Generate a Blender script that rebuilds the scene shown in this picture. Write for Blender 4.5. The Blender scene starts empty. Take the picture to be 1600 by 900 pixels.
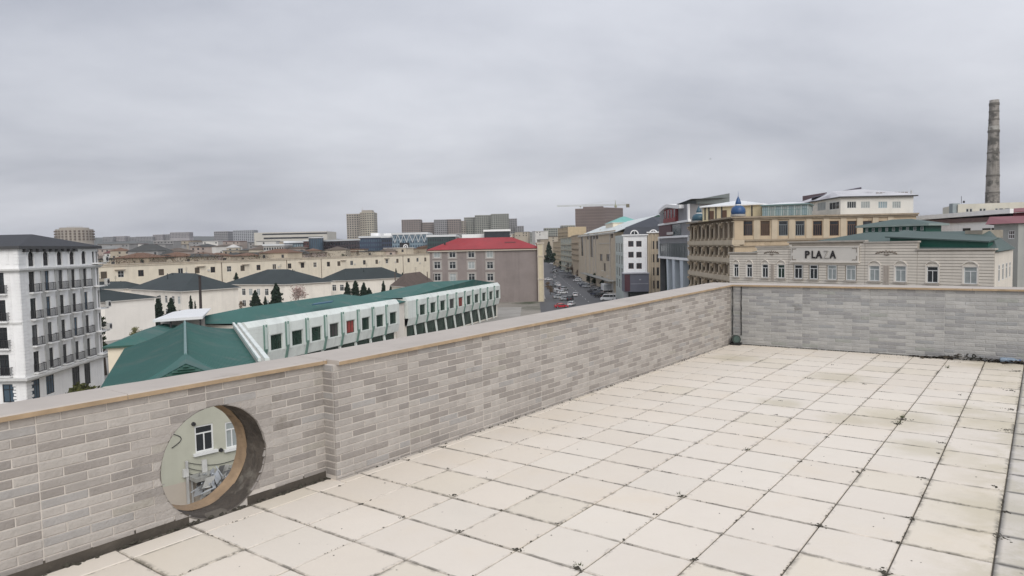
import bpy, math, random
from mathutils import Vector, Matrix, noise
random.seed(11)
S = bpy.context.scene
COL = S.collection
# ------------------------------------------------------------------ camera, sky, sun, exposure
FPX = 1104.47                      # focal length in pixels of a 1600 px wide picture
YAW, PITCH, ROLL = .6455, .0596, -.0206
CAMX, CAMY, H = -1.6622, -3.7665, 1.5833     # camera above the terrace, in terrace coordinates
cam = bpy.data.cameras.new('camera')
cam.sensor_width = 36; cam.lens = FPX / 1600 * 36
cam.clip_start = .05; cam.clip_end = 9000
camo = bpy.data.objects.new('camera', cam); COL.objects.link(camo)
_cp, _sp = math.cos(PITCH), math.sin(PITCH)
_fw = Vector((0, _cp, -_sp)); _rt = Vector((1, 0, 0)); _up = _rt.cross(_fw)
_c, _s = math.cos(ROLL), math.sin(ROLL)
RT = _c * _rt + _s * _up; UP = -_s * _rt + _c * _up; FW = _fw
ORG = Vector((0, 0, H))
camo.matrix_world = Matrix(((RT.x, UP.x, -FW.x, 0), (RT.y, UP.y, -FW.y, 0), (RT.z, UP.z, -FW.z, H), (0, 0, 0, 1)))
S.camera = camo

w = bpy.data.worlds.new('World'); S.world = w; w.use_nodes = True
nt = w.node_tree; nt.nodes.clear(); N = nt.nodes.new; LK = nt.links.new
def mth(op, a=None, b=None, c=None):
    n = N('ShaderNodeMath'); n.operation = op
    for i, v in enumerate((a, b, c)):
        if v is None: continue
        if isinstance(v, (int, float)): n.inputs[i].default_value = v
        else: LK(v, n.inputs[i])
    return n.outputs[0]
SUN_EL, SUN_AZ = math.radians(38), math.radians(164)     # azimuth from the view direction, to the left
sky = N('ShaderNodeTexSky'); sky.sky_type = 'NISHITA'; sky.sun_disc = False
sky.sun_elevation = SUN_EL; sky.sun_rotation = SUN_AZ; sky.air_density = 1.5; sky.dust_density = 4
tc = N('ShaderNodeTexCoord'); sep = N('ShaderNodeSeparateXYZ'); LK(tc.outputs['Generated'], sep.inputs[0])
zz = mth('MAXIMUM', sep.outputs[2], 0.0)
den = mth('ADD', zz, .16)
cb = N('ShaderNodeCombineXYZ'); LK(mth('DIVIDE', sep.outputs[0], den), cb.inputs[0]); LK(mth('DIVIDE', sep.outputs[1], den), cb.inputs[1])
mp = N('ShaderNodeMapping'); LK(cb.outputs[0], mp.inputs[0]); mp.inputs['Scale'].default_value = (.9, 1.0, 1); mp.inputs['Location'].default_value = (3.1, 1.7, 0)
n1 = N('ShaderNodeTexNoise'); LK(mp.outputs[0], n1.inputs['Vector']); n1.inputs['Scale'].default_value = .5; n1.inputs['Detail'].default_value = 7; n1.inputs['Roughness'].default_value = .54; n1.inputs['Distortion'].default_value = .3
rp = N('ShaderNodeValToRGB'); LK(n1.outputs[0], rp.inputs[0])
rp.color_ramp.elements[0].position = .33; rp.color_ramp.elements[0].color = (.335, .35, .40, 1)
rp.color_ramp.elements[1].position = .68; rp.color_ramp.elements[1].color = (.575, .588, .632, 1)
# overcast sky: about two and a half times brighter overhead than at the horizon
grad = mth('ADD', .96, mth('MULTIPLY', zz, .72))
grad10 = mth('MULTIPLY', grad, 10.0)
vm = N('ShaderNodeVectorMath'); vm.operation = 'SCALE'; LK(rp.outputs[0], vm.inputs[0]); LK(grad10, vm.inputs['Scale'])
mixs = N('ShaderNodeMix'); mixs.data_type = 'RGBA'; mixs.inputs[0].default_value = .95
LK(sky.outputs[0], mixs.inputs[6]); LK(vm.outputs[0], mixs.inputs[7])
bg = N('ShaderNodeBackground'); bg.inputs[1].default_value = .1; LK(mixs.outputs[2], bg.inputs[0])
wo = N('ShaderNodeOutputWorld'); LK(bg.outputs[0], wo.inputs[0])

sl = bpy.data.lights.new('sun', 'SUN'); sl.energy = 1.5; sl.angle = math.radians(45); sl.color = (1, .96, .9)
so = bpy.data.objects.new('sun', sl); COL.objects.link(so)
sd = Vector((math.sin(SUN_AZ) * math.cos(SUN_EL), math.cos(SUN_AZ) * math.cos(SUN_EL), math.sin(SUN_EL)))
so.rotation_euler = sd.to_track_quat('Z', 'Y').to_euler(); so.location = (0, 0, 60)
S.view_settings.view_transform = 'Standard'; S.view_settings.look = 'None'
S.view_settings.exposure = .3; S.view_settings.gamma = 1; S.view_settings.use_curve_mapping = False

# ------------------------------------------------------------------ helpers
G = -18.4                                   # street level
def ray(x, y): return RT * ((x - 800) / FPX) - UP * ((y - 450) / FPX) + FW
def at(x, y, d):
    r = ray(x, y); return ORG + r * (d / r.y)
def onz(x, y, z):
    r = ray(x, y); return ORG + r * ((z - H) / r.z)
def hor(x): return 384.1 - .0206 * (x - 800)
def gx(px, d):
    p = at(px, hor(px), d); return (p.x, p.y)
def s_at(A, B, px, py=None):
    """distance along wall A>B where the column px meets it"""
    r = ray(px, hor(px) if py is None else py); ax, ay = A; dx, dy = B[0] - ax, B[1] - ay
    L = math.hypot(dx, dy); dx /= L; dy /= L
    return (ay * r.x - ax * r.y) / (dx * r.y - dy * r.x)
def z_at(A, B, px, py):
    s = s_at(A, B, px, py); L = math.hypot(B[0] - A[0], B[1] - A[1])
    y = A[1] + (B[1] - A[1]) * s / L
    return at(px, py, y).z

MATS = {}
def mat(name, col, rough=.85, var=.16, scale=1.2, bump=0., bscale=25., metal=0., spec=.4, rand=0., streak=0., wave=None, dark=None):
    """procedural material: noise in place, optional streaks, waves (seams), per-object variation"""
    if name in MATS: return MATS[name]
    m = bpy.data.materials.new(name); m.use_nodes = True; MATS[name] = m
    t = m.node_tree; b = t.nodes['Principled BSDF']
    def nd(k): return t.nodes.new(k)
    def mt(op, a, b2):
        n = nd('ShaderNodeMath'); n.operation = op
        for i, v in enumerate((a, b2)):
            if isinstance(v, (int, float)): n.inputs[i].default_value = v
            else: t.links.new(v, n.inputs[i])
        return n.outputs[0]
    g = nd('ShaderNodeNewGeometry'); pos = g.outputs['Position']
    nz = nd('ShaderNodeTexNoise'); nz.inputs['Scale'].default_value = scale; nz.inputs['Detail'].default_value = 5; nz.inputs['Roughness'].default_value = .6
    t.links.new(pos, nz.inputs['Vector'])
    f = mt('MULTIPLY', mt('SUBTRACT', nz.outputs[0], .5), 2.6 * var)
    if streak:
        mpn = nd('ShaderNodeMapping'); mpn.inputs['Scale'].default_value = (1, 1, .06); t.links.new(pos, mpn.inputs[0])
        n2 = nd('ShaderNodeTexNoise'); n2.inputs['Scale'].default_value = scale * 2.2; n2.inputs['Detail'].default_value = 4; t.links.new(mpn.outputs[0], n2.inputs['Vector'])
        f = mt('ADD', f, mt('MULTIPLY', mt('MINIMUM', mt('SUBTRACT', n2.outputs[0], .52), 0.), 2.5 * streak))
    if wave:
        sc_, amt, axis = wave
        wv = nd('ShaderNodeTexWave'); wv.bands_direction = axis; wv.inputs['Scale'].default_value = sc_; wv.inputs['Distortion'].default_value = .0
        t.links.new(pos, wv.inputs['Vector']); f = mt('ADD', f, mt('MULTIPLY', mt('SUBTRACT', wv.outputs[1], .5), amt))
    if rand:
        oi = nd('ShaderNodeObjectInfo'); f = mt('ADD', f, mt('MULTIPLY', mt('SUBTRACT', oi.outputs['Random'], .5), 2 * rand))
    k = mt('MAXIMUM', mt('ADD', f, 1.), .05)
    sc = nd('ShaderNodeVectorMath'); sc.operation = 'SCALE'; sc.inputs[0].default_value = col[:3]; t.links.new(k, sc.inputs['Scale'])
    out = sc.outputs[0]
    if dark:                                   # spots of dirt: (colour, noise scale, threshold)
        dc, ds, th = dark
        n3 = nd('ShaderNodeTexNoise'); n3.inputs['Scale'].default_value = ds; n3.inputs['Detail'].default_value = 7; n3.inputs['Roughness'].default_value = .65; t.links.new(pos, n3.inputs['Vector'])
        r3 = nd('ShaderNodeMapRange'); r3.inputs[1].default_value = th; r3.inputs[2].default_value = th + .1; t.links.new(n3.outputs[0], r3.inputs[0])
        mx = nd('ShaderNodeMix'); mx.data_type = 'RGBA'; t.links.new(r3.outputs[0], mx.inputs[0]); t.links.new(out, mx.inputs[6]); mx.inputs[7].default_value = (*dc, 1); out = mx.outputs[2]
    t.links.new(out, b.inputs['Base Color'])
    b.inputs['Roughness'].default_value = rough; b.inputs['Metallic'].default_value = metal; b.inputs['Specular IOR Level'].default_value = spec
    if bump:
        n4 = nd('ShaderNodeTexNoise'); n4.inputs['Scale'].default_value = bscale; n4.inputs['Detail'].default_value = 4; t.links.new(pos, n4.inputs['Vector'])
        bp = nd('ShaderNodeBump'); bp.inputs['Strength'].default_value = bump; bp.inputs['Distance'].default_value = .02; t.links.new(n4.outputs[0], bp.inputs['Height']); t.links.new(bp.outputs[0], b.inputs['Normal'])
    return m

class MB:
    def __init__(s): s.v = []; s.f = []; s.m = []
    def poly(s, pts, mi=0):
        i = len(s.v); s.v += [tuple(p) for p in pts]; s.f.append(tuple(range(i, i + len(pts)))); s.m.append(mi)
    def box(s, x0, x1, y0, y1, z0, z1, mi=0):
        c = [(x0, y0, z0), (x1, y0, z0), (x1, y1, z0), (x0, y1, z0), (x0, y0, z1), (x1, y0, z1), (x1, y1, z1), (x0, y1, z1)]
        s.hexa(c, mi)
    def hexa(s, c, mi=0):
        i = len(s.v); s.v += [tuple(p) for p in c]
        for f in ((3, 2, 1, 0), (4, 5, 6, 7), (0, 1, 5, 4), (1, 2, 6, 5), (2, 3, 7, 6), (3, 0, 4, 7)):
            s.f.append(tuple(i + k for k in f)); s.m.append(mi)
    def prism(s, pts, z0, z1, mi=0):
        """extrude a ccw outline (xy) between two heights"""
        n = len(pts)
        s.poly([(p[0], p[1], z1) for p in pts], mi); s.poly([(p[0], p[1], z0) for p in reversed(pts)], mi)
        for k in range(n):
            a, b = pts[k], pts[(k + 1) % n]
            s.poly([(a[0], a[1], z0), (b[0], b[1], z0), (b[0], b[1], z1), (a[0], a[1], z1)], mi)
    def tube(s, p, q, r0, r1=None, n=8, mi=0, caps=True):
        p, q = Vector(p), Vector(q); r1 = r0 if r1 is None else r1
        d = (q - p).normalized(); a = d.orthogonal().normalized(); b = d.cross(a)
        i = len(s.v)
        for c, r in ((p, r0), (q, r1)):
            for k in range(n):
                t = 2 * math.pi * k / n; s.v.append(tuple(c + a * (r * math.cos(t)) + b * (r * math.sin(t))))
        for k in range(n):
            s.f.append((i + k, i + (k + 1) % n, i + n + (k + 1) % n, i + n + k)); s.m.append(mi)
        if caps:
            s.f.append(tuple(i + k for k in reversed(range(n)))); s.m.append(mi)
            s.f.append(tuple(i + n + k for k in range(n))); s.m.append(mi)
    def lathe(s, c, prof, n=16, mi=0):
        i = len(s.v)
        for r, z in prof:
            for k in range(n):
                t = 2 * math.pi * k / n; s.v.append((c[0] + r * math.cos(t), c[1] + r * math.sin(t), c[2] + z))
        for j in range(len(prof) - 1):
            for k in range(n):
                a = i + j * n; s.f.append((a + k, a + (k + 1) % n, a + n + (k + 1) % n, a + n + k)); s.m.append(mi)
        s.f.append(tuple(i + k for k in reversed(range(n)))); s.m.append(mi)
        s.f.append(tuple(i + (len(prof) - 1) * n + k for k in range(n))); s.m.append(mi)
    def mesh(s, name, mats, off=None, smooth=False):
        me = bpy.data.meshes.new(name)
        v = s.v if off is None else [(a - off[0], b - off[1], c - off[2]) for a, b, c in s.v]
        me.from_pydata(v, [], s.f)
        for m in (mats if isinstance(mats, (list, tuple)) else [mats]): me.materials.append(m)
        me.polygons.foreach_set('material_index', s.m)
        if smooth: me.polygons.foreach_set('use_smooth', [True] * len(s.f))
        me.update(); return me
    def build(s, name, mats, root=None, parent=None, kind=None, smooth=False):
        """link as one object; coordinates are world (or the root's own frame when the root is local)"""
        off = None
        if root is not None and not root.get('_loc'): off = root.location
        o = bpy.data.objects.new(name, s.mesh(name, mats, off, smooth)); COL.objects.link(o)
        if parent is not None: o.parent = parent
        elif root is not None: o.parent = root
        if kind: o['kind'] = kind
        return o

def tag(o, label=None, cat=None, group=None, kind=None):
    if label: o['label'] = label
    if cat: o['category'] = cat
    if group: o['group'] = group
    if kind: o['kind'] = kind
    return o
def thing(name, label, cat, loc=(0, 0, 0), rotz=0., group=None, local=False, kind=None):
    o = bpy.data.objects.new(name, None); COL.objects.link(o); o.location = loc; o.rotation_euler = (0, 0, rotz)
    if local: o['_loc'] = 1
    return tag(o, label, cat, group, kind)
def link(name, me, parent, loc=(0, 0, 0), rotz=0., kind=None):
    o = bpy.data.objects.new(name, me); COL.objects.link(o); o.parent = parent; o.location = loc; o.rotation_euler = (0, 0, rotz)
    if kind: o['kind'] = kind
    return o
def copy_tree(o, parent=None):
    c = o.copy(); COL.objects.link(c); c.parent = parent
    for ch in list(o.children): copy_tree(ch, c)
    return c

class Wall:
    """a wall line A>B, left to right seen from outside"""
    py = None
    def __init__(s, A, B):
        s.A = Vector((A[0], A[1], 0)); d = Vector((B[0] - A[0], B[1] - A[1], 0)); s.L = d.length; s.d = d / s.L
        s.n = Vector((s.d.y, -s.d.x, 0)); s.ang = math.atan2(s.d.y, s.d.x); s.a2, s.b2 = (A[0], A[1]), (B[0], B[1])
    def p(s, t, z, n=0.): 
        q = s.A + s.d * t + s.n * n; return (q.x, q.y, z)
    def s(s_, px, py=None): return s_at(s_.a2, s_.b2, px, s_.py if py is None else py)
    def z(s, px, py): return z_at(s.a2, s.b2, px, py)
    def face(s, mb, z0, z1, holes=(), reveal=.25, mi=0, s0=0., s1=None):
        s1 = s.L if s1 is None else s1
        holes = [h for h in holes if h[1] > s0 + .02 and h[0] < s1 - .02 and h[3] > z0 and h[2] < z1]
        xs = sorted({s0, s1} | {h[0] for h in holes} | {h[1] for h in holes}); zs = sorted({z0, z1} | {h[2] for h in holes} | {h[3] for h in holes})
        for i in range(len(xs) - 1):
            j = 0
            while j < len(zs) - 1:
                cx = (xs[i] + xs[i + 1]) / 2
                def inh(k): cz = (zs[k] + zs[k + 1]) / 2; return any(h[0] < cx < h[1] and h[2] < cz < h[3] for h in holes)
                if inh(j): j += 1; continue
                k = j
                while k + 1 < len(zs) - 1 and not inh(k + 1): k += 1
                mb.poly([s.p(xs[i], zs[j]), s.p(xs[i + 1], zs[j]), s.p(xs[i + 1], zs[k + 1]), s.p(xs[i], zs[k + 1])], mi); j = k + 1
        for a, b, c, d in holes:
            r = -reveal
            mb.poly([s.p(a, c), s.p(a, d), s.p(a, d, r), s.p(a, c, r)], mi); mb.poly([s.p(b, d), s.p(b, c), s.p(b, c, r), s.p(b, d, r)], mi)
            mb.poly([s.p(a, c), s.p(a, c, r), s.p(b, c, r), s.p(b, c)], mi); mb.poly([s.p(a, d, r), s.p(a, d), s.p(b, d), s.p(b, d, r)], mi)
    def bar(s, mb, t0, t1, z0, z1, n0, n1, mi=0):
        """box on the wall: along t, height z, standing out from n0 to n1"""
        mb.hexa([s.p(t0, z0, n1), s.p(t1, z0, n1), s.p(t1, z0, n0), s.p(t0, z0, n0), s.p(t0, z1, n1), s.p(t1, z1, n1), s.p(t1, z1, n0), s.p(t0, z1, n0)], mi)

WIN = {}
def win_mesh(w, h, vm, hm, ft, fm, pm):
    """frame and pane meshes in a local frame: x along, z up, -y outward; vm / hm mullion fractions"""
    k = (round(w, 2), round(h, 2), vm, hm, ft, fm.name, pm.name)
    if k in WIN: return WIN[k]
    f = MB(); y0, y1 = -.09, 0.
    f.box(-w/2, w/2, y0, y1, 0, ft); f.box(-w/2, w/2, y0, y1, h - ft, h); f.box(-w/2, -w/2 + ft, y0, y1, ft, h - ft); f.box(w/2 - ft, w/2, y0, y1, ft, h - ft)
    for q in hm: f.box(-w/2 + ft, w/2 - ft, y0 + .01, y1, h * q - ft * .45, h * q + ft * .45)
    top = h * min(hm) - ft * .45 if hm and vm and vm[-1] < 0 else h - ft
    for q in vm:
        if q > 0: f.box(-w/2 + w * q - ft * .4, -w/2 + w * q + ft * .4, y0 + .013, y1 - .004, ft, top)
    g = MB(); g.box(-w/2 + ft * .5, w/2 - ft * .5, -.045, -.035, ft * .5, h - ft * .5)
    WIN[k] = (f.mesh('window', fm), g.mesh('pane', pm)); return WIN[k]
def put_window(root, wl, t0, t1, z0, z1, fm, pm, vm=(.5,), hm=(), ft=.08, inset=.14, simple=False, sill=None, name='window'):
    w, h = t1 - t0, z1 - z0
    a, b = win_mesh(w, h, tuple(vm), tuple(hm), ft, fm, pm)
    p = Vector(wl.p((t0 + t1) / 2, z0, -inset)) - Vector(root.location)
    o = link(name, a, root, p, wl.ang)
    link('pane', b, o)
    if sill is not None:
        k = ('sill', round(w, 2), sill.name)
        if k not in WIN:
            s = MB(); s.box(-w/2 - .15, w/2 + .15, -inset - .18, -inset + .0, -.14, -.003); WIN[k] = s.mesh('sill', sill)
        link('sill', WIN[k], o)
    return o
def rect(A, B, depth):
    wl = Wall(A, B); c, d = wl.p(wl.L, 0, -depth), wl.p(0, 0, -depth)
    return [tuple(A[:2]), tuple(B[:2]), c[:2], d[:2]]
def centre(pts): return (sum(p[0] for p in pts) / len(pts), sum(p[1] for p in pts) / len(pts))
def shell(root, pts, z0, z1, m, holes={}, reveal=.25, name='wall', cap=True):
    """walls of an outline (ccw), with openings per face"""
    mb = MB(); ws = []
    for k in range(len(pts)):
        wl = Wall(pts[k], pts[(k + 1) % len(pts)]); ws.append(wl); wl.face(mb, z0, z1, holes.get(k, ()), reveal)
    if cap: mb.poly([(p[0], p[1], z1) for p in pts])
    mb.build(name, m, root); return ws
def hip_roof(root, pts, z, rise, over, m, ridge_in=None, name='roof', thick=.22, seams=0):
    """hipped roof over a four-cornered outline; the ridge runs the long way"""
    P = [Vector((p[0], p[1], 0)) for p in pts]; c = sum(P, Vector()) / 4
    e01, e12 = (P[1] - P[0]).length, (P[2] - P[1]).length
    if e01 >= e12: a, b, short, lng = (P[0] + P[3]) / 2, (P[1] + P[2]) / 2, e12, e01
    else: a, b, short, lng = (P[0] + P[1]) / 2, (P[2] + P[3]) / 2, e01, e12
    ri = (short / 2 if ridge_in is None else ridge_in); d = (b - a).normalized(); ra, rb = a + d * ri, b - d * ri
    if (rb - ra).dot(d) < .1: ra = rb = c
    E = []
    for k in range(4):
        u, v = (P[k] - P[k - 1]).normalized(), (P[k] - P[(k + 1) % 4]).normalized(); E.append(P[k] + (u + v) * over)
    mb = MB(); Z = lambda p, zz: (p.x, p.y, zz)
    R = (ra, ra, rb, rb) if e01 < e12 else (ra, rb, rb, ra)
    for k in range(4):
        p, q, r1, r0 = E[k], E[(k + 1) % 4], R[(k + 1) % 4], R[k]
        mb.poly([Z(p, z - thick), Z(q, z - thick), Z(q, z), Z(p, z)], 1)
        top = [Z(p, z), Z(q, z), Z(r1, z + rise)] + ([Z(r0, z + rise)] if (r0 - r1).length > .01 else [])
        mb.poly(top, 0)
    mb.poly([Z(e, z - thick) for e in reversed(E)], 1)
    o = mb.build(name, m if isinstance(m, (list, tuple)) else [m, m], root)
    if seams:
        sm = MB()
        for k in range(4):
            p, q, r1, r0 = E[k], E[(k + 1) % 4], R[(k + 1) % 4], R[k]; nk = max(3, int(seams * (q - p).length / lng))
            for i in range(1, nk): f = i / nk; a, b = p.lerp(q, f), r0.lerp(r1, f); sm.tube((a.x, a.y, z + .01), (b.x, b.y, z + rise + .01), .045, .045, 3, caps=False)
        sm.build('seam', m[0] if isinstance(m, (list, tuple)) else m, root, o, 'stuff')
    return o
# ------------------------------------------------------------------ the terrace (local frame: X along the left wall, Y towards it)
LX = (math.sin(YAW), math.cos(YAW)); LY = (-math.cos(YAW), math.sin(YAW))
TLOC = (-CAMX * LX[0] - CAMY * LY[0], -CAMX * LX[1] - CAMY * LY[1], 0); TROT = math.atan2(LX[1], LX[0])
def lray(x, y): r = ray(x, y); return Vector((r.x * LX[0] + r.y * LX[1], r.x * LY[0] + r.y * LY[1], r.z))
LO = Vector((CAMX, CAMY, H))
def fl(x, y, z=0.): r = lray(x, y); return LO + r * ((z - H) / r.z)     # a pixel on the terrace floor
def troot(name, label, cat=None, kind=None, group=None): return thing(name, label, cat, TLOC, TROT, group, True, kind)
T = .4; YP, YR, YB, XF = .078, .20, .50, 9.05
HXC, HZC, HRR = .605, .323, .338

def tile_mat(name, col, rough, grime, dirtcol, edge=1.):
    m = bpy.data.materials.new(name); m.use_nodes = True; t = m.node_tree; b = t.nodes['Principled BSDF']
    def nd(k): return t.nodes.new(k)
    def mt(op, a, c=None):
        n = nd('ShaderNodeMath'); n.operation = op
        for i, v in enumerate((a, c)):
            if v is None: continue
            if isinstance(v, (int, float)): n.inputs[i].default_value = v
            else: t.links.new(v, n.inputs[i])
        return n.outputs[0]
    def noise_(sc, det=6, rough_=.6):
        n = nd('ShaderNodeTexNoise'); n.inputs['Scale'].default_value = sc; n.inputs['Detail'].default_value = det; n.inputs['Roughness'].default_value = rough_; t.links.new(pos, n.inputs['Vector']); return n.outputs[0]
    def smooth(v, a, c):
        r = nd('ShaderNodeMapRange'); r.interpolation_type = 'SMOOTHSTEP'; r.inputs[1].default_value = a; r.inputs[2].default_value = c; t.links.new(v, r.inputs[0]); return r.outputs[0]
    def mix(f, a, c):
        n = nd('ShaderNodeMix'); n.data_type = 'RGBA'; t.links.new(f, n.inputs[0])
        for i, v in ((6, a), (7, c)):
            if isinstance(v, tuple): n.inputs[i].default_value = (*v, 1)
            else: t.links.new(v, n.inputs[i])
        return n.outputs[2]
    g = nd('ShaderNodeNewGeometry'); pos = g.outputs['Position']
    oi = nd('ShaderNodeObjectInfo')
    big = noise_(.7, 4); mid = noise_(7, 6)
    k = mt('ADD', mt('ADD', .93, mt('MULTIPLY', big, .16)), mt('ADD', mt('MULTIPLY', oi.outputs['Random'], .05), mt('MULTIPLY', mid, -.05)))
    sc = nd('ShaderNodeVectorMath'); sc.operation = 'SCALE'; sc.inputs[0].default_value = col; t.links.new(k, sc.inputs['Scale'])
    c0 = mix(mt('MULTIPLY', smooth(noise_(1.3, 5), .5, .72), .35), sc.outputs[0], tuple(x * y for x, y in zip(col, (1., .95, .86))))
    tcn = nd('ShaderNodeTexCoord'); sp = nd('ShaderNodeSeparateXYZ'); t.links.new(tcn.outputs['Object'], sp.inputs[0])
    e = mt('MAXIMUM', mt('ABSOLUTE', sp.outputs[0]), mt('ABSOLUTE', sp.outputs[1]))
    cor = mt('MINIMUM', mt('ABSOLUTE', sp.outputs[0]), mt('ABSOLUTE', sp.outputs[1]))
    n9 = noise_(16, 8, .7); n3 = noise_(2.3, 3)
    em = mt('MULTIPLY', smooth(e, .165, .2), smooth(mt('ADD', n9, mt('MULTIPLY', n3, .45)), .76 - grime, .95 - grime))
    em = mt('MAXIMUM', em, mt('MULTIPLY', smooth(mt('ADD', e, cor), .335, .4), smooth(n9, .46 - grime * .5, .62 - grime * .5)))
    spots = mt('MULTIPLY', smooth(noise_(24, 3, .5), .735 - grime * .2, .78 - grime * .2), smooth(n3, .42, .6))
    # dirt lines pressed in along the cross joints, thinner along the others
    ex = mt('MULTIPLY', smooth(mt('ADD', mt('ABSOLUTE', sp.outputs[0]), mt('MULTIPLY', n9, .012)), .190, .1985), smooth(mt('ADD', noise_(4.5, 4), mt('MULTIPLY', n9, .6)), .58, .95))
    ey = mt('MULTIPLY', smooth(mt('ADD', mt('ABSOLUTE', sp.outputs[1]), mt('MULTIPLY', n9, .008)), .193, .1985), smooth(n9, .3, .55))
    em = mt('MULTIPLY', em, edge)
    em = mt('MAXIMUM', em, mt('MAXIMUM', mt('MULTIPLY', ex, .85 * edge), mt('MULTIPLY', ey, .22 * edge)))
    # stains with their own places: the mossy damp spot and the dirty strip along the right
    dn = nd('ShaderNodeVectorMath'); dn.operation = 'DOT_PRODUCT'; t.links.new(pos, dn.inputs[0]); dn.inputs[1].default_value = (LY[0], LY[1], 0); ly = mt('ADD', dn.outputs['Value'], CAMY)
    band = mt('MULTIPLY', smooth(mt('MULTIPLY', ly, -1.), 3.15, 3.75), smooth(noise_(3.0, 7, .7), .40, .62))
    band = mt('MULTIPLY', band, mt('SUBTRACT', 1., smooth(mt('MULTIPLY', ly, -1.), 4.2, 4.9)))
    st = band
    for (sx, sy, sr) in STAINS:
        vd = nd('ShaderNodeVectorMath'); vd.operation = 'DISTANCE'; t.links.new(pos, vd.inputs[0]); vd.inputs[1].default_value = (sx, sy, 0)
        st = mt('MAXIMUM', st, mt('MULTIPLY', smooth(mt('ADD', mt('MULTIPLY', vd.outputs['Value'], -1 / sr), mt('MULTIPLY', noise_(5, 6, .65), 1.1)), -.42, .35), .8))
    veil = mt('MULTIPLY', smooth(mt('ADD', noise_(3.2, 7, .68), grime * .25), .56, .82), .25 + grime * .5)
    c0 = mix(mt('MULTIPLY', st, .55), c0, tuple(x * y for x, y in zip(col, (.62, .60, .44))))
    c1 = mix(mt('MULTIPLY', veil, .6), c0, tuple(x * .62 for x in col)); c2 = mix(mt('MULTIPLY', mt('MAXIMUM', em, spots), .8), c1, dirtcol)
    t.links.new(c2, b.inputs['Base Color'])
    rr = mt('ADD', rough - .1, mt('MULTIPLY', mid, .25)); t.links.new(rr, b.inputs['Roughness']); b.inputs['Specular IOR Level'].default_value = .35
    bp = nd('ShaderNodeBump'); bp.inputs['Strength'].default_value = .12; bp.inputs['Distance'].default_value = .01; t.links.new(noise_(38, 4), bp.inputs['Height']); t.links.new(bp.outputs[0], b.inputs['Normal'])
    return m
STAINS = [tuple((ORG + ray(a, b) * (-H / ray(a, b).z))[:2]) + (r,) for a, b, r in ((1408, 655, .55), (1310, 590, .5), (1580, 660, .6), (1330, 655, .35), (1500, 640, .4), (1560, 570, .6), (1440, 700, .35), (1220, 630, .3), (1570, 800, .45), (1150, 560, .5))]
TILE_DIRT = (.055, .05, .042)
tmats = [tile_mat('cream_tile_a', (.715, .652, .568), .5, .0, TILE_DIRT), tile_mat('cream_tile_b', (.705, .638, .548), .5, .03, TILE_DIRT), tile_mat('cream_tile_c', (.72, .66, .575), .48, .0, TILE_DIRT), tile_mat('cream_tile_dirty', (.69, .625, .525), .5, .12, (.06, .055, .04))]
wet_tile = tile_mat('wet_tile', (.62, .575, .515), .4, .26, (.04, .042, .045))
joint = mat('dark_joint', (.13, .115, .095), .95, .5, 6)
cement = mat('shaded_cement', (.085, .073, .06), .95, .5, 3, bump=.5, bscale=18)  # bare cement at the wall foot, contact shade darkened into its colour

floor = troot('terrace_floor', 'cream square tiled terrace floor with dark dirty joints', kind='structure')
mb = MB(); mb.box(-6, XF + .02, -8, .30, -.06, -.009); mb.build('screed', joint, floor)
def tile_mesh(x0, x1, y0, y1, m):
    """a tile with a small chamfer, about its own centre"""
    mb = MB(); hx, hy, c = (x1 - x0) / 2, (y1 - y0) / 2, .004
    b = [(-hx, -hy, -.012), (hx, -hy, -.012), (hx, hy, -.012), (-hx, hy, -.012)]; s = [(p[0], p[1], -c) for p in b]
    t = [(-hx + c, -hy + c, 0), (hx - c, -hy + c, 0), (hx - c, hy - c, 0), (-hx + c, hy - c, 0)]
    for k in range(4):
        j = (k + 1) % 4; mb.poly([b[k], b[j], s[j], s[k]]); mb.poly([s[k], s[j], t[j], t[k]])
    mb.poly(t); return mb.mesh('tile', m)
gap = .0036
full = [tile_mesh(0, T - 2 * gap, 0, T - 2 * gap, m) for m in tmats]; fullw = tile_mesh(0, T - 2 * gap, 0, T - 2 * gap, wet_tile)
rest = MB(); ntile = 0
def lay(x0, x1, y0, y1, r, t):
    """lay one tile between two x and two y lines"""
    global ntile
    cx, cy = (x0 + x1) / 2, (y0 + y1) / 2
    whole = abs(x1 - x0 - T) < .01 and abs(y1 - y0 - T) < .01
    rnd = random.random(); mi = 0 if rnd < .45 else 1 if rnd < .7 else 2 if rnd < .93 else 3
    if 8 <= r < 12 and random.random() < .5: mi = 3
    wet = 9 <= r < 11
    # seen from the camera at all?
    dx, dy = cx - CAMX, cy - CAMY; u = dx * LX[0] + dy * LY[0]; v = dx * LX[1] + dy * LY[1]
    seen = v > 1.0 and abs(u) < v * .78 + .5 and v > 2.6
    if not seen:
        rest.box(x0 + gap, x1 - gap, y0 + gap, y1 - gap, -.012, random.uniform(-.0008, .0008), mi); return
    me = (fullw if wet else full[mi]) if whole else tile_mesh(x0 + gap, x1 - gap, y0 + gap, y1 - gap, wet_tile if wet else tmats[mi])
    o = link('tile', me, floor, (cx, cy, random.uniform(-.001, .001))); o.rotation_euler = (random.uniform(-.0022, .0022), random.uniform(-.0022, .0022), 0)
    ntile += 1
t0 = -15
xs = [T * k for k in range(t0, 23)] + [XF - .012]
for r in range(-1, 20):
    for k in range(len(xs) - 1):
        x0, x1 = xs[k], xs[k + 1]
        if r == -1:
            y1 = .165 if x1 < 1.3 else (YP - .006)
            if x0 < 1.42 < x1: lay(x0, 1.42, 0, .165, r, k); lay(1.42, x1, 0, YP - .006, r, k); continue
            if x0 > 1.42: y1 = YP - .006
            else: y1 = .165 + random.uniform(-.012, .012)
            lay(x0, x1, 0, y1, r, k)
        else: lay(x0, x1, -T * (r + 1), -T * r, r, k)
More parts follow.
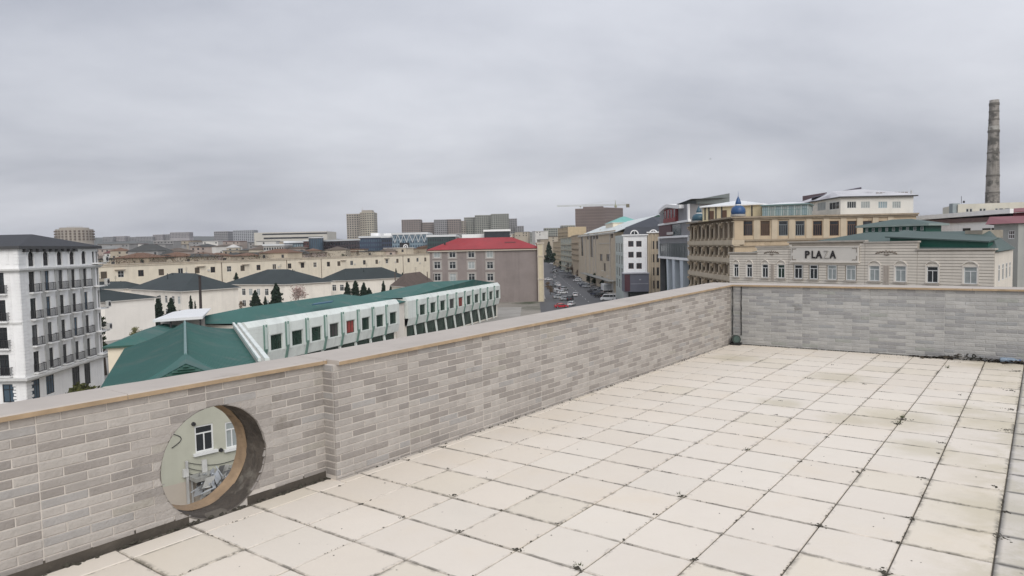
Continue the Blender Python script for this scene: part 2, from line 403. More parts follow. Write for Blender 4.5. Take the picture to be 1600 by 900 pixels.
rest.build('tile', [tile_mat('cream_tile_joined_%d' % k, c, .5, .05, TILE_DIRT, 0.) for k, c in enumerate(((.715, .652, .568), (.705, .638, .548), (.72, .66, .575), (.69, .625, .525)))], floor, kind='stuff')

# ---- parapet walls: core, bricks, coping
def brick_mats(base):
    out = []
    for k, c in enumerate(base): out.append(mat('brick_%s_%d' % (base_name, k), c, .8, .15, 9, bump=.35, bscale=60, streak=.12, dark=((c[0]*.7, c[1]*.68, c[2]*.64), 2.1, .62) if k not in (2, 3) else ((c[0]*1.14, c[1]*1.15, c[2]*1.17), 1.6, .64)))
    return out
base_name = 'taupe'; LB = brick_mats([(.295, .27, .249), (.34, .314, .29), (.378, .35, .324), (.408, .38, .351), (.282, .26, .242), (.345, .33, .317), (.36, .336, .30)])
base_name = 'grey'; FB = brick_mats([(.29, .288, .288), (.335, .333, .327), (.375, .372, .362), (.405, .40, .386), (.30, .304, .306), (.345, .343, .333), (.318, .326, .304)])
mortar = mat('pale_mortar', (.55, .51, .465), .9, .15, 8, bump=.3)
stone = mat('coping_stone', (.45, .405, .36), .6, .14, 2.5, bump=.08, dark=((.38, .335, .29), 3, .58))
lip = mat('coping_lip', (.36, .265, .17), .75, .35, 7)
BL, BH = .222, .0482
def chamfer_brick(w, h, d=.014, c=.004):
    """brick with its front face towards -y, origin at its centre"""
    mb = MB(); x, z = w / 2, h / 2
    b = [(-x, d, -z), (x, d, -z), (x, d, z), (-x, d, z)]; s = [(p[0], c * .8, p[2]) for p in b]; f = [(-x + c, 0, -z + c), (x - c, 0, -z + c), (x - c, 0, z - c), (-x + c, 0, z - c)]
    for k in range(4):
        j = (k + 1) % 4; mb.poly([b[k], b[j], s[j], s[k]]); mb.poly([s[k], s[j], f[j], f[k]])
    mb.poly(f); return mb
BM = {}
def brick_obj(root, w, h, loc, rot, mats, mi):
    k = (round(w, 3), round(h, 3), mats[mi].name)
    if k not in BM: BM[k] = chamfer_brick(w, h).mesh('brick', mats[mi])
    return link('brick', BM[k], root, loc, rot)
def lay_bricks(root, mats, x0, x1, ztop, zbase, place, rot, maxn, vis, panel0, scale=lambda x: 1., hole=None, ragged=False):
    """half-bond courses in panels of four bricks; nearest maxn single, the rest one part"""
    jobs = []; g = .003
    nrow = int((ztop - zbase) / BH) + 1; PW = BL * 4
    for r in range(nrow):
        zt = ztop - r * BH; zb = max(zt - BH, zbase)
        if zt - zb < .012: continue
        p = math.floor((x0 - panel0) / PW)
        xs = panel0 + p * PW
        while xs < x1:
            cuts = [xs + BL * q for q in range(5)] if r % 2 else [xs] + [xs + BL * (q + .5) for q in range(4)] + [xs + PW]
            for a, b in zip(cuts, cuts[1:]):
                a2, b2 = max(a, x0), min(b, x1)
                if b2 - a2 < .02: continue
                if ragged and zb <= zbase + .03 and random.random() < .1: continue
                jobs.append((a2, b2, zb, zt))
            xs += PW
    rest = MB(); n = 0
    jobs.sort(key=lambda j: vis(j))
    for a, b, zb, zt in jobs:
        rnd = random.random(); mi = 0 if rnd < .24 else 1 if rnd < .34 else 2 if rnd < .58 else 3 if rnd < .80 else 4 if rnd < .91 else 5 if rnd < .97 else 6
        sc = scale((a + b) / 2); pr = random.uniform(0, .0022)
        cx, cz = (a + b) / 2, (zb + zt) / 2
        if hole and max(abs(min(max(hole[0], a), b) - hole[0]), 0) ** 2 + (min(max(hole[1], zb), zt) - hole[1]) ** 2 < hole[2] ** 2:
            if max((x - hole[0]) ** 2 + (z - hole[1]) ** 2 for x in (a, b) for z in (zb, zt)) < hole[2] ** 2: continue
            m2 = MB(); K = 14; any_ = False
            lo, hi = zb + g, zt - g
            def cut(e): return math.sqrt(max((hole[2] + .003 * noise.noise((e * 20, zb * 9, 1))) ** 2 - (e - hole[0]) ** 2, 0))
            for q in range(K):
                u0, u1 = a + g + (b - a - 2 * g) * q / K, a + g + (b - a - 2 * g) * (q + 1) / K; c0, c1 = cut(u0), cut(u1)
                for l0, l1, h0, h1 in ((lo, lo, min(hi, hole[1] - c0), min(hi, hole[1] - c1)), (max(lo, hole[1] + c0), max(lo, hole[1] + c1), hi, hi)):
                    if h0 - l0 < .0005 and h1 - l1 < .0005: continue
                    h0, h1 = max(h0, l0), max(h1, l1); y0, y1 = -pr, .014
                    m2.hexa([(u0 - cx, y0, l0 - cz), (u1 - cx, y0, l1 - cz), (u1 - cx, y1, l1 - cz), (u0 - cx, y1, l0 - cz), (u0 - cx, y0, h0 - cz), (u1 - cx, y0, h1 - cz), (u1 - cx, y1, h1 - cz), (u0 - cx, y1, h0 - cz)]); any_ = True
            if any_: link('brick', m2.mesh('brick', mats[mi]), root, place(cx, cz, 0), rot)
            n += 1; continue
        if n < maxn and vis((a, b, zb, zt)) < 1e6:
            brick_obj(root, b - a - 2 * g, (zt - zb) * sc - 2 * g, place(cx, cz * sc, pr), rot, mats, mi); n += 1
        else:
            t = chamfer_brick(b - a - 2 * g, (zt - zb) * sc - 2 * g); M = Matrix.Translation(place(cx, cz * sc, pr)) @ Matrix.Rotation(rot, 4, 'Z')
            for f in t.f: rest.poly([M @ Vector(t.v[i]) for i in f], mi)
    if rest.f: rest.build('brick', mats, root, kind='stuff')
def ZT(x): return .797 + (x - 1.43) * .0128 if x > 1.43 else .797      # underside of the coping
def coping(root, segs, ax):
    for k, (a, b, z0, z1, o0, o1) in enumerate(segs):
        mb = MB(); th = .03; g = .0015; c = .006
        P = (lambda t, n, z: (t, n, z)) if ax == 'x' else (lambda t, n, z: (n, t, z))
        c8 = [P(a + g, o0, z0), P(b - g, o0, z1), P(b - g, o1, z1), P(a + g, o1, z0), P(a + g, o0, z0 + th), P(b - g, o0, z1 + th), P(b - g, o1, z1 + th), P(a + g, o1, z0 + th)]
        if ax != 'x': c8 = [c8[i] for i in (1, 0, 3, 2, 5, 4, 7, 6)]
        sgn = 1 if o1 > o0 else -1
        top = [P(a + g, o0 + c * sgn, z0 + th), P(b - g, o0 + c * sgn, z1 + th), P(b - g, o1, z1 + th), P(a + g, o1, z0 + th)]
        mid = [P(a + g, o0, z0 + th - c), P(b - g, o0, z1 + th - c)]
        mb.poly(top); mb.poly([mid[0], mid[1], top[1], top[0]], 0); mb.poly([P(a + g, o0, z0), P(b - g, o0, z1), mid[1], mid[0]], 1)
        mb.poly([P(a + g, o0, z0), P(a + g, o1, z0), P(b - g, o1, z1), P(b - g, o0, z1)], 1); mb.poly([P(a + g, o1, z0), P(a + g, o1, z0 + th), P(b - g, o1, z1 + th), P(b - g, o1, z1)], 0)
        mb.poly([P(a + g, o0, z0), mid[0], top[0], top[3], P(a + g, o1, z0)]); mb.poly([P(b - g, o0, z1), P(b - g, o1, z1), top[2], top[1], mid[1]])
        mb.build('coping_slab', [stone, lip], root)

vis_left = lambda j: abs((j[0] + j[1]) / 2 + .3) if (j[1] > -.75) else 1e7
# recessed wall with the round opening
wr = troot('parapet_wall', 'short taupe brick parapet pierced by a round opening', 'wall')
mb = MB(); yf = YR + .003
def blk(x0, x1, y0, y1, z0, z1): mb.box(x0, x1, y0, y1, z0, z1)
hx0, hx1, hz0, hz1 = .2, 1.01, -.1, .797
blk(-6, hx0, yf, YB - .012, -.1, hz1); blk(hx1, 1.43, yf, YB - .012, -.1, hz1)
K = 72; ring = []; outer = []
for k in range(K):
    a = 2 * math.pi * k / K; ca, sa = math.cos(a), math.sin(a); ring.append((HXC + (HRR + .003) * ca, HZC + (HRR + .003) * sa))
    tx = ((hx1 - HXC) / ca if ca > 0 else (hx0 - HXC) / ca) if abs(ca) > 1e-6 else 1e9; tz = ((hz1 - HZC) / sa if sa > 0 else (hz0 - HZC) / sa) if abs(sa) > 1e-6 else 1e9
    q = min(tx, tz); outer.append((HXC + q * ca, HZC + q * sa))
for k in range(K):
    j = (k + 1) % K
    for y, fl_ in ((yf, 0), (YB - .012, 1)):
        q = [(ring[k][0], y, ring[k][1]), (outer[k][0], y, outer[k][1]), (outer[j][0], y, outer[j][1]), (ring[j][0], y, ring[j][1])]; mb.poly(q[::-1] if fl_ else q)
mb.build('wall_core', mortar, wr)
# lining: rough dark render in front, rusty sheet behind
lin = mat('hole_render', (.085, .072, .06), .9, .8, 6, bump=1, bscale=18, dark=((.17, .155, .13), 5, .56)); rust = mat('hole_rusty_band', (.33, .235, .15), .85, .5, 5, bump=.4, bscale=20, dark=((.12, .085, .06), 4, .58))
def lining(name, y0, y1, r0, r1, m, wob):
    mb = MB(); n = 8
    for k in range(K):
        for q in range(n):
            def pt(kk, qq):
                a = 2 * math.pi * (kk % K) / K; f = qq / n; r = r0 + (r1 - r0) * f + wob * min(1, (y0 + (y1 - y0) * f - YR) * 14) * noise.noise((math.cos(a) * 3, math.sin(a) * 3, f * 2))
                return (HXC + r * math.cos(a), y0 + (y1 - y0) * f, HZC + r * math.sin(a))
            mb.poly([pt(k, q), pt(k, q + 1), pt(k + 1, q + 1), pt(k + 1, q)])
    return mb.build(name, m, wr, smooth=True)
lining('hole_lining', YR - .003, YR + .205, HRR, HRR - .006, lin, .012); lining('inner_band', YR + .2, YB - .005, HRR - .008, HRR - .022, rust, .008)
mb = MB()
for k in range(K):
    q = lambda r, kk: (HXC + r * math.cos(6.283185 * kk / K), YR + .0012, HZC + r * math.sin(6.283185 * kk / K)); mb.poly([q(HRR - .003, k), q(HRR + .0045, k), q(HRR + .0045, k + 1), q(HRR - .003, k + 1)])
mb.build('hole_edge', mat('edge_mortar', (.27, .245, .22), .95, .3, 9), wr)
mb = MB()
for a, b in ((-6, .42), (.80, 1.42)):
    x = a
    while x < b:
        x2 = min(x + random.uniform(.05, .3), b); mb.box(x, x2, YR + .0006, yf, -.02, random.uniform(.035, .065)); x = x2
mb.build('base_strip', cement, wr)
lay_bricks(wr, LB, -6, 1.426, .797, .04, lambda x, z, p: (x, YR - p, z), 0, 290, vis_left, -.33, hole=(HXC, HZC, HRR - .002), ragged=True)
coping(wr, [(-1.2 + 1.3 * k, -1.2 + 1.3 * (k + 1), .797, .797, YR - .03, YB) for k in range(-3, 2)] + [(1.4, 1.428, .797, .797, YR - .03, YB)], 'x')
# long wall standing a little proud
wp = troot('parapet_wall', 'long taupe brick parapet running from the pier edge to the far corner', 'wall')
mb = MB()
mb.hexa([(1.409, YP + .003, -.1), (XF + .35, YP + .003, -.1), (XF + .35, YB - .012, -.1), (1.409, YB - .012, -.1), (1.409, YP + .003, ZT(1.43)), (XF + .35, YP + .003, ZT(XF + .35)), (XF + .35, YB - .012, ZT(XF + .35)), (1.409, YB - .012, ZT(1.43))])
mb.build('wall_core', mortar, wp)
lay_bricks(wp, LB, 1.404, XF - .002, .797, .003, lambda x, z, p: (x, YP - p, z), 0, 296, lambda j: (j[0] + j[1]) / 2, 2.111 - .888, scale=lambda x: ZT(x) / .797)
for r in range(16):                          # the short return at the step
    z = .797 - BH * (r + .5); brick_obj(wp, YR - YP - .02, BH - .006, (1.406, (YP + YR) / 2 + .008, z), -math.pi / 2, LB, random.choice((0, 1, 2, 4, 5)))
cs = []; x = 1.43
while x < XF - .1:
    x2 = min(x + 1.35, XF - .035); x2 = XF - .035 if XF - x2 < .5 else x2; cs.append((x, x2, ZT(x), ZT(x2), YP - .032, YB)); x = x2
coping(wp, cs, 'x')
# far wall
wf = troot('parapet_wall', 'grey brick parapet across the far end of the terrace', 'wall')
ZF = ZT(XF)
mb = MB(); mb.box(XF + .003, XF + .36, -8, YP + .01, -.1, ZF); mb.build('wall_core', mat('grey_mortar', (.42, .415, .40), .9, .15, 8, bump=.3), wf)
lay_bricks(wf, FB, -8 + .004, YP, ZF, .004, lambda x, z, p: (XF - p, x, z), -math.pi / 2, 296, lambda j: abs((j[0] + j[1]) / 2 + 1.5) if j[0] > -3.75 else 1e7, -.085 - .888)
coping(wf, [(-8, -6, ZF, ZF, XF - .035, XF + .38), (-6, -4.4, ZF, ZF, XF - .035, XF + .38), (-4.4, -3.05, ZF, ZF, XF - .035, XF + .38), (-3.05, -1.7, ZF, ZF, XF - .035, XF + .38), (-1.7, -.35, ZF, ZF, XF - .035, XF + .38), (-.35, YB, ZF, ZF, XF - .035, XF + .38)], 'y')

# ---- small things on the terrace
green_pl = mat('dark_green_plastic', (.022, .034, .03), .5, .4, 8); black = mat('black_rubber', (.015, .016, .017), .6, .2, 5)
q = fl(1152, 541)
dr = thing('drain_outlet', 'small dark green round drain outlet low in the far corner', 'drain', (0, 0, 0)); dr.location = TLOC; dr.rotation_euler = (0, 0, TROT); dr['_loc'] = 1
mb = MB(); c = Vector((XF - .07, -.02, .085)); dv = Vector((-.82, -.55, .1)).normalized()
mb.tube(c - dv * .03, c + dv * .05, .066, .066, 20); mb.build('pipe', green_pl, dr)
mb = MB(); mb.tube(c + dv * .05, c + dv * .056, .05, .046, 20); mb.build('cap', mat('pale_green_plastic', (.045, .075, .065), .5, .3, 12), dr)
mb = MB(); mb.box(XF - .13, XF - .03, -.10, .05, .0, .035); mb.build('foot', black, dr)
def cable(y, x, label):
    mb = MB(); z = ZF; pts = []
    while z > .1: pts.append((x, y + random.uniform(-.004, .004), z)); z -= .05
    for a, b in zip(pts, pts[1:]): mb.tube(a, b, .006, .0075 if random.random() < .5 else .005, 6)
    o = mb.build('cable', black); o.location = TLOC; o.rotation_euler = (0, 0, TROT); tag(o, label, 'cable')
cable(.045, XF - .015, 'thin dark cable hanging in the angle of the two walls'); cable(-.085, XF - .012, 'knotted dark cable hanging down the grey wall beside the corner')

# moss and dirt in the joints
moss_m = mat('black_moss', (.06, .055, .042), 1, .5, 20); weed_m = mat('weed', (.06, .075, .025), .8, .4, 20)
moss = MB()
def blob(x, y, r, h, mi=0):
    n = 7; i0 = [(x + r * random.uniform(.6, 1.25) * math.cos(6.283 * k / n), y + r * random.uniform(.6, 1.25) * math.sin(6.283 * k / n), .0008) for k in range(n)]
    t = (x + random.uniform(-.3, .3) * r, y + random.uniform(-.3, .3) * r, h)
    for k in range(n): moss.poly([i0[k], i0[(k + 1) % n], t], mi)
def clump(px, py, size, n, along=None):
    p = fl(px, py)
    for _ in range(n):
        a = random.uniform(0, 6.283); d = abs(random.gauss(0, size * .5))
        x, y = p.x + d * math.cos(a), p.y + d * math.sin(a)
        if along == 'x': x, y = p.x + random.gauss(0, size), p.y + random.gauss(0, .008)
        if along == 'y': x, y = p.x + random.gauss(0, .008), p.y + random.gauss(0, size)
        if y < YP - .01 and x < XF - .01: blob(x, y, random.uniform(.002, .009), random.uniform(.002, .006))
for px, py, sz, n in [(708, 773, .03, 16), (810, 859, .035, 22), (902, 888, .04, 30), (1065, 775, .035, 20), (1025, 804, .02, 8), (1085, 874, .03, 16), (1281, 821, .045, 34), (975, 843, .02, 8), (1165, 703, .03, 16), (1088, 693, .02, 8), (1220, 626, .03, 16), (1213, 648, .02, 7), (1340, 738, .03, 12), (1470, 692, .05, 26), (1466, 708, .03, 14), (1440, 747, .04, 14), (1425, 810, .04, 16), (1350, 735, .02, 8), (1560, 838, .06, 34), (1405, 848, .03, 12), (1250, 721, .025, 8), (1350, 600, .03, 8), (693, 698, .03, 12), (530, 759, .02, 8), (565, 788, .02, 8), (630, 808, .03, 12), (718, 831, .03, 14), (782, 797, .015, 4), (1290, 683, .03, 8), (871, 818, .02, 7), (700, 732, .025, 9), (637, 719, .02, 7), (910, 685, .03, 9), (1410, 655, .07, 60), (1402, 662, .06, 40), (1264, 591, .05, 18), (1320, 597, .03, 10), (1500, 617, .03, 8), (1580, 640, .08, 40), (1575, 672, .1, 50), (1580, 610, .08, 30), (1590, 580, .12, 50), (1555, 760, .05, 12), (1570, 800, .04, 20), (1380, 895, .05, 30), (1300, 570, .05, 10), (1365, 560, .05, 14)]: clump(px, py, sz, n)
for _ in range(230):                         # along the joints, here and there
    if random.random() < .5: x = T * random.randint(0, 22); y = -random.uniform(0, 3.7); ln = random.uniform(.02, .12); k = random.randint(3, 9); [blob(x + random.gauss(0, .003), y + random.gauss(0, ln), random.uniform(.002, .006), random.uniform(.002, .005)) for _ in range(k)]
    else: x = random.uniform(-.5, 9); y = -T * random.randint(0, 9); ln = random.uniform(.02, .12); k = random.randint(3, 9); [blob(x + random.gauss(0, ln), y + random.gauss(0, .003), random.uniform(.002, .006), random.uniform(.002, .005)) for _ in range(k)]
for _ in range(260):                         # at the foot of the walls
    x = random.uniform(1.5, 9); blob(x, YP - random.uniform(.0, .022), random.uniform(.004, .012), random.uniform(.003, .012)) if random.random() < .6 else blob(random.uniform(-.5, 1.4), .17 + random.uniform(-.012, .03), random.uniform(.005, .02), random.uniform(.003, .015))
for _ in range(420):
    y = random.uniform(-3.9, 0); d = .5 + (y < -2.2) * 1.2; blob(XF - abs(random.gauss(0, .018 * d)), y, random.uniform(.004, .014), random.uniform(.003, .014))
for _ in range(160):                         # flecks on the tiles
    blob(random.uniform(-.3, 8.8), -random.uniform(0, 3.9), random.uniform(.002, .007), .0025)
def sprig(px, py, n, hgt):
    p = fl(px, py)
    for _ in range(n):
        a = random.uniform(0, 6.283); l = hgt * random.uniform(.5, 1.1); x, y = p.x + random.gauss(0, .012), p.y + random.gauss(0, .012)
        t = (x + l * .7 * math.cos(a), y + l * .7 * math.sin(a), l * .8); w_ = .003
        moss.poly([(x - w_ * math.sin(a), y + w_ * math.cos(a), 0), (x + w_ * math.sin(a), y - w_ * math.cos(a), 0), t], 1)
for a in [(903, 884, 10, .016), (1410, 652, 30, .02), (1405, 660, 24, .018), (1168, 702, 8, .02), (1060, 772, 8, .02), (1480, 575, 14, .05)]: sprig(*a)
mo = moss.build('moss', [moss_m, weed_m]); mo.location = TLOC; mo.rotation_euler = (0, 0, TROT); tag(mo, 'black moss and dirt growing in the tile joints', None, kind='stuff')

# rubbish at the foot of the far wall, right
deb_m = [mat('wet_leaves', (.05, .04, .028), .9, .5, 30), mat('soil', (.035, .03, .024), 1, .5, 30), mat('paper_scrap', (.45, .42, .38), .9, .3, 20)]
mb = MB()
for _ in range(260):
    y = random.uniform(-3.75, -2.35); pile = math.exp(-((y + 3.0) / .22) ** 2) + .45 * math.exp(-((y + 3.55) / .2) ** 2)
    x = XF - .01 - abs(random.gauss(0, .05 + .03 * pile)); r = random.uniform(.012, .04); z = random.uniform(0, .015 + .06 * pile)
    a = random.uniform(0, 6.28); tl = random.uniform(-.5, .5)
    mb.poly([(x + r * math.cos(a + q) * (1 if k % 2 else .5), y + r * math.sin(a + q) * (1 if k % 2 else .5), z + .003 + tl * r * math.cos(q)) for k, q in enumerate((0, 1.57, 3.14, 4.71))], 0 if random.random() < .5 else 1 if random.random() < .93 else 2)
o = mb.build('leaf_litter', deb_m); o.location = TLOC; o.rotation_euler = (0, 0, TROT); tag(o, 'dark wet leaf litter heaped along the far wall', None, kind='stuff')
def bottle(label, y, x, rot, m, L=.2):
    r_ = thing('plastic_bottle', label, 'bottle', TLOC, TROT, None, True)
    d = Vector((math.cos(rot), math.sin(rot), 0)); c = Vector((x, y, .036)); mb = MB()
    for (a, ra), (b, rb) in zip([(0, .02), (.01, .033), (.06, .034), (.07, .031), (.08, .034), (.14, .034), (.18, .014), (.2, .013)], [(.01, .033), (.06, .034), (.07, .031), (.08, .034), (.14, .034), (.18, .014), (.2, .013), (.201, .013)]): mb.tube(c + d * a, c + d * b, ra, rb, 14, caps=(a == 0))
    mb.build('bottle_body', m, r_, smooth=True); mb = MB(); mb.tube(c + d * .2, c + d * .218, .0155, .0155, 12); mb.build('cap', mat('blue_cap', (.05, .10, .25), .5, .1), r_)
pet = mat('bluish_plastic', (.20, .26, .33), .2, .25, 20, spec=.6); pet2 = mat('milky_plastic', (.5, .52, .53), .3, .2, 20)
bottle('bluish crushed plastic bottle lying against the far wall beside the leaf heap', -3.35, XF - .06, -1.4, pet); bottle('milky plastic bottle lying at the far right end of the wall foot', -3.62, XF - .10, -1.75, pet2)
mb = MB(); 
for k in range(26): a = k * .4; mb.tube((XF - .09 + .02 * math.sin(a * 2), -3.02 - .004 * k + .03 * math.sin(a), .06 + .025 * math.cos(a)), (XF - .09 + .02 * math.sin(a * 2 + .8), -3.02 - .004 * (k + 1) + .03 * math.sin(a + .4), .06 + .025 * math.cos(a + .4)), .008, .008, 6)
o = mb.build('rag', mat('dark_cloth', (.045, .045, .04), .95, .4, 30)); o.location = TLOC; o.rotation_euler = (0, 0, TROT); tag(o, 'dark wet rag bunched on the leaf heap by the far wall', 'rag')

# the building under the terrace
own = troot('terrace_building', 'building that carries the tiled terrace', 'building')
mb = MB(); mb.box(-6, XF + .34, -12, YB - .02, G, -.07); mb.build('wall', mat('own_render', (.42, .39, .35), .9, .2, .5, streak=.3), own)
# ------------------------------------------------------------------ ground, street, hill
def sheet(name, pts, z, m, kind='structure', label=None):
    mb = MB(); mb.poly([(p[0], p[1], z) for p in pts]); o = mb.build(name, m); return tag(o, label, None, kind=kind)
asphalt = mat('asphalt', (.085, .086, .09), .75, .25, .35, dark=((.055, .056, .06), .25, .58))
sheet('ground', [(-4200, -300), (4200, -300), (4200, 6500), (-4200, 6500)], G, mat('dusty_ground', (.24, .22, .19), 1, .35, .05, dark=((.06, .07, .04), .03, .55)), label='dusty ground of the town')
sheet('street', [(5, 100), (42, 100), (42.5, 420), (60, 1000), (42, 1000), (15, 420)], G + .004, asphalt, label='grey asphalt street running away between the buildings')
sheet('yard', [(-150, 40), (-2, 40), (3, 230), (-150, 230)], G + .003, mat('yard_paving', (.30, .285, .26), .95, .3, .2), label='paved yard between the low buildings')
pav = mat('pavement_slabs', (.30, .29, .27), .9, .2, .6)
def pavement(pts):
    mb = MB(); mb.prism(pts, G, G + .13); tag(mb.build('pavement', pav), 'kerbed pavement beside the street', None, kind='structure')
pavement([(38.5, 150), (42.4, 150), (42.4, 420), (38.5, 420)]); pavement([(8.9, 262), (12.5, 262), (15.5, 420), (12, 420)])
wl_ = mat('road_paint', (.62, .62, .6), .7, .2, 2)
mb = MB()
for k in range(30):
    y = 160 + 12 * k; x = 25 + (y - 160) * .018; mb.poly([(x - .08, y, G + .009), (x + .08, y, G + .009), (x + .2, y + 4, G + .009), (x + .04, y + 4, G + .009)])
tag(mb.build('road_marking', wl_), 'white dashed line along the middle of the street', None, kind='structure')
# the far hill on the left
mb = MB(); nx, ny = 60, 14
def hillz(x, y):
    r = math.exp(-((x + 1000) / 900) ** 2) * (1 / (1 + math.exp(-(y - 1500) / 130)))
    return G + 68 * r + 6 * noise.noise((x * .004, y * .004, 3)) * r
for i in range(nx):
    for j in range(ny):
        q = [(-3600 + 4200 * (i + a) / nx, 1150 + 1300 * (j + b) / ny) for a, b in ((0, 0), (1, 0), (1, 1), (0, 1))]
        mb.poly([(x, y, hillz(x, y) - .3) for x, y in q])
tag(mb.build('hill', mat('far_hill', (.10, .105, .10), 1, .4, .012)), 'long low grey hill at the left of the skyline', None, kind='structure')

# ------------------------------------------------------------------ city materials
white = mat('white_paint', (.84, .84, .835), .7, .08, .8, streak=.12)
cream = mat('cream_render', (.76, .69, .56), .9, .12, .4, streak=.12, dark=((.42, .37, .30), .25, .64))
cream2 = mat('pale_cream_render', (.79, .745, .67), .9, .12, .3, streak=.15)
glass = mat('dark_glass', (.022, .026, .03), .12, .5, .35, spec=.6)
gls_green = mat('green_dark_glass', (.012, .035, .024), .25, .5, .6, spec=.5)
gls_blue = mat('blue_glass', (.06, .10, .14), .12, .5, .2, spec=.7)
gls_pale = mat('pale_glass', (.26, .33, .36), .2, .3, .3, spec=.6)
curtain = mat('pale_curtained_glass', (.30, .33, .33), .3, .35, 1.5, spec=.6)
iron = mat('black_iron', (.03, .03, .033), .5, .3, 3)
slate = mat('dark_slate_roof', (.032, .042, .044), .75, .3, .2)
greyroof = mat('charcoal_tile_roof', (.03, .032, .037), .65, .2, .5, wave=(1.6, .12, 'Y'))
teal = mat('teal_metal_roof', (.044, .128, .112), .6, .16, .18, spec=.2, wave=(2.2, .05, 'DIAGONAL'), dark=((.075, .14, .125), .3, .52))
teal_d = mat('dark_teal_trim', (.03, .085, .065), .5, .2, .5)
panelw = mat('white_cladding', (.69, .735, .705), .7, .12, .35, streak=.22)
panelg = mat('grey_cladding', (.68, .72, .69), .7, .15, .5, streak=.2)
green_tr = mat('green_trim', (.15, .25, .215), .6, .25, 1)
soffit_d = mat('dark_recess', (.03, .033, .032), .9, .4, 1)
greyw = mat('grey_plaster', (.42, .41, .39), .9, .14, .5, streak=.2)
brown_f = mat('brown_frame', (.10, .055, .035), .6, .3, 3)
ac_m = mat('ac_case', (.55, .55, .53), .6, .2, 4)

dimg = mat('half_curtained_glass', (.09, .095, .10), .25, .5, 1.2, spec=.6)
# ------------------------------------------------------------------ white hotel on the left
d0, d1 = 87., 106.5
hA, hB = gx(28, d0), gx(152, d1)
hl0 = (hA[0] - 24, hA[1] + .6)
root = thing('hotel', 'white hotel with rows of black balconies and a charcoal hip roof at the left edge', 'building', (*centre([hA, hB, (hB[0] - 20, hB[1])]), G))
wF, wL, wE = Wall(hA, hB), Wall(hl0, hA), Wall(hB, (hB[0] - 24, hB[1] + 2))
ze, zb1, zb2 = 2.55, 0.02, -13.55
fl_h = (zb1 - zb2) / 4
cols = [wF.s(p) for p in (47.5, 70.5, 92, 111.5, 130)]; pair = [wF.s(145.5), wF.s(151)]
holesF, holesL = [], []
wl_list = []
for s in cols:
    holesF.append((s - .62, s + .62, .25, 2.12))
    for k in range(4): holesF.append((s - .62, s + .62, zb2 + fl_h * k + .35, zb2 + fl_h * k + 2.95))
for s in pair:
    for k in range(5): z = (zb2 + fl_h * k); holesF.append((s - .3, s + .3, z + .35, z + (2.95 if k < 4 else 2.0)))
gr = [(36.5, 50), (60, 73), (102, 114), (121.5, 131)]
for a, b in gr: holesF.append((wF.s(a), wF.s(b), -16.6 if a < 80 else -17.2, -14.15))
for k in range(4): holesL.append((wL.L - 3.2, wL.L - 1.95, zb2 + fl_h * k + .35, zb2 + fl_h * k + 2.95)); holesL.append((wL.L - 7.2, wL.L - 5.9, zb2 + fl_h * k + .35, zb2 + fl_h * k + 2.95))
holesL.append((wL.L - 3.0, wL.L - 1.3, -16.6, -14.3))
mb = MB(); wF.face(mb, G, ze, holesF); wL.face(mb, G, ze, holesL); wE.face(mb, G, ze); mb.build('wall', white, root)
mb = MB(); b = (hB[0] - 24, hB[1] + 2); mb.poly([(*hl0, G), (*hl0, ze), (*b, ze), (*b, G)]); mb.build('wall', white, root)
# quoins, belts, downpipes
mb = MB()
for k in range(52):
    z = G + .2 + k * .4
    if abs(z - zb1) < .35 or abs(z - zb2) < .35 or z > ze - .3: continue
    for w_, a in ((wF, .02), (wL, wL.L - 1.02 - 2.9 + .0)):
        pass
    ln = 1.45 if k % 2 else 1.1
    wF.bar(mb, .0, ln, z, z + .3, 0, .07); wL.bar(mb, wL.L - .55, wL.L, z, z + .3, 0, .07); wL.bar(mb, wL.L - 1.55 - .1 * (k % 2), wL.L - 1.15, z, z + .3, 0, .06)
mb.build('quoin', white, root, kind='stuff')
mb = MB()
for z, t, n in ((zb1 - .22, .22, .45), (zb1 - .4, .16, .25), (zb2 - .25, .3, .75), (zb2 - .45, .18, .45)):
    wF.bar(mb, -.0, wF.L + .5, z, z + t, -.1, n); wL.bar(mb, 0, wL.L + n, z + .003, z + t + .003, -.1, n + .01)
wL.bar(mb, 0, wL.L, -6.85, -6.6, 0, .12)
mb.build('belt_course', mat('grey_white_trim', (.60, .60, .585), .8, .15, 1, streak=.2), root)
mb = MB()
for a, b in zip(cols, cols[1:] + [pair[0] + .6]):
    s = (a + b) / 2 + .25; wF.bar(mb, s, s + .09, zb2, zb1 - .4, .02, .14)
    wF.bar(mb, s + .25, s + .95, zb2, zb1 - .4, .0, .06)
mb.build('downpipe', mat('grey_pipe', (.45, .45, .44), .6, .2, 2), root)
def balcony(wl, s, z, w_=1.9, dep=.55, h=1.0):
    mb = MB(); wl.bar(mb, s - w_/2, s + w_/2, z - .16, z - .02, 0, dep); wl.bar(mb, s - w_/2 + .2, s + w_/2 - .2, z - .3, z - .163, 0, dep * .6); o = mb.build('balcony', white, root)
    m2 = MB(); n = 9
    for k in range(n + 1):
        t = s - w_/2 + .04 + (w_ - .08) * k / n; wl.bar(m2, t - .022, t + .022, z, z + h, dep - .06, dep - .03)
    for k in range(3):
        for e in (s - w_/2 + .03, s + w_/2 - .03): wl.bar(m2, e - .02, e + .02, z, z + h, dep * k / 3, dep * k / 3 + .04)
    wl.bar(m2, s - w_/2, s + w_/2, z + h, z + h + .06, dep - .08, dep - .01); wl.bar(m2, s - w_/2, s + w_/2, z + .08, z + .13, dep - .07, dep - .02)
    for e in (s - w_/2, s + w_/2 - .05): wl.bar(m2, e, e + .05, z + h + .003, z + h + .055, 0, dep - .09)
    m2.build('railing', iron, root, o)
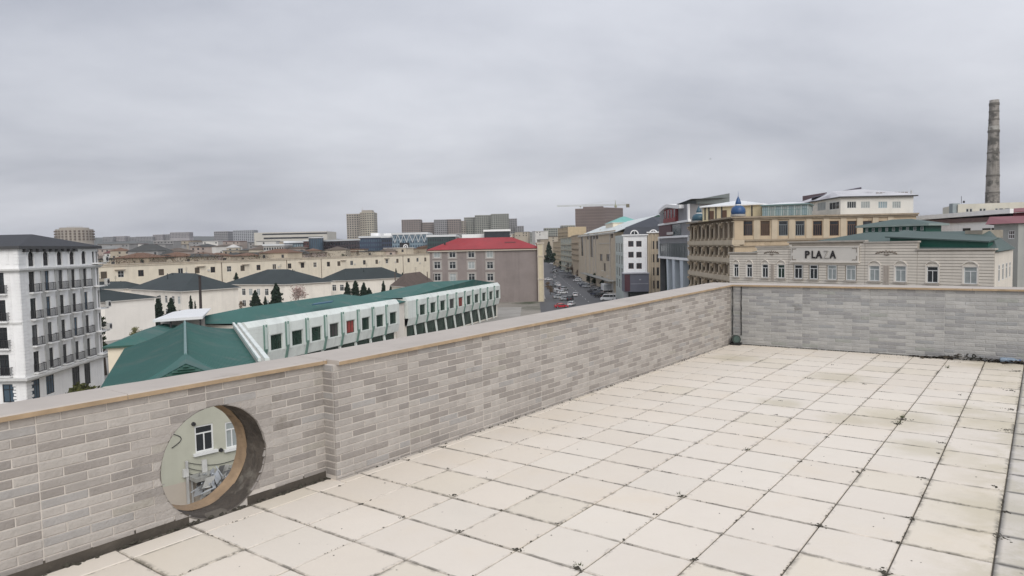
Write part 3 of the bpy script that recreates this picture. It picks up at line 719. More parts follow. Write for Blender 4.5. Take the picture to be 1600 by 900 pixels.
for s in cols:
    for k in range(4):
        z = zb2 + fl_h * k + .35
        put_window(root, wF, s - .62, s + .62, z, z + 2.6, iron, random.choice((glass, glass, dimg, gls_blue)), (.5,), (.78,), .07, inset=.2)
        m3 = MB(); wF.bar(m3, s + .66, s + 1.25, z + .05, z + 2.55, .0, .05); m3.build('shutter', white, root)
        balcony(wF, s + .25, z)
    put_window(root, wF, s - .62, s + .62, .25, 2.12, iron, glass, (.5,), (.6,), .07, inset=.2)
    # arched head over the top-floor opening
    m3 = MB(); n = 12
    for k in range(n):
        a0, a1 = math.pi * k / n, math.pi * (k + 1) / n; r0, r1 = .66, .86
        P = lambda r, a, nn: wF.p(s - r * math.cos(a), 1.55 + r * .95 * math.sin(a), nn)
        m3.poly([P(r0, a0, .09), P(r0, a1, .09), P(r1, a1, .09), P(r1, a0, .09)]); m3.poly([P(r1, a0, .09), P(r1, a1, .09), P(r1, a1, 0), P(r1, a0, 0)]); m3.poly([P(r0, a1, .09), P(r0, a0, .09), P(r0, a0, -.1), P(r0, a1, -.1)])
        zc = 2.2; m3.poly([P(.63, a0, -.02), (wF.p(s - .63 * math.cos(a0), zc, -.02)), (wF.p(s - .63 * math.cos(a1), zc, -.02)), P(.63, a1, -.02)])
    for e in (-.86, .66): wF.bar(m3, s + e, s + e + .2, .05, 1.55, 0, .09)
    m3.build('arch', white, root)
    m3 = MB(); wF.bar(m3, s - .6, s + .6, .35, 1.0, -.12, -.08); m3.build('railing', iron, root)
for s in pair:
    for k in range(5):
        z = zb2 + fl_h * k + .35; put_window(root, wF, s - .3, s + .3, z, z + (2.6 if k < 4 else 1.65), iron, glass, (), (.7,), .06, inset=.2)
for k in range(5):
    z = zb2 + fl_h * k + .35; s = wF.L + .1
    mb = MB(); wF.bar(mb, pair[0] - .5, s + .6, z - .2, z - .02, 0, .95); o = mb.build('balcony', white, root)
    m2 = MB()
    for q in range(8): t = pair[0] - .3 + .28 * q; wF.bar(m2, t, t + .045, z, z + .95, .85, .89)
    wF.bar(m2, pair[0] - .45, s + .1, z + .95, z + 1.0, .83, .91); m2.build('railing', iron, root, o)
    m2 = MB(); wF.bar(m2, s - .45, s + .45, z + .05, z + .95, .97, 1.35); u = m2.build('air_conditioner', ac_m, root)
    m2 = MB(); c0 = Vector(wF.p(s, z + .5, 1.352)); m2.tube(c0, c0 + wF.n * .02, .33, .33, 14); m2.build('fan_grille', iron, root, u)
for k in range(4):
    z = zb2 + fl_h * k + .35
    for s in (wL.L - 2.57, wL.L - 6.55): put_window(root, wL, s - .63, s + .63, z, z + 2.6, iron, glass, (.5,), (.78,), .07, inset=.2); balcony(wL, s + .1, z)
put_window(root, wL, wL.L - 3.0, wL.L - 1.3, -16.6, -14.3, iron, gls_blue, (.5,), (.7,), .1)
for a, b in gr: put_window(root, wF, wF.s(a), wF.s(b), -16.6 if a < 80 else -17.2, -14.15, iron, gls_blue if a < 80 else glass, (.33, .66), (.72,), .09)
# roof: eaves, ridge to the left
mb = MB(); ov = .5
E0 = Vector(wF.p(-.0, 0, ov)) + Vector((0, -ov, 0)); E1 = Vector(wF.p(wF.L + ov, 0, ov)); E2 = Vector((hl0[0] - 1, hl0[1] - ov, 0)); E3 = Vector((hl0[0] - 1, hB[1] + 3, 0))
R1 = at(50, 366, d0 + 9.5); R0 = Vector((hl0[0] - 2, R1.y, R1.z))
zE = ze + .25; q = lambda v, z: (v.x, v.y, z)
mb.poly([q(E2, zE), q(E0, zE), q(R1, R1.z), q(R0, R1.z)]); mb.poly([q(E0, zE), q(E1, zE), q(R1, R1.z)]); mb.poly([q(E1, zE), q(E3, zE), q(R0, R1.z), q(R1, R1.z)])
for a, b in ((E2, E0), (E0, E1), (E1, E3)): mb.poly([q(a, ze - .12), q(b, ze - .12), q(b, zE), q(a, zE)], 1)
mb.poly([q(E2, ze - .12), q(E3, ze - .12), q(E1, ze - .12), q(E0, ze - .12)], 1)
rf = mb.build('roof', [greyroof, mat('dark_eaves', (.07, .07, .072), .8, .2, 1)], root)
mb = MB()
for k in range(9): s = cols[0] - 1.4 + k * 1.45; wF.bar(mb, s - .3, s + .3, ze - .5, ze - .125, .0, .5)
mb.build('eaves_bracket', mat('dark_eaves', (.07, .07, .072)), root, rf)

# ------------------------------------------------------------------ house seen through the round opening
kA, kB = tuple(at(226, 705, 34.3)[:2]), tuple(at(430, 705, 39.4)[:2])
Wall.py = 705; wl = Wall(kA, kB); pts = rect(kA, kB, 5.5)
root = thing('house', 'pale green plastered house seen through the round wall opening', 'building', (*centre(pts), G))
pg = mat('pale_green_plaster', (.45, .452, .375), .9, .1, .8, streak=.12); pinkp = mat('pinkish_plaster', (.46, .41, .35), .9, .12, .8)
zs = wl.z(272, 757); zk = wl.z(335, 735)
ws = [(305.5, 334.5, 705, 663.5), (353.5, 374, 699, 658)]
hl = [(wl.s(a), wl.s(b), wl.z((a + b) / 2, y1), wl.z((a + b) / 2, y0)) for a, b, y1, y0 in ws]
mb = MB(); wl.face(mb, zs, -5.6, hl, .2); 
for k in (1, 2, 3): Wall(pts[k], pts[(k + 1) % 4]).face(mb, zs, -5.6)
mb.poly([(*p, -5.6) for p in pts]); mb.build('wall', pg, root)
mb = MB(); wl.face(mb, G, zs - .003, (), .2); 
for k in (1, 2, 3): Wall(pts[k], pts[(k + 1) % 4]).face(mb, G, zs - .003)
mb.build('wall', pinkp, root)
mb = MB(); wl.bar(mb, wl.s(292), wl.L, zk - .12, zk + .08, -.1, .9); mb.build('canopy', mat('grey_canopy', (.30, .30, .28), .8, .2, 2), root)
wfr = mat('white_window_frame', (.70, .71, .70), .5, .08, 2)
put_window(root, wl, *hl[0], wfr, glass, (.5, -1), (.70,), .075, inset=.12, sill=wfr); put_window(root, wl, *hl[1], wfr, curtain, (.5, -1), (.70,), .075, inset=.12, sill=wfr)
mb = MB(); s = wl.s(289); wl.bar(mb, s - .05, s + .06, G, wl.z(289, 720), .05, .17); wl.bar(mb, s + .2, s + .27, G, zs, .05, .14); mb.build('drain_pipe', mat('grey_pipe', (.45, .45, .44)), root)
mb = MB(); s = wl.s(286.5); wl.bar(mb, s - .12, s + .14, wl.z(286, 745), wl.z(286, 733), .02, .2); mb.build('meter_box', ac_m, root)
mb = MB(); s = wl.s(317); z = wl.z(317, 727); wl.bar(mb, s - .12, s + .14, z - .35, z + .3, .02, .12); mb.build('wall_lamp', ac_m, root)
for px_, py_ in ((304, 662), (345, 703)):
    mb = MB(); s = wl.s(px_); z = wl.z(px_, py_); c = Vector(wl.p(s, z, .0)); mb.tube(c, c + wl.n * .12, .11, .09, 10); mb.build('vent', iron, root)
mb = MB(); s = wl.s(337); z = wl.z(337, 748); wl.bar(mb, s - .45, s + .5, z - .35, z + .35, .1, .5); u = mb.build('air_conditioner', ac_m, root)
mb = MB(); c = Vector(wl.p(s - .08, z, .5)); mb.tube(c, c + wl.n * .03, .28, .28, 14); mb.build('fan_grille', iron, root, u)
mb = MB()
for q in range(3):
    a_, b_ = Vector(wl.p(wl.s(288), wl.z(288, 722 + 8 * q), .06)), Vector(wl.p(wl.s(372), wl.z(372, 716 + 5 * q), .06)); pr_ = a_
    for k in range(1, 13): v = a_.lerp(b_, k / 12) - Vector((0, 0, (.25 + .12 * q) * math.sin(math.pi * k / 12))); mb.tube(pr_, v, .018, .018, 4, caps=False); pr_ = v
mb.build('cable', iron, root)
mb = MB(); s = wl.s(268)
for k in range(9): mb.tube(wl.p(s + .5 * math.sin(k * .5), wl.z(268, 700) + .12 * k, .04), wl.p(s + .5 * math.sin(k * .5 + .5), wl.z(268, 700) + .12 * (k + 1), .04), .02, .02, 4, caps=False)
mb.build('cable', iron, root)
# scrap heap beside it
mb = MB()
for _ in range(170):
    s = wl.s(random.uniform(292, 372)); z = random.uniform(-11.4, -9.7) ; r = random.uniform(.1, .45); n0 = random.uniform(.3, 2.2)
    p = Vector(wl.p(s, z, n0)); d = Vector((random.gauss(0, 1), random.gauss(0, 1), random.gauss(0, .7))).normalized()
    if random.random() < .5: mb.tube(p - d * r, p + d * r, .035, .03, 5, random.choice((0, 0, 1)))
    else: a = d.orthogonal().normalized(); b = d.cross(a); mb.poly([p + a * r, p + b * r * .6, p - a * r, p - b * r * .6], random.choice((0, 1, 2)))
p = Wall(kA, kB); 
for a, b in ((296, 334), (334, 372)): p.bar(mb, p.s(a), p.s(b), G, -11.4, .15, 2.4, 2)
tag(mb.build('scrap_heap', [mat('scrap_metal', (.36, .38, .40), .5, .4, 3), mat('scrap_dark', (.10, .10, .10), .8, .4, 3), mat('scrap_pale', (.42, .42, .40), .8, .3, 2)]), 'heap of grey scrap and tubes piled against the pale green house', 'scrap', kind='thing')

Wall.py = None
# ------------------------------------------------------------------ teal-roofed complex
KK = .85
def ck(px, py, d): return at(px, py, d * KK)
e = Vector((-.42, .907, 0)).normalized(); nn = Vector((e.y, -e.x, 0))     # ridge direction, to the right of it
o_ = -.23 * KK
def wp_(t, n, z): v = e * t + nn * (n + o_); return (v.x, v.y, z)
zr, zl, zrr = ck(285, 503, 100).z, ck(155, 600, 66).z, ck(400, 556, 75).z
root = thing('hall', 'near teal hip roof with a small louvred gablet, right below the parapet', 'building', (*wp_(75, 0, 0)[:2], G))
tA, tB, tC = 63.5, 94., 103.
hw = 7.2 * KK
Lf, Rf = (88., -hw), (102., hw)
t_near = 55.
mb = MB(); n = 5
def slope(t0, t1, n0, n1, z0, z1, f, sag=.28):      # eave (t0,n0,z0) to ridge (t1,n1,z1), slightly bell-cast
    return wp_(t0 + (t1 - t0) * f, n0 + (n1 - n0) * f, z0 + (z1 - z0) * f - sag * math.sin(math.pi * f))
for k in range(n):
    f0, f1 = k / n, (k + 1) / n
    for side in (-1, 1):
        far = Lf if side < 0 else Rf
        a0, b0 = slope(t_near, tA, side * hw, 0, zl, zr, f0), slope(far[0], tB, side * hw, 0, zl, zr, f0); a1, b1 = slope(t_near, tA, side * hw, 0, zl, zr, f1), slope(far[0], tB, side * hw, 0, zl, zr, f1)
        mb.poly([b0, a0, a1, b1] if side < 0 else [a0, b0, b1, a1])
    a0, b0 = slope(t_near, tA, -hw, 0, zl, zr, f0), slope(t_near, tA, hw, 0, zl, zr, f0); a1, b1 = slope(t_near, tA, -hw, 0, zl, zr, f1), slope(t_near, tA, hw, 0, zl, zr, f1)
    mb.poly([a0, b0, b1, a1])
rf = mb.build('roof', teal, root)
mb = MB()
for side in (-1, 1):
    far = Lf if side < 0 else Rf
    for q in range(44):
        u = (q + .5) / 44; ta, tb = t_near + (far[0] - t_near) * u, tA + (tB - tA) * u
        for k in range(n):
            a, b = [Vector(slope(ta, tb, side * hw, 0, zl, zr, f)) + Vector((0, 0, .01)) for f in (k / n, (k + 1) / n)]; mb.tube(a, b, .028, .028, 3, caps=False)
mb.build('seam', teal, root, rf, kind='stuff')
mb = MB()
for k in range(12): a, b = wp_(tA + (tB - tA) * k / 12, 0, zr + .03), wp_(tA + (tB - tA) * (k + 1) / 12, 0, zr + .03); mb.tube(a, b, .13, .13, 6)
mb.build('ridge_cap', mat('pale_teal_cap', (.16, .26, .25), .5, .2, 1), root, rf)
# gablet: a louvred triangle standing under the ridge end
gz, gb, ghw = zr - .02, ck(284, 578, 67).z, 2.75 * KK
gr_ = MB()
fb = (gb - zl) / (zr - zl); gt = t_near + (tA - t_near) * fb - .5
gr_.poly([wp_(gt, -ghw, gb), wp_(gt, ghw, gb), wp_(gt, 0, gz)]); gr_.poly([wp_(gt - .05, -ghw - .1, gb - .04), wp_(gt - .05, 0, gz + .06), wp_(tA + .6, 0, gz + .06), wp_(gt + 1.0, -ghw - .1, gb - .04)][::-1]); gr_.poly([wp_(gt - .05, ghw + .1, gb - .04), wp_(gt - .05, 0, gz + .06), wp_(tA + .6, 0, gz + .06), wp_(gt + 1.0, ghw + .1, gb - .04)])
g_ = gr_.build('gablet', teal, root)
nl = 6
for k in range(nl):
    f = k / nl; z0 = gb + (gz - gb) * f; h2 = (gz - gb) / nl; wd = ghw * (1 - f - .5 / nl)
    m3 = MB(); m3.hexa([wp_(gt - .2, -wd, z0), wp_(gt - .2, wd, z0), wp_(gt - .02, wd, z0 + .05), wp_(gt - .02, -wd, z0 + .05), wp_(gt - .16, -wd, z0 + .03), wp_(gt - .16, wd, z0 + .03), wp_(gt - .02, wd, z0 + h2 * .8), wp_(gt - .02, -wd, z0 + h2 * .8)])
    m3.build('slat', teal_d, root, g_)
mb = MB(); P4 = [wp_(t_near + .5, -hw + .4, 0), wp_(t_near + .5, hw - .4, 0), wp_(Rf[0], hw - .4, 0), wp_(Lf[0], -hw + .4, 0)]
for k in range(4): Wall(P4[k], P4[(k + 1) % 4]).face(mb, G, zl - .03)
mb.build('wall', cream, root)
# diagonal parapet along its right edge
a, b = ck(364, 509, 112), ck(404, 562, 74); wl = Wall((a.x, a.y), (b.x, b.y)); zt = (a.z + b.z) / 2
root2 = thing('parapet', 'dirty white gutter parapet running diagonally beside the near teal roof', 'parapet', (a.x, a.y, G))
mb = MB(); wl.bar(mb, 0, wl.L, G, zt, -1.0, 0.); mb.build('wall', mat('stained_white', (.50, .49, .46), .85, .2, .5, streak=.3, dark=((.30, .28, .25), .4, .58)), root2)
mb = MB(); wl.bar(mb, 0, wl.L, zt + .003, zt + .22, -.95, -.55); wl.bar(mb, 0, wl.L, zt + .003, zt + .3, -.2, .05); mb.build('gutter_edge', panelw, root2)
# small annex roof behind it on the left
a, b = at(168, 541, 79), at(228, 516, 95); 
root3 = thing('annex', 'small low teal-roofed annex between the hotel and the near teal roof', 'building', (a.x, a.y, G))
pts = rect((a.x, a.y), (b.x, b.y), -5.); pts = [pts[3], pts[2], pts[1], pts[0]]
pts = [pts[3], pts[0], pts[1], pts[2]] if False else [(a.x, a.y), (a.x + 4.6, a.y + 1.8), (b.x + 4.6, b.y + 1.8), (b.x, b.y)]
shell(root3, pts, G, a.z - .2, cream, cap=False); hip_roof(root3, pts, a.z, .9, .4, [teal, teal_d], 1.5)

# long white-panelled building, two blocks
def bays(name, label, qa, qb, nwin, wpx, zt, ridge, red, fill_end):
    A, B = (qa.x, qa.y), (qb.x, qb.y); wl = Wall(A, B)
    root = thing(name, label, 'building', (*centre([A, B]), G))
    s_first, s_last = wl.s(wpx[0]), wl.s(wpx[1]); pitch = (s_last - s_first) / (nwin - 1)
    z = lambda v: H + (v - H) * KK
    z1, zw1, zw0, zb, zl_ = zt - .75, z(-12.95), z(-15.55), z(-17.6), G
    out = .9
    holes = []; wins = []
    for k in range(nwin):
        s = s_first + pitch * k; wd = pitch * .56 / 2; holes.append((s - wd, s + wd, zw0, zw1)); wins.append((s - wd, s + wd))
    # recessed lower storey and back walls
    mb = MB(); wl.face(mb, G, zb, (), .2)
    bk = [wl.p(wl.L, 0), wl.p(wl.L, 0, -11.5), wl.p(0, 0, -11.5), wl.p(0, 0)]
    for k in range(3): Wall(bk[k], bk[k + 1]).face(mb, G, zt - .4)
    mb.build('wall', cream2, root)
    mb = MB(); wl.face(mb, G + .3, zb, (), .2, 0, .8, wl.L - .8); o = mb.v; mb.v = [(x + wl.n.x * .02, y + wl.n.y * .02, q) for x, y, q in o]; mb.build('dark_glazing', gls_green, root)
    # upper storey: face with openings standing forward
    mb = MB(); wf = Wall(wl.p(0, 0, out)[:2], wl.p(wl.L, 0, out)[:2]); wf.face(mb, zw0 - .15, zw1 + .1, holes, .45)
    mb.poly([wf.p(0, zw1 + .1), wf.p(wf.L, zw1 + .1), wf.p(wf.L, z1), wf.p(0, z1)]); mb.poly([wf.p(0, z1), wf.p(wf.L, z1), wf.p(wf.L, zt, -.65), wf.p(0, zt, -.65)]); mb.poly([wf.p(0, zt, -.65), wf.p(wf.L, zt, -.65), wf.p(wf.L, zt, -1.1), wf.p(0, zt, -1.1)])
    for s, fl_ in ((0, 0), (wf.L, 1)):
        q = [wf.p(s, zw0 - .15), wf.p(s, z1), wf.p(s, zt, -.65), wf.p(s, zt, -1.2), wf.p(s, zw0 - .15, -1.2)]; mb.poly(q if fl_ else q[::-1])
    mb.build('fascia', panelw, root)
    mb = MB(); mb.poly([wf.p(0, zb, -.4), wf.p(wf.L, zb, -.4), wf.p(wf.L, zw0 - .15), wf.p(0, zw0 - .15)]); mb.poly([wf.p(0, zb, -.4), wf.p(0, zb, -1), wf.p(wf.L, zb, -1), wf.p(wf.L, zb, -.4)]); mb.build('sloping_apron', panelg, root)
    for k, (a, b) in enumerate(wins):
        put_window(root, wf, a, b, zw0, zw1, mat('dark_green_frame', (.02, .05, .035), .5, .2, 2), red.get(k, gls_green), (.33, .66), (), .1, inset=.3)
        for e0, e1 in ((a - .5, a - .003), (b + .003, b + .5)): m3 = MB(); wf.bar(m3, e0, e1, zw0 - .2, zw1 + .12, -.1, .12); m3.build('jamb_panel', panelw, root)
        m3 = MB(); wf.bar(m3, a - .35, b + .35, zw1 + .13, z1 - .05, .003, .14); m3.hexa([wf.p(a - .35, z1 - .047, .14), wf.p(b + .35, z1 - .047, .14), wf.p(b + .35, z1 - .047, -.05), wf.p(a - .35, z1 - .047, -.05), wf.p(a - .35, zt - .1, -.45), wf.p(b + .35, zt - .1, -.45), wf.p(b + .35, zt + .06, -.6), wf.p(a - .35, zt + .06, -.6)]); m3.build('hood_panel', panelw, root)
    # fins between the bays, tapering inward below, on raking struts
    for k in range(nwin + 1):
        s = s_first + pitch * (k - .5)
        if s < .3 or s > wf.L - .3: continue
        m3 = MB(); wf.bar(m3, s - .22, s + .22, zw0 + .4, z1 - .3, .0, .26); wf.bar(m3, s - .34, s - .223, zw0 + .2, z1 + .1, .0, .2, 1); wf.bar(m3, s + .223, s + .34, zw0 + .2, z1 + .1, .0, .2, 1); m3.hexa([wf.p(s - .24, zb - .1, -.25), wf.p(s + .24, zb - .1, -.25), wf.p(s + .2, zb - .1, -1.0), wf.p(s - .2, zb - .1, -1.0), wf.p(s - .2, zw0 + .397, .32), wf.p(s + .2, zw0 + .397, .32), wf.p(s + .2, zw0 + .397, -.1), wf.p(s - .2, zw0 + .397, -.1)], 1)
        m3.build('fin', [mat('pale_green_fin', (.50, .58, .55), .7, .15, 1), green_tr], root)
        m3 = MB(); m3.hexa([wf.p(s - .18, G, -.1), wf.p(s + .18, G, -.1), wf.p(s + .18, G, -.35), wf.p(s - .18, G, -.35), wf.p(s - .22, zb, -.55), wf.p(s + .22, zb, -.55), wf.p(s + .22, zb, -.9), wf.p(s - .22, zb, -.9)]); m3.build('strut', panelg, root)
    # joints in the end panel
    m3 = MB()
    for q in range(6): zz_ = zw0 + (z1 - zw0) * (q + .5) / 6; wf.bar(m3, .05, max(.3, s_first - pitch * .5 - .3), zz_, zz_ + .07, 0, .02)
    m3.build('panel_joint', panelg, root)
    # hipped roof
    r0, r1 = ridge; zE = zt - .12
    E = [wl.p(0 - .1, zE, -.2), wl.p(wl.L + .1, zE, -.2), wl.p(wl.L + .1, zE, -12), wl.p(-2.5, zE, -12)]
    m3 = MB(); m3.poly([E[0], E[1], r1, r0]); m3.poly([E[1], E[2], r1]); m3.poly([E[2], E[3], r0, r1]); m3.poly([E[3], E[0], r0]); m3.build('roof', teal, root)
    return wl, root
redw = mat('red_curtain', (.28, .05, .045), .6, .3, 1.5); dimw = mat('dim_pinkish_glass', (.06, .055, .055), .3, .4, 1.2)
q0, q1 = ck(379, 503, 116), ck(617, 468.4, 163)
r0, r1 = ck(384, 480.5, 124), ck(534, 459.4, 156)
w1, r_a = bays('long_building', 'nearer white-panelled block with a red window and teal hip roof', q0, q1, 8, (418.2, 604.3), (q0.z + q1.z) / 2, (r0, r1), {3: dimw, 4: redw}, 1)
q2, q3 = ck(631, 463.6, 173), ck(776, 442.5, 235)
r2, r3 = ck(672, 440.5, 196), ck(741, 437, 216)
bays('long_building', 'farther white-panelled block ending beside the red-roofed school', q2, q3, 10, (651.5, 771), (q2.z + q3.z) / 2, (r2, r3), {4: redw, 3: dimw}, 0)
# link between the blocks
a = ck(619, 476, 166); b = ck(631, 474, 172); root4 = thing('link_building', 'narrow cream link between the two white-panelled blocks', 'building', (a.x, a.y, G)); P4 = rect((a.x, a.y), (b.x, b.y), 6); shell(root4, P4, G, a.z, cream2); hip_roof(root4, P4, a.z + .25, .8, .3, [teal, teal_d], 2)
mb = MB(); wl = Wall((a.x, a.y), (b.x, b.y)); wl.bar(mb, wl.L * .2, wl.L * .2 + .25, a.z - 2.2, a.z - 1.5, 0, .2); mb.build('wall_lamp', iron, root4)
# blue patch sheet on the roof
p = [ck(487, 477, 133.2), ck(519, 472.5, 140), ck(521, 470.4, 142), ck(492, 474.6, 136)]
mb = MB(); c_ = Vector((0, 0, .12)); top = [v + c_ for v in p]; mb.hexa([*p, *top]); tag(mb.build('tarpaulin', mat('blue_tarpaulin', (.02, .09, .15), .5, .3, .6)), 'blue tarpaulin lying on the nearer long teal roof', 'tarpaulin')
# white canopy roof on dark posts
A, B = gx(238, 92), gx(312, 94)
P4 = rect(A, B, 12); zc = at(240, 499, 92).z
root5 = thing('canopy', 'flat white canopy on dark posts behind the near teal roof', 'canopy', (*centre(P4), G))
mb = MB(); wl = Wall(A, B); mb.hexa([wl.p(-.3, zc - .35, .3), wl.p(wl.L, zc - .25, .3), wl.p(wl.L, zc - .05, -12), wl.p(1, zc - .05, -12), wl.p(-.3, zc, .3), wl.p(wl.L, zc + .1, .3), wl.p(wl.L + .6, zc + .25, -12), wl.p(3, zc + .25, -12)]); mb.build('roof', mat('white_sheet_roof', (.72, .73, .73), .5, .08, .4), root5)
for t in (.3, 1.6, 3.4, 5.2):
    m3 = MB(); wl.bar(m3, t, t + .22, G, zc - .36, -.4, -.15); m3.build('post', iron, root5)
m3 = MB(); Wall(wl.p(0, 0, -5)[:2], wl.p(wl.L, 0, -5)[:2]).face(m3, G, zc - .5); m3.build('back_wall', greyw, root5)
# ------------------------------------------------------------------ cream hip-roofed houses in the yard
ZE = -9.3
def pe(px, py): p = onz(px, py, ZE); return p
def yard_house(label, l, o, r, rise, wins=(), rm=slate, wm=cream2, win_h=1.9):
    """l, o, r: eave pixels at the left end, the near corner and the right end"""
    L_, O_, R_ = [Vector((v.x, v.y, 0)) for v in (pe(*l), pe(*o), pe(*r))]
    pts = [(L_.x, L_.y), (O_.x, O_.y), (R_.x, R_.y), (L_.x + R_.x - O_.x, L_.y + R_.y - O_.y)]
    root = thing('house', label, 'house', (*centre(pts), G)); wl = Wall(pts[0], pts[1])
    holes = []
    for px in wins:
        s = wl.s(px)
        for z in (-13.0, -16.8): holes.append((s - .75, s + .75, z, z + 2.2))
    shell(root, pts, G, ZE - .2, wm, {0: holes}, cap=False); hip_roof(root, pts, ZE, rise, .7, [rm, mat('pale_eaves', (.5, .48, .44), .8, .15, 1)])
    for h in holes: put_window(root, wl, *h, wfr, random.choice((glass, glass, curtain)), (.5,), (.7,), .1)
    c = Vector((*centre(pts), ZE + rise))
    for q in range(3):
        v = c + Vector((random.uniform(-7, 7), random.uniform(-4, 4), 0)); m3 = MB(); m3.tube((v.x, v.y, ZE + rise * .3), (v.x, v.y, ZE + rise + random.uniform(-.4, .3)), .16, .14, 6); m3.build('roof_vent', rm, root)
    m3 = MB(); m3.tube(c + Vector((1, 0, -.5)), c + Vector((1, 0, 1.8)), .04, .03, 4)
    for q in range(4): m3.tube(c + Vector((.5, 0, .8 + .25 * q)), c + Vector((1.5, 0, .8 + .25 * q)), .02, .02, 3)
    m3.build('aerial', iron, root)
    return root
yard_house('blank-walled white house with a dark green roof beside the hotel', (60, 477), (163, 471.5), (241, 465), 2.9, wm=mat('chalk_render', (.80, .765, .71), .9, .08, .3, streak=.1))
yard_house('half-hidden dark-roofed house behind the blank white one', (120, 452), (160, 450), (232, 449), 2.2)
yard_house('cream house with its dark roof cut by the tall dark pole', (205, 451), (284, 455), (372, 449), 4.6, (246, 256, 267, 276))
yard_house('cream house with the pale blossom tree before its wall', (352, 444), (447, 444), (517, 440), 4.6, (378, 389, 401, 414, 432))
yard_house('cream house with a clump of dark conifers before its windows', (500, 438.5), (541, 438), (634, 433), 4.0, (520, 532))
yard_house('small house with a rust-brown roof beside the red-roofed school', (612, 446), (634, 448), (676, 441), 3.4, (), mat('brown_roof', (.10, .075, .062), .9, .3, .4), cream)
# ------------------------------------------------------------------ long cream building behind
A, B = gx(150, 262), gx(674, 470); wl = Wall(A, B); zt = -2.45
root = thing('long_building', 'long cream building with one row of square windows behind the dark roofs', 'building', (*centre([A, B]), G))
cx_ = [160.6, 187.5, 218.8, 250.6, 281, 306.9, 331.5, 357, 378, 403, 428, 451.6, 471.9, 491.6, 512.5, 528.8, 549, 568.7, 588, 604, 620.4, 638, 652, 664]
zz = [(wl.s(p) - 1.25, wl.s(p) + 1.25, -7.4, -4.9) for p in cx_]
pts = rect(A, B, 14); shell(root, pts, G, zt, cream, {0: zz}, .3)
for k, h in enumerate(zz):
    put_window(root, wl, *h, brown_f if k % 3 != 1 else wfr, glass if k % 5 in (1, 2, 4) else mat('brownish_glass', (.10, .085, .065), .25, .3, 1), (.5,), (.5,) if k % 2 else (), .12, inset=.2)
mb = MB(); wl.bar(mb, 0, wl.L, zt - .7, zt - .45, .003, .25); wl.bar(mb, -.2, wl.L + .2, zt + .003, zt + .25, -.3, .35); mb.build('cornice', mat('stained_cream', (.55, .48, .39), .9, .25, .4, streak=.4), root)
for k in range(0, len(cx_), 2):
    if k in (2, 8, 12, 14): continue
    s = wl.s(cx_[k]) + random.choice((-2.6, 2.4)); z = random.choice((-6.6, -7.2, -8.6)); mb = MB(); wl.bar(mb, s - .45, s + .45, z, z + .7, .08, .5); mb.build('air_conditioner', ac_m, root)
for p in (185, 312, 382, 470, 535, 603): s = wl.s(p); mb = MB(); wl.bar(mb, s - 2.0, s + 2.2, -4.55, -4.3, 0, 1.0); mb.build('awning', mat('old_awning', (.38, .33, .27), .9, .2, 1), root)
for p in (345, 447, 501, 629): s = wl.s(p); mb = MB(); wl.bar(mb, s - .1, s + .1, G, zt - .7, .01, .2); mb.build('drain_pipe', brown_f, root)
# ------------------------------------------------------------------ red-roofed school
A, B = gx(671, 252), gx(841, 252); wl = Wall(A, B); pts = rect(A, B, 20)
root = thing('school', 'grey-brown school with white-framed windows and a bright red hip roof', 'building', (*centre(pts), G))
taupe = mat('grey_brown_render', (.25, .215, .203), .9, .16, .25, streak=.22, dark=((.19, .165, .155), .12, .6)); zE = at(750, 389, 252).z
pal = mat('pale_window_surround', (.36, .335, .31), .8, .15, 1)
holes = []; pcs = [682.5, 706.5, 736, 765]; rows = [(402.5, 391.5), (420, 409), (439, 427.5), (457, 446)]
for p in pcs:
    for y1, y0 in rows: s = wl.s(p); holes.append((s - 1.15, s + 1.15, at(p, y1, 252).z, at(p, y0, 252).z))
shell(root, pts, G, zE - .3, taupe, {0: holes}, .25, cap=False)
for k, h in enumerate(holes):
    o = put_window(root, wl, *h, wfr, glass if k % 3 else curtain, (.5,), (.68,), .12, inset=.15)
    m3 = MB(); a, b, c, d = h
    wl.bar(m3, a - .55, a - .003, c - .5, d + .5, 0, .1); wl.bar(m3, b + .003, b + .55, c - .5, d + .5, 0, .1); wl.bar(m3, a, b, d + .003, d + .5, 0, .1); wl.bar(m3, a, b, c - .5, c - .003, 0, .1); m3.build('window_surround', pal, root)
mb = MB(); wl.bar(mb, -.6, wl.L + .6, zE - .75, zE - .32, -.2, .7); mb.build('cornice', mat('cream_cornice', (.52, .46, .38), .8, .15, 1), root)
mb = MB(); wl.bar(mb, wl.L - .55, wl.L - .2, G, zE - .76, .01, .3); mb.build('drain_pipe', brown_f, root)
redr = mat('red_metal_roof', (.31, .034, .04), .6, .22, .2, wave=(1.8, .08, 'X'))
hip_roof(root, pts, zE, 4.1, .9, [redr, mat('red_edge', (.20, .03, .03), .6, .2, 1)], 9.5, seams=46)
mb = MB(); s = wl.s(797); p0 = Vector(wl.p(s, zE + 1.6, -4.2)); mb.hexa([p0 + Vector((-2, 0, 0)), p0 + Vector((2, 0, 0)), p0 + Vector((2, 2, .6)), p0 + Vector((-2, 2, .6)), p0 + Vector((-2, 0, .45)), p0 + Vector((2, 0, .45)), p0 + Vector((2, 2, 1.0)), p0 + Vector((-2, 2, 1.0))]); mb.build('roof_hatch', mat('dark_red', (.12, .02, .02), .6, .2, 1), root)
for px_, w_ in ((695, .35),):
    mb = MB(); p0 = at(px_, 381, 256); mb.tube((p0.x, p0.y, zE + .4), (p0.x, p0.y, p0.z + .4), w_, w_, 8); mb.build('roof_vent', iron, root)
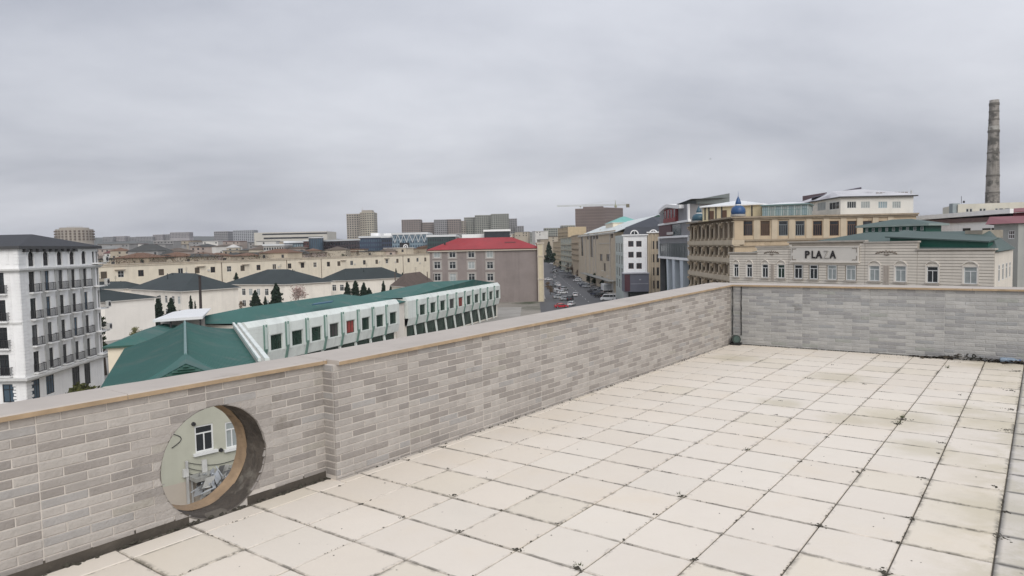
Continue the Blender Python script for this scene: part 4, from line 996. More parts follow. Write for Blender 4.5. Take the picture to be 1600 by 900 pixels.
# pale stair tower at its street corner
A2, B2 = gx(839.5, 250.2), gx(849, 250.2); wl2 = Wall(A2, B2); pts = rect(A2, B2, 12)
root = thing('stair_tower', 'narrow cream tower at the street corner of the red-roofed school', 'tower', (*centre(pts), G))
zt = at(845, 381, 250).z; shell(root, pts, G, zt, mat('yellow_cream', (.58, .51, .37), .9, .12, .5, streak=.2))
mb = MB(); wl2.bar(mb, -.2, wl2.L + .3, zt + .003, zt + .5, -12, .3); wl2.bar(mb, -.1, wl2.L + .15, at(845, 437, 250).z, at(845, 435, 250).z, 0, .25); wl2.bar(mb, -.1, wl2.L + .15, at(845, 401, 250).z, at(845, 399.5, 250).z, 0, .25); mb.build('cornice', mat('cream_cornice', (.52, .46, .38)), root)
mb = MB(); wl2.bar(mb, -.003, .3, G, zt - .01, .002, .14); wl2.bar(mb, wl2.L - .3, wl2.L, G, zt - .01, .002, .14); mb.build('pilaster', mat('cream_cornice', (.52, .46, .38)), root)

# ------------------------------------------------------------------ buildings along the right side of the street
tan = mat('tan_stone', (.50, .40, .28), .9, .16, .5, streak=.2, dark=((.30, .235, .16), .35, .6))
tan2 = mat('pale_tan_stone', (.52, .44, .33), .9, .14, .5, streak=.2)
def gridholes(wl, n, w_, h_, z0, step, rows, s0=1., s1=None):
    s1 = wl.L - 1. if s1 is None else s1; out = []
    for r in range(rows):
        for k in range(n): s = s0 + (s1 - s0) * (k + .5) / n; out.append((s - w_/2, s + w_/2, z0 + r * step, z0 + r * step + h_))
    return out
# -- white corner building with the grey shop box
A, B = gx(974, 228), gx(1011, 226); wl = Wall(A, B); pts = rect(A, B, 12)
root = thing('building', 'white corner building with six dark windows and a dark mansard roof', 'building', (*centre(pts), G))
zt, zb = at(990, 368, 227).z, at(990, 426, 227).z
holes = []
for p in (985.7, 998.2):
    for y1, y0 in ((385.5, 376.5), (402.5, 393.5), (420, 411)): s = wl.s(p); holes.append((s - .85, s + .85, at(p, y1, 227).z, at(p, y0, 227).z))
side = Wall(pts[3], pts[0])
shell(root, pts, G, zt, white, {0: holes}, cap=False)
for h in holes: put_window(root, wl, *h, mat('dark_red_frame', (.10, .035, .03), .6, .2, 2), glass, (.5,), (), .12, inset=.18)
mb = MB()
for k in range(17): z = zb + (zt - zb) * k / 17; wl.bar(mb, 0, 1.0 if k % 2 else .7, z, z + .5, .003, .1); wl.bar(mb, wl.L - (.9 if k % 2 else .6), wl.L, z, z + .5, .003, .1)
mb.build('quoin', white, root, kind='stuff')
mb = MB(); wl.bar(mb, -.4, wl.L + .4, zt + .003, zt + .35, -.2, .5); wl.bar(mb, -.3, wl.L + .3, zb - .3, zb, 0, .3); mb.build('cornice', white, root)
za = at(990, 355, 227).z
mb = MB(); P = [wl.p(-.1, zt + .35, .1), wl.p(wl.L + 5, zt + .35, .1), wl.p(wl.L + 5, zt + .35, -12), wl.p(-.1, zt + .35, -12)]; Q = [wl.p(.6, za, -.6), wl.p(wl.L + 5, za, -.6), wl.p(wl.L + 5, za, -11.4), wl.p(.6, za, -11.4)]
for k in range(4): mb.poly([P[k], P[(k + 1) % 4], Q[(k + 1) % 4], Q[k]])
r0, r1 = at(1019, 339, 231), at(1034, 339, 233)
mb.poly([Q[0], Q[1], r1, r0]); mb.poly([Q[1], Q[2], r1]); mb.poly([Q[2], Q[3], r0, r1]); mb.poly([Q[3], Q[0], r0])
rf = mb.build('roof', mat('dark_mansard', (.05, .055, .068), .6, .2, .6), root)
for p in (991.5, 1021):
    s = wl.s(p); m3 = MB(); n = 10; zc = zt + .45
    for k in range(n):
        a0, a1 = math.pi * k / n, math.pi * (k + 1) / n; P_ = lambda r, a, o: wl.p(s - r * math.cos(a), zc + r * math.sin(a), o)
        m3.poly([P_(1.0, a0, .3), P_(1.0, a1, .3), P_(1.35, a1, .3), P_(1.35, a0, .3)]); m3.poly([P_(1.35, a0, .3), P_(1.35, a1, .3), P_(1.35, a1, -1), P_(1.35, a0, -1)]); m3.poly([P_(1.0, a0, .1), P_(1., a1, .1), wl.p(s, zc, .1)], 1)
    wl.bar(m3, s - .08, s + .08, zc, zc + 1, .12, .2)
    m3.build('dormer', [white, glass], root, rf)
# right part of the same facade: tan slip with gold shop letters on top
A, B = gx(1011.5, 226), gx(1036, 224); wl = Wall(A, B); pts = rect(A, B, 12)
root = thing('building', 'narrow tan building between the white corner and the red-gabled one', 'building', (*centre(pts), G))
zt = at(1020, 364, 225).z; hs = gridholes(wl, 2, .9, 2.6, -13, 4.2, 4); shell(root, pts, G, zt, tan2, {0: hs})
for h in hs: put_window(root, wl, *h, brown_f, glass, (.5,), (), .1)
mb = MB(); wl.bar(mb, -.1, wl.L, zt + .003, zt + .4, -.5, .5); mb.build('cornice', white, root)
mb = MB()
for k in range(4): wl.bar(mb, .3 + k * 1.15, .6 + k * 1.15, G, zt - .2, .0, .3)
mb.build('pilaster', tan2, root)
# grey shop box below the white building
A, B = gx(975, 222), gx(1013.5, 222); wl = Wall(A, B); pts = rect(A, B, 5)
root = thing('kiosk', 'slate grey shop box with a maroon door strip below the white building', 'shop', (*centre(pts), G))
zt = at(990, 428, 222).z; shell(root, pts, at(990, 456, 222).z, zt, mat('slate_grey_cladding', (.15, .155, .19), .6, .15, .6))
mb = MB(); wl.bar(mb, .05, 1.75, at(990, 455, 222).z, zt - .1, .003, .08); mb.build('door', mat('maroon_panel', (.10, .04, .05), .6, .2, 1), root)
mb = MB(); wl.bar(mb, 1.9, wl.L - .2, zt - 3.2, zt - 3.08, .003, .08); wl.bar(mb, 4.6, 5.2, zt - 2.0, zt - 1.7, .003, .1); wl.bar(mb, -.3, wl.L + .2, zt + .003, zt + .3, -5.2, .3); mb.build('trim', mat('pale_grey_trim', (.42, .42, .45), .7, .1, 1), root)
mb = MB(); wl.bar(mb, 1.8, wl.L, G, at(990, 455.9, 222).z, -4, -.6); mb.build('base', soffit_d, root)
# -- tan office row with white and turquoise sheet roof
A, B = gx(904, 405), gx(962, 283); wl = Wall(A, B); pts = [A, B, (B[0] + 20, B[1] + 8), (A[0] + 20, A[1] + 8)]
root = thing('building', 'long tan stone building on the street with a pale sheet roof', 'building', (*centre(pts), G))
zt = at(960, 363, 285).z
hs = []
for p, a, b in ((921, 1.3, 1), (928, 1.6, 1)): pass
for p0, p1, y0, y1 in ((922.5, 926.5, 368, 402), (937, 941, 397, 408), (947, 952.5, 397, 408.5), (917.5, 921, 365, 374), (927, 930.5, 365, 373.5), (931.5, 935, 364.5, 373.5), (943, 946, 411, 424), (955, 958, 364, 372), (908, 911, 370, 400)):
    hs.append((wl.s(p0), wl.s(p1), wl.z(p1, y1), wl.z(p0, y0)))
shell(root, pts, G, zt, tan2, {0: hs}, .4, cap=False)
for h in hs: put_window(root, wl, *h, brown_f, glass, (.5,), (), .14, inset=.25)
mb = MB()
for p in (915.5, 921.8, 927.2, 931, 953.8): s = wl.s(p); wl.bar(mb, s - .7, s + .7, G + 6, zt, .003, .35)
wl.bar(mb, 0, wl.L, zt - .5, zt - .1, .36, .6); wl.bar(mb, wl.s(936), wl.s(953), wl.z(945, 381), wl.z(945, 379.5), .003, .2); mb.build('pilaster', mat('pale_stone_trim', (.50, .46, .40), .9, .15, 1), root)
mb = MB(); z1, z2 = zt, at(965, 345, 300).z
q = [wl.p(0, zt, .6), wl.p(wl.L + 6, zt + .1, .6), wl.p(wl.L + 14, z2 + 1.0, -14), wl.p(0, z2 + .5, -14)]; mb.poly(q); mb.poly([q[3], q[2], wl.p(wl.L + 14, zt, -26), wl.p(0, zt, -26)], 1); mb.poly([q[0], q[3], wl.p(0, zt, -26)]); mb.poly([(v[0], v[1], v[2] - .3) for v in q[::-1]]); mb.build('roof', [mat('pale_sheet_roof', (.58, .62, .61), .6, .12, .15), mat('turquoise_roof', (.16, .40, .36), .6, .12, .15)], root)
mb = MB()
for k in range(8): wl.bar(mb, wl.L * (.1 + .11 * k), wl.L * (.1 + .11 * k) + .5, zt + 1 + .4 * (k % 3), zt + 2.4 + .3 * (k % 2), -5 - k % 3, -4.2 - k % 3)
mb.build('roof_unit', ac_m, root, kind='stuff')
mb = MB(); wl.bar(mb, wl.L * .25, wl.L - 1, -13.6, -13.3, 0, 3.2); mb.build('canopy', mat('grey_canopy', (.3, .3, .28)), root)
# turquoise-roofed block behind
A, B = gx(958, 330), gx(1000, 330); pts = rect(A, B, 25); zt = at(975, 347, 330).z
root = thing('building', 'block with a turquoise sheet roof behind the white corner building', 'building', (*centre(pts), G)); shell(root, pts, G, zt, cream, cap=False); hip_roof(root, pts, zt, 2.9, .5, [mat('turquoise_roof', (.16, .40, .36)), mat('pale_sheet_roof', (.58, .62, .61))], 6)
# glazed side strip between tan row and white corner
A, B = gx(961.5, 262), gx(974, 232); wl = Wall(A, B); pts = [A, B, (B[0] + 9, B[1] + 5), (A[0] + 9, A[1] + 5)]; zt = at(967, 368, 250).z
root = thing('building', 'pale green glazed strip between the tan building and the white corner', 'building', (*centre(pts), G)); hs = gridholes(wl, 3, 4.5, 3.2, -14, 4.2, 4, 1, wl.L - 1); shell(root, pts, G, zt, mat('pale_green_grey', (.48, .52, .49), .8, .15, .5), {0: hs})
for h in hs: put_window(root, wl, *h, mat('pale_green_grey', (.48, .52, .49)), glass, (.5,), (), .15)
# -- further down the street
def street_block(label, pa, da, pb, db, ytop, m, depth, n, rows, roof=None, w_=1.5, h_=1.7, step=3.4, fr=None, gl=None):
    A, B = gx(pa, da), gx(pb, db); wl = Wall(A, B); pts = [A, B, (B[0] + depth * .93, B[1] + depth * .36), (A[0] + depth * .93, A[1] + depth * .36)]
    root = thing('building', label, 'building', (*centre(pts), G)); zt = at(pa, ytop, da).z
    hs = gridholes(wl, n, w_, h_, zt - 1.2 - h_ - step * (rows - 1), step, rows)
    shell(root, pts, G, zt, m, {0: hs}, cap=roof is None)
    for h in hs: put_window(root, wl, *h, fr or brown_f, gl or glass, (.5,), (), .14, inset=.2)
    if roof: hip_roof(root, pts, zt + .2, roof[1], .6, [roof[0], roof[0]])
    mb = MB(); wl.bar(mb, 0, wl.L, zt - .5, zt, .003, .4)
    for r in range(1, rows): wl.bar(mb, .3, wl.L - .3, zt - .7 - step * r - .9, zt - .7 - step * r - .6, .003, .9)
    mb.build('balcony_slab', mat('tan_trim', (.40, .33, .24), .9, .2, 1), root)
    return root, wl, zt
street_block('orange tan balconied block along the street beyond the long tan building', 893, 470, 905, 408, 368.5, tan, 16, 4, 5)
r_, wl, zt = street_block('pale green gridded block with white vertical frames down the street', 876, 560, 893, 480, 372, mat('pale_olive', (.42, .42, .34), .9, .2, .4), 18, 4, 6, None, 4.5, 2.6, 4.0, wfr, gls_pale)
street_block('yellowish balconied block at the far bend of the street', 864, 690, 877, 580, 378, mat('yellow_tan', (.46, .37, .24), .9, .2, .4), 20, 4, 6)
street_block('tall yellowish block above the far bend of the street', 872, 760, 888, 700, 357, mat('yellow_tan', (.46, .37, .24)), 20, 3, 9)
# ------------------------------------------------------------------ red-gabled glass building
A, B = gx(1031, 206), gx(1078.5, 170); wl = Wall(A, B); pts = [A, B, (B[0] + 10, B[1] + 4), (A[0] + 10, A[1] + 4)]
root = thing('building', 'glass-fronted building with a red bay, white wavy gable and white slanting pillars', 'building', (*centre(pts), G))
Z = lambda y, p=1055: wl.z(p, y)
zt, zr1, zr2, zg1, zg0 = Z(324), Z(349.5), Z(371.5), Z(380), Z(403.5)
mb = MB(); wl.face(mb, zg0, zt, (), .2)
for k in (1, 2, 3): Wall(pts[k], pts[(k + 1) % 4]).face(mb, G, zt)
mb.build('wall', mat('mid_grey_cladding', (.22, .22, .23), .7, .15, .5), root)
mb = MB(); wl.face(mb, G, zg0, (), .2); mb.v = [(x - wl.n.x * 1.6, y - wl.n.y * 1.6, z) for x, y, z in mb.v]; mb.build('glass_front', gls_green, root)
mb = MB(); wl.bar(mb, .4, wl.L - .8, zg0 + .2, zg1, .003, .12); wl.bar(mb, wl.L * .48, wl.L * .74, zr2 + .3, zr1 - .3, .003, .12); g_ = mb.build('glass_band', mat('navy_glass', (.025, .05, .062), .15, .4, .3, spec=.6), root)
for k in range(12): 
    m3 = MB(); s = .4 + (wl.L - 1.2) * (k + .5) / 12; wl.bar(m3, s - .05, s + .05, zg0 + .2, zg1, .123, .18); m3.build('mullion', iron, root, g_)
mb = MB()
for z, t, a, b in ((zr1, .5, 0, 1), (zr2, .5, 0, 1), (zg0 - .3, .6, 0, 1)): wl.bar(mb, wl.L * a - .2, wl.L * b + .1, z, z + t, -.2, .5)
wl.bar(mb, wl.L - .7, wl.L, zg0 + .3, zr2 - .003, .0, .45); wl.bar(mb, wl.L - 1.4, wl.L - .1, zr1 + .5, zt, .0, .4); wl.bar(mb, -.1, .25, zg0 + .3, zr2 - .003, 0, .45)
mb.build('white_band', white, root)
redp = mat('red_cladding', (.22, .035, .035), .6, .2, 1); mar = mat('maroon_cladding', (.085, .035, .04), .6, .2, 1)
mb = MB(); a, b = wl.s(1041), wl.s(1060); wl.bar(mb, a, b, zr1 + .5, Z(340), .003, .8); wl.bar(mb, a, b, Z(340), Z(325), .003, .5); wl.bar(mb, .3, wl.L * .46, zr2 + .6, zr1 - .1, .003, .3, 1); bay = mb.build('red_bay', [redp, mar], root)
for k in range(4): m3 = MB(); s = a + (b - a) * (k + .5) / 4; wl.bar(m3, s - .55, s + .55, Z(341), Z(327), .503, .6); m3.build('window', glass, root, bay)
m3 = MB(); wl.bar(m3, wl.s(1044), wl.s(1054), Z(366.5, 1050), Z(362), .303, .4); m3.build('shop_sign', mat('pale_sign', (.5, .48, .46), .6, .1, 3), root)
# white wavy gable
mb = MB(); n = 16; a, b = wl.s(1036), wl.s(1069)
def wav(f): return Z(324.5) + (Z(317) - Z(324.5)) * (math.sin(math.pi * min(f, .42) * 1.2) if f < .42 else max(.2, 1 - (f - .42) * 1.6))
for k in range(n):
    f0, f1 = k / n, (k + 1) / n; s0, s1 = a + (b - a) * f0, a + (b - a) * f1; z0, z1 = wav(f0), wav(f1)
    mb.hexa([wl.p(s0, z0 - .9, 1.2), wl.p(s1, z1 - .9, 1.2), wl.p(s1, z1 - .9, -2), wl.p(s0, z0 - .9, -2), wl.p(s0, z0, 1.2), wl.p(s1, z1, 1.2), wl.p(s1, z1, -2), wl.p(s0, z0, -2)])
mb.build('gable', white, root)
mb = MB(); r0 = at(1043, 317, 200); r1 = at(1133, 313.5, 178); E0, E1 = wl.p(0, zt, .4), wl.p(wl.L + 3, zt + .2, .4)
q2 = (pts[2][0] + .7, pts[2][1], zt + 1.5); q3 = (pts[3][0], pts[3][1], zt + 2.5)
mb.poly([wl.p(2, zt + .6, -1), (E1[0], E1[1], zt + 1), q2, q3]); mb.hexa([wl.p(1, zt, -1.5), wl.p(wl.L, zt, -1.5), q2[:2] + (zt,), q3[:2] + (zt,), wl.p(1, zt + 1.3, -1.5), wl.p(wl.L, zt + 1.0, -1.5), (q2[0], q2[1], zt + 2.6), (q3[0], q3[1], zt + 2.2)])
mb.build('roof', mat('grey_green_roof', (.16, .18, .18), .7, .2, .4), root)
for k, p in enumerate((1044, 1053.5, 1066)):
    s = wl.s(p); w_ = (1.1, 1.5, 1.7)[k]; m3 = MB(); m3.hexa([wl.p(s - w_ * .6 + .5, G, .2), wl.p(s + w_ * .6 + .5, G, .2), wl.p(s + w_ * .6 + .5, G, -1.2), wl.p(s - w_ * .6 + .5, G, -1.2), wl.p(s - w_, zg0 - .303, .3), wl.p(s + w_, zg0 - .303, .3), wl.p(s + w_, zg0 - .303, -1.2), wl.p(s - w_, zg0 - .303, -1.2)]); m3.build('pillar', mat('pale_blue_white', (.55, .60, .64), .6, .1, .5), root)
# ------------------------------------------------------------------ tan arcade building
cA = gx(1078, 169); cC = gx(1147.5, 134); cB = gx(1431, 134)
wS, wFr = Wall(cA, cC), Wall(cC, cB); pts = [cA, cC, cB, (cB[0] + 2, cB[1] + 22), (cA[0] + 30, cA[1] + 6)]
root = thing('arcade_building', 'tan stone building with columned galleries facing the street', 'building', (*centre(pts), G))
zc = at(1150, 338.5, 134).z
lv = [at(1140, y, 137).z for y in (378, 405.5, 434)] + [at(1140, 434, 137).z - 3.7]
fw_px = [1169, 1195.5, 1224, 1250, 1277.5, 1303.5, 1331, 1355, 1380, 1402]
hs = [(wFr.s(p) - .88, wFr.s(p) + .88, at(p, 368.2, 134).z, at(p, 345, 134).z) for p in fw_px]
# gallery back wall stands behind the columns
mb = MB(); wFr.face(mb, G, zc - .3, hs, .35)
for k in (2, 3, 4): Wall(pts[k], pts[(k + 1) % 5]).face(mb, G, zc - .3)
mb.poly([(p[0], p[1], zc - .3) for p in pts]); mb.build('wall', tan, root)
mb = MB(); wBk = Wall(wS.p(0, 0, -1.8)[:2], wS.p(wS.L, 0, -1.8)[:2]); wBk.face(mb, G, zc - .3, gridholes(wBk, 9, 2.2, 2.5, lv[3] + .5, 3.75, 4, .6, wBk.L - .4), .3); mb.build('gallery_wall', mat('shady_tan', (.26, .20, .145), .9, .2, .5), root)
mb = MB(); wBk2 = Wall(wS.p(0, 0, -2.05)[:2], wS.p(wS.L, 0, -2.05)[:2]); wBk2.face(mb, G, zc - .4); mb.build('gallery_glazing', glass, root)
for k, h in enumerate(hs):
    put_window(root, wFr, *h, brown_f if k not in (2, 3) else mat('grey_frame', (.16, .18, .19), .5, .2, 2), glass if k != 1 else mat('brown_glass', (.07, .045, .03), .3, .3, 2), (.28, .5, .72, -1), (.74,), .13, inset=.22)
mb = MB(); wFr.bar(mb, -.6, wFr.L + .3, zc - .3, zc, -.3, .55); wFr.bar(mb, -.3, wFr.L + .2, zc - .62, zc - .303, -.1, .3); wFr.bar(mb, 0, wFr.L, lv[0] + .05, lv[0] + .4, .003, .25); wFr.bar(mb, 0, wFr.L, lv[0] - .95, lv[0] - .75, .003, .18)
wS.bar(mb, -.3, wS.L + .55, zc - .303, zc - .003, -2, .8); mb.build('cornice', mat('tan_cornice', (.33, .27, .20), .9, .25, .8, streak=.3), root)
mb = MB()
for p0, p1 in zip([1155] + [p + 13.5 for p in fw_px[:-1]], [1160] + [p + 13.5 for p in fw_px[:-1]]): pass
for k in range(len(fw_px) - 1): s = (wFr.s(fw_px[k]) + wFr.s(fw_px[k + 1])) / 2; wFr.bar(mb, s - .55, s + .55, lv[0] + .403, zc - .623, .003, .14)
mb.build('pilaster', tan2, root)
zl = [zc] + lv
for r in range(4):
    z1 = zl[r]; z0 = zl[r + 1]
    mb = MB(); wS.bar(mb, -.2, wS.L + .35, z0 - .55, z0 + .35, -1.8, .55); wS.bar(mb, -.2, wS.L + .3, z0 - .8, z0 - .553, -.9, .25); mb.build('ledge', tan2, root)
    nb = 11
    for k in range(nb):
        s = .5 + (wS.L - 1.) * k / (nb - 1); m3 = MB(); c0 = Vector(wS.p(s, z0 + .35, -.15)); m3.tube(c0, (c0.x, c0.y, z1 - .75), .3, .26, 8); wS.bar(m3, s - .42, s + .42, z0 + .353, z0 + .75, -.55, .25); wS.bar(m3, s - .45, s + .45, z1 - 1.0, z1 - .8, -.6, .3); m3.build('column', tan2, root)
        if k < nb - 1 and k % 2 == 0: m3 = MB(); wS.bar(m3, s - .3, s + .3, z1 - 1.5, z1 - 1.02, .1, .7); wS.bar(m3, s - .2, s + .2, z1 - 1.9, z1 - 1.503, .1, .45); m3.build('bracket', tan, root)
# roof storeys of the arcade building: each a structure of its own
def prof_dome(p, d, yb, yt, wpx, label, col):
    c = at(p, yb, d); k = d / FPX; r = wpx * k / 2; hgt = (yb - yt) * k
    root = thing('dome', label, 'dome', (c.x, c.y, c.z)); m_ = mat(col[0], col[1], .4, .25, 1.2, spec=.5)
    mb = MB(); mb.lathe(c, [(r * 1.02, 0), (r * 1.05, hgt * .07), (r * .98, hgt * .08)], 20); mb.build('drum', mat('dome_drum', (.36, .35, .33), .8, .2, 1), root)
    mb = MB(); mb.lathe(c, [(r * .96, hgt * .08), (r * 1.0, hgt * .18), (r * .96, hgt * .28), (r * .8, hgt * .37), (r * .5, hgt * .41), (r * .42, hgt * .43)], 20); mb.build('dome_shell', m_, root, smooth=True)
    mb = MB(); mb.lathe(c, [(r * .46, hgt * .43), (r * .46, hgt * .47), (r * .38, hgt * .475)], 16); mb.build('lantern', white, root)
    mb = MB(); mb.lathe(c, [(r * .40, hgt * .475), (r * .38, hgt * .55), (r * .26, hgt * .66), (r * .1, hgt * .76), (r * .03, hgt * .8), (r * .012, hgt)], 16); mb.build('spire', m_, root, smooth=True)
prof_dome(1153.5, 138, 338, 299, 22, 'blue dome with a tall pointed spire on the corner of the tan arcade building', ('deep_blue_paint', (.02, .075, .20)))
prof_dome(1092, 160, 347.5, 316, 21, 'dull teal blue dome at the street end of the tan arcade roof', ('teal_blue_paint', (.03, .085, .12)))
yel = mat('pale_yellow_panel', (.55, .48, .32), .8, .12, .6, streak=.15); wroof = mat('white_sheet', (.66, .68, .69), .55, .1, .2)
A, B = gx(1098, 150), gx(1190, 143); wl = Wall(A, B); pts = rect(A, B, 14); zt = at(1150, 320.5, 145).z
root = thing('roof_pavilion', 'pale yellow roof pavilion with a low white roof behind the blue dome', 'pavilion', (*centre(pts), zc)); shell(root, pts, zc - .3, zt, yel, cap=False); hip_roof(root, pts, zt + .1, 1.2, .5, [wroof, white], 5)
for p in (1102, 1108, 1119, 1128, 1175): m3 = MB(); s = wl.s(p); wl.bar(m3, s - .12, s + .12, zc, zt - .1, .003, .1); m3.build('post', iron, root)
for p in (1112, 1132): m3 = MB(); s = wl.s(p); wl.bar(m3, s - .5, s + .5, zc, zt - .9, .003, .06); m3.build('door', brown_f, root)
A, B = gx(1191, 141), gx(1262, 137); wl = Wall(A, B); pts = rect(A, B, 8); zt = at(1215, 319.5, 140).z
root = thing('glazed_terrace', 'glazed roof terrace with thin green posts in front of the white penthouse', 'terrace', (*centre(pts), zc))
tg = mat('teal_grey_frame', (.13, .21, .21), .5, .2, 2)
hz = [(wl.L * k / 7 + .15, wl.L * (k + 1) / 7 - .15, zc + .15, zt - .35) for k in range(7)]
shell(root, pts, zc - .3, zt - .2, mat('pale_teal_panel', (.36, .42, .42), .6, .15, 1), {0: hz}, .15, cap=False); hip_roof(root, pts, zt, .5, .35, [wroof, tg], 3)
for k, h in enumerate(hz): put_window(root, wl, *h, tg, curtain if k % 2 else gls_pale, (.5,), (.65,), .1, inset=.08)
m3 = MB(); z = zt - .9
for k in range(15): wFr.bar(m3, wFr.s(1190) + 1.0 * k * .62, wFr.s(1190) + 1.0 * k * .62 + .05, zc, zc + 1.1, .3, .35)
wFr.bar(m3, wFr.s(1188), wFr.s(1262), zc + 1.1, zc + 1.17, .28, .36); m3.build('railing', tg, root)
# penthouse
A, B = gx(1235, 166), gx(1313, 137); C_ = gx(1426.5, 137); w1, w2 = Wall(A, B), Wall(B, C_)
pts = [A, B, C_, (C_[0] + 2, C_[1] + 14), (A[0] + 20, A[1] + 4)]; zt = at(1370, 307.8, 137).z
root = thing('penthouse', 'white penthouse storey with four windows and a patched roof', 'building', (*centre(pts), zc))
h1 = [(w1.s(a), w1.s(b), w1.z((a + b) / 2, y1), w1.z((a + b) / 2, y0)) for a, b, y1, y0 in ((1277, 1290, 329, 316), (1295.5, 1311, 327.5, 315.5), (1263, 1270, 331, 318))]
h2 = [(w2.s(a), w2.s(b), at(a, 325.5, 137).z, at(a, 314.7, 137).z) for a, b in ((1323, 1337.5), (1344.5, 1359), (1371.5, 1386), (1393.5, 1407))]
shell(root, pts, zc - .3, zt, mat('warm_white_render', (.66, .65, .61), .9, .1, .4, streak=.15), {0: h1, 1: h2}, .2, cap=False)
for k, h in enumerate(h1): put_window(root, w1, *h, mat('pale_frame', (.55, .57, .55), .6, .1, 2), (curtain, glass, gls_pale)[k], (.3, .65), (), .12, inset=.1)
for k, h in enumerate(h2): put_window(root, w2, *h, mat('pale_frame', (.55, .57, .55)), (glass, curtain, gls_pale, curtain)[k], (.25, .5, .75), (), .09, inset=.1)
mb = MB(); w2.bar(mb, -.2, w2.L + .6, zt + .003, zt + .22, -.6, .6); w1.bar(mb, 0, w1.L, zt + .0, zt + .2, -.6, .5); mb.build('eaves', mat('dark_eaves', (.07, .07, .072)), root)
r0, r1 = at(1300, 299.5, 150), at(1345, 295.5, 147); r2 = at(1418, 301, 143)
mb = MB(); q = [(*A, zt + .22), w2.p(-.2, zt + .22, .6), w2.p(w2.L + .6, zt + .22, .6), (pts[3][0], pts[3][1], zt + .22), (pts[4][0], pts[4][1], zt + .22)]
mb.poly([q[1], q[2], r2, r1, r0]); mb.poly([q[0], q[1], r0]); mb.poly([q[2], q[3], r2]); mb.poly([q[3], q[4], r0, r1, r2]); mb.poly([q[4], q[0], r0]); rf = mb.build('roof', mat('pale_patched_roof', (.50, .50, .52), .7, .2, .25, dark=((.25, .23, .26), .16, .58)), root)
mb = MB(); v0, v1 = at(1268, 309, 152), at(1346, 294, 149); mb.hexa([v0, v1, v1 * 1.03 + Vector((0, 0, -1)), v0 * 1.03 + Vector((0, 0, -1)), v0 + Vector((0, 0, .2)), v1 + Vector((0, 0, .25)), v1 * 1.03 + Vector((0, 0, -.7)), v0 * 1.03 + Vector((0, 0, -.7))]); mb.build('roof_flap', mat('dark_purple_sheet', (.10, .09, .115), .6, .2, .5), root, rf)
mb = MB(); v0, v1 = at(1254, 306.5, 166), at(1292, 300.5, 160); mb.hexa([v0 + Vector((0, 0, -2.2)), v1 + Vector((0, 0, -2.2)), v1 * 1.04 + Vector((0, 0, -1)), v0 * 1.04 + Vector((0, 0, -1.4)), v0, v1, v1 * 1.04 + Vector((0, 0, -.3)), v0 * 1.04 + Vector((0, 0, -.3))]); mb.build('roof_hump', mat('brown_purple_sheet', (.12, .085, .09), .7, .2, .5), root, rf)
mb = MB(); m0 = at(1371, 303, 142)
for k in range(9):
    v = m0 + Vector((k * .72, 0, 0)); mb.tube(v + Vector((0, 0, -1)), v + Vector((0, 0, .2)), .05, .05, 5); mb.hexa([v + Vector((-.25, -.1, -.5)), v + Vector((.25, -.1, -.5)), v + Vector((.25, .1, -.5)), v + Vector((-.25, .1, -.5)), v + Vector((-.25, -.1, .3)), v + Vector((.25, -.1, .3)), v + Vector((.25, .1, .3)), v + Vector((-.25, .1, .3))])
mb.build('roof_rail', mat('grey_brown_metal', (.24, .21, .2), .7, .3, 2), root)
mb = MB(); v = at(1424, 300, 139); mb.tube((v.x, v.y, zc), (v.x, v.y, v.z + .3), .18, .18, 8); mb.build('flue', mat('grey_pipe', (.45, .45, .44)), root)
# ------------------------------------------------------------------ the cream building with the sign
A, B = gx(1140, 87), gx(1555, 62.5); wl = Wall(A, B); C_ = gx(1583.5, 74); D_ = (A[0] + (C_[0] - B[0]) * 2.1, A[1] + (C_[1] - B[1]) * 2.1)
pts = [A, B, C_, D_]
root = thing('shop_building', 'cream coursed-stone building carrying the dark lettered sign board', 'building', (*centre(pts), G))
ivory = mat('ivory_stone', (.68, .63, .555), .9, .1, .6, streak=.14, dark=((.40, .37, .32), .5, .66)); ivory_t = mat('ivory_trim', (.72, .675, .61), .9, .1, 1, streak=.1)
Z = lambda p, y: wl.z(p, y)
zw1, zw0 = Z(1340, 414.8), Z(1340, 438.2)
steps = [(1140, 1183, 396), (1183, 1233, 387), (1233, 1352, 378.5), (1352, 1434, 379.5), (1434, 1555.01, 391)]
base_z = min(Z(1145, 396), Z(1500, 391)) 
wpx = [(1146.8, 1154.2), (1166.8, 1175.5), (1191, 1200.5), (1215.5, 1226.5), (1241.5, 1254), (1265.5, 1278), (1293.5, 1307.5), (1322.5, 1337.5), (1359, 1375), (1399.5, 1416.5), (1449, 1467), (1507, 1528)]
holes = [(wl.s(a), wl.s(b), zw0, zw1) for a, b in wpx]
w2 = Wall(B, C_); sp = [(1561, 1563.5), (1567, 1569.5), (1572.5, 1575), (1578, 1580)]
h2 = [(w2.s(a), w2.s(b), zw0 + .1, zw1 + .1) for a, b in sp]
mb = MB(); wl.face(mb, G, base_z, holes, .18)
for k, (a, b, y) in enumerate(steps):
    zt = Z((a + b) / 2, y); wl.bar(mb, max(0, wl.s(a)), min(wl.L, wl.s(b)), base_z, zt, -.35, 0.)
mb.build('wall', mat('stone_joint', (.33, .295, .25), .95, .2, 1), root)
mb = MB(); nco = 26; lo, hi = -6., base_z - .05
mb2 = MB(); w2.face(mb2, G, base_z, h2, .15); Wall(C_, D_).face(mb2, G, base_z); Wall(D_, A).face(mb2, G, base_z); mb2.build('wall', ivory, root)
z = lo
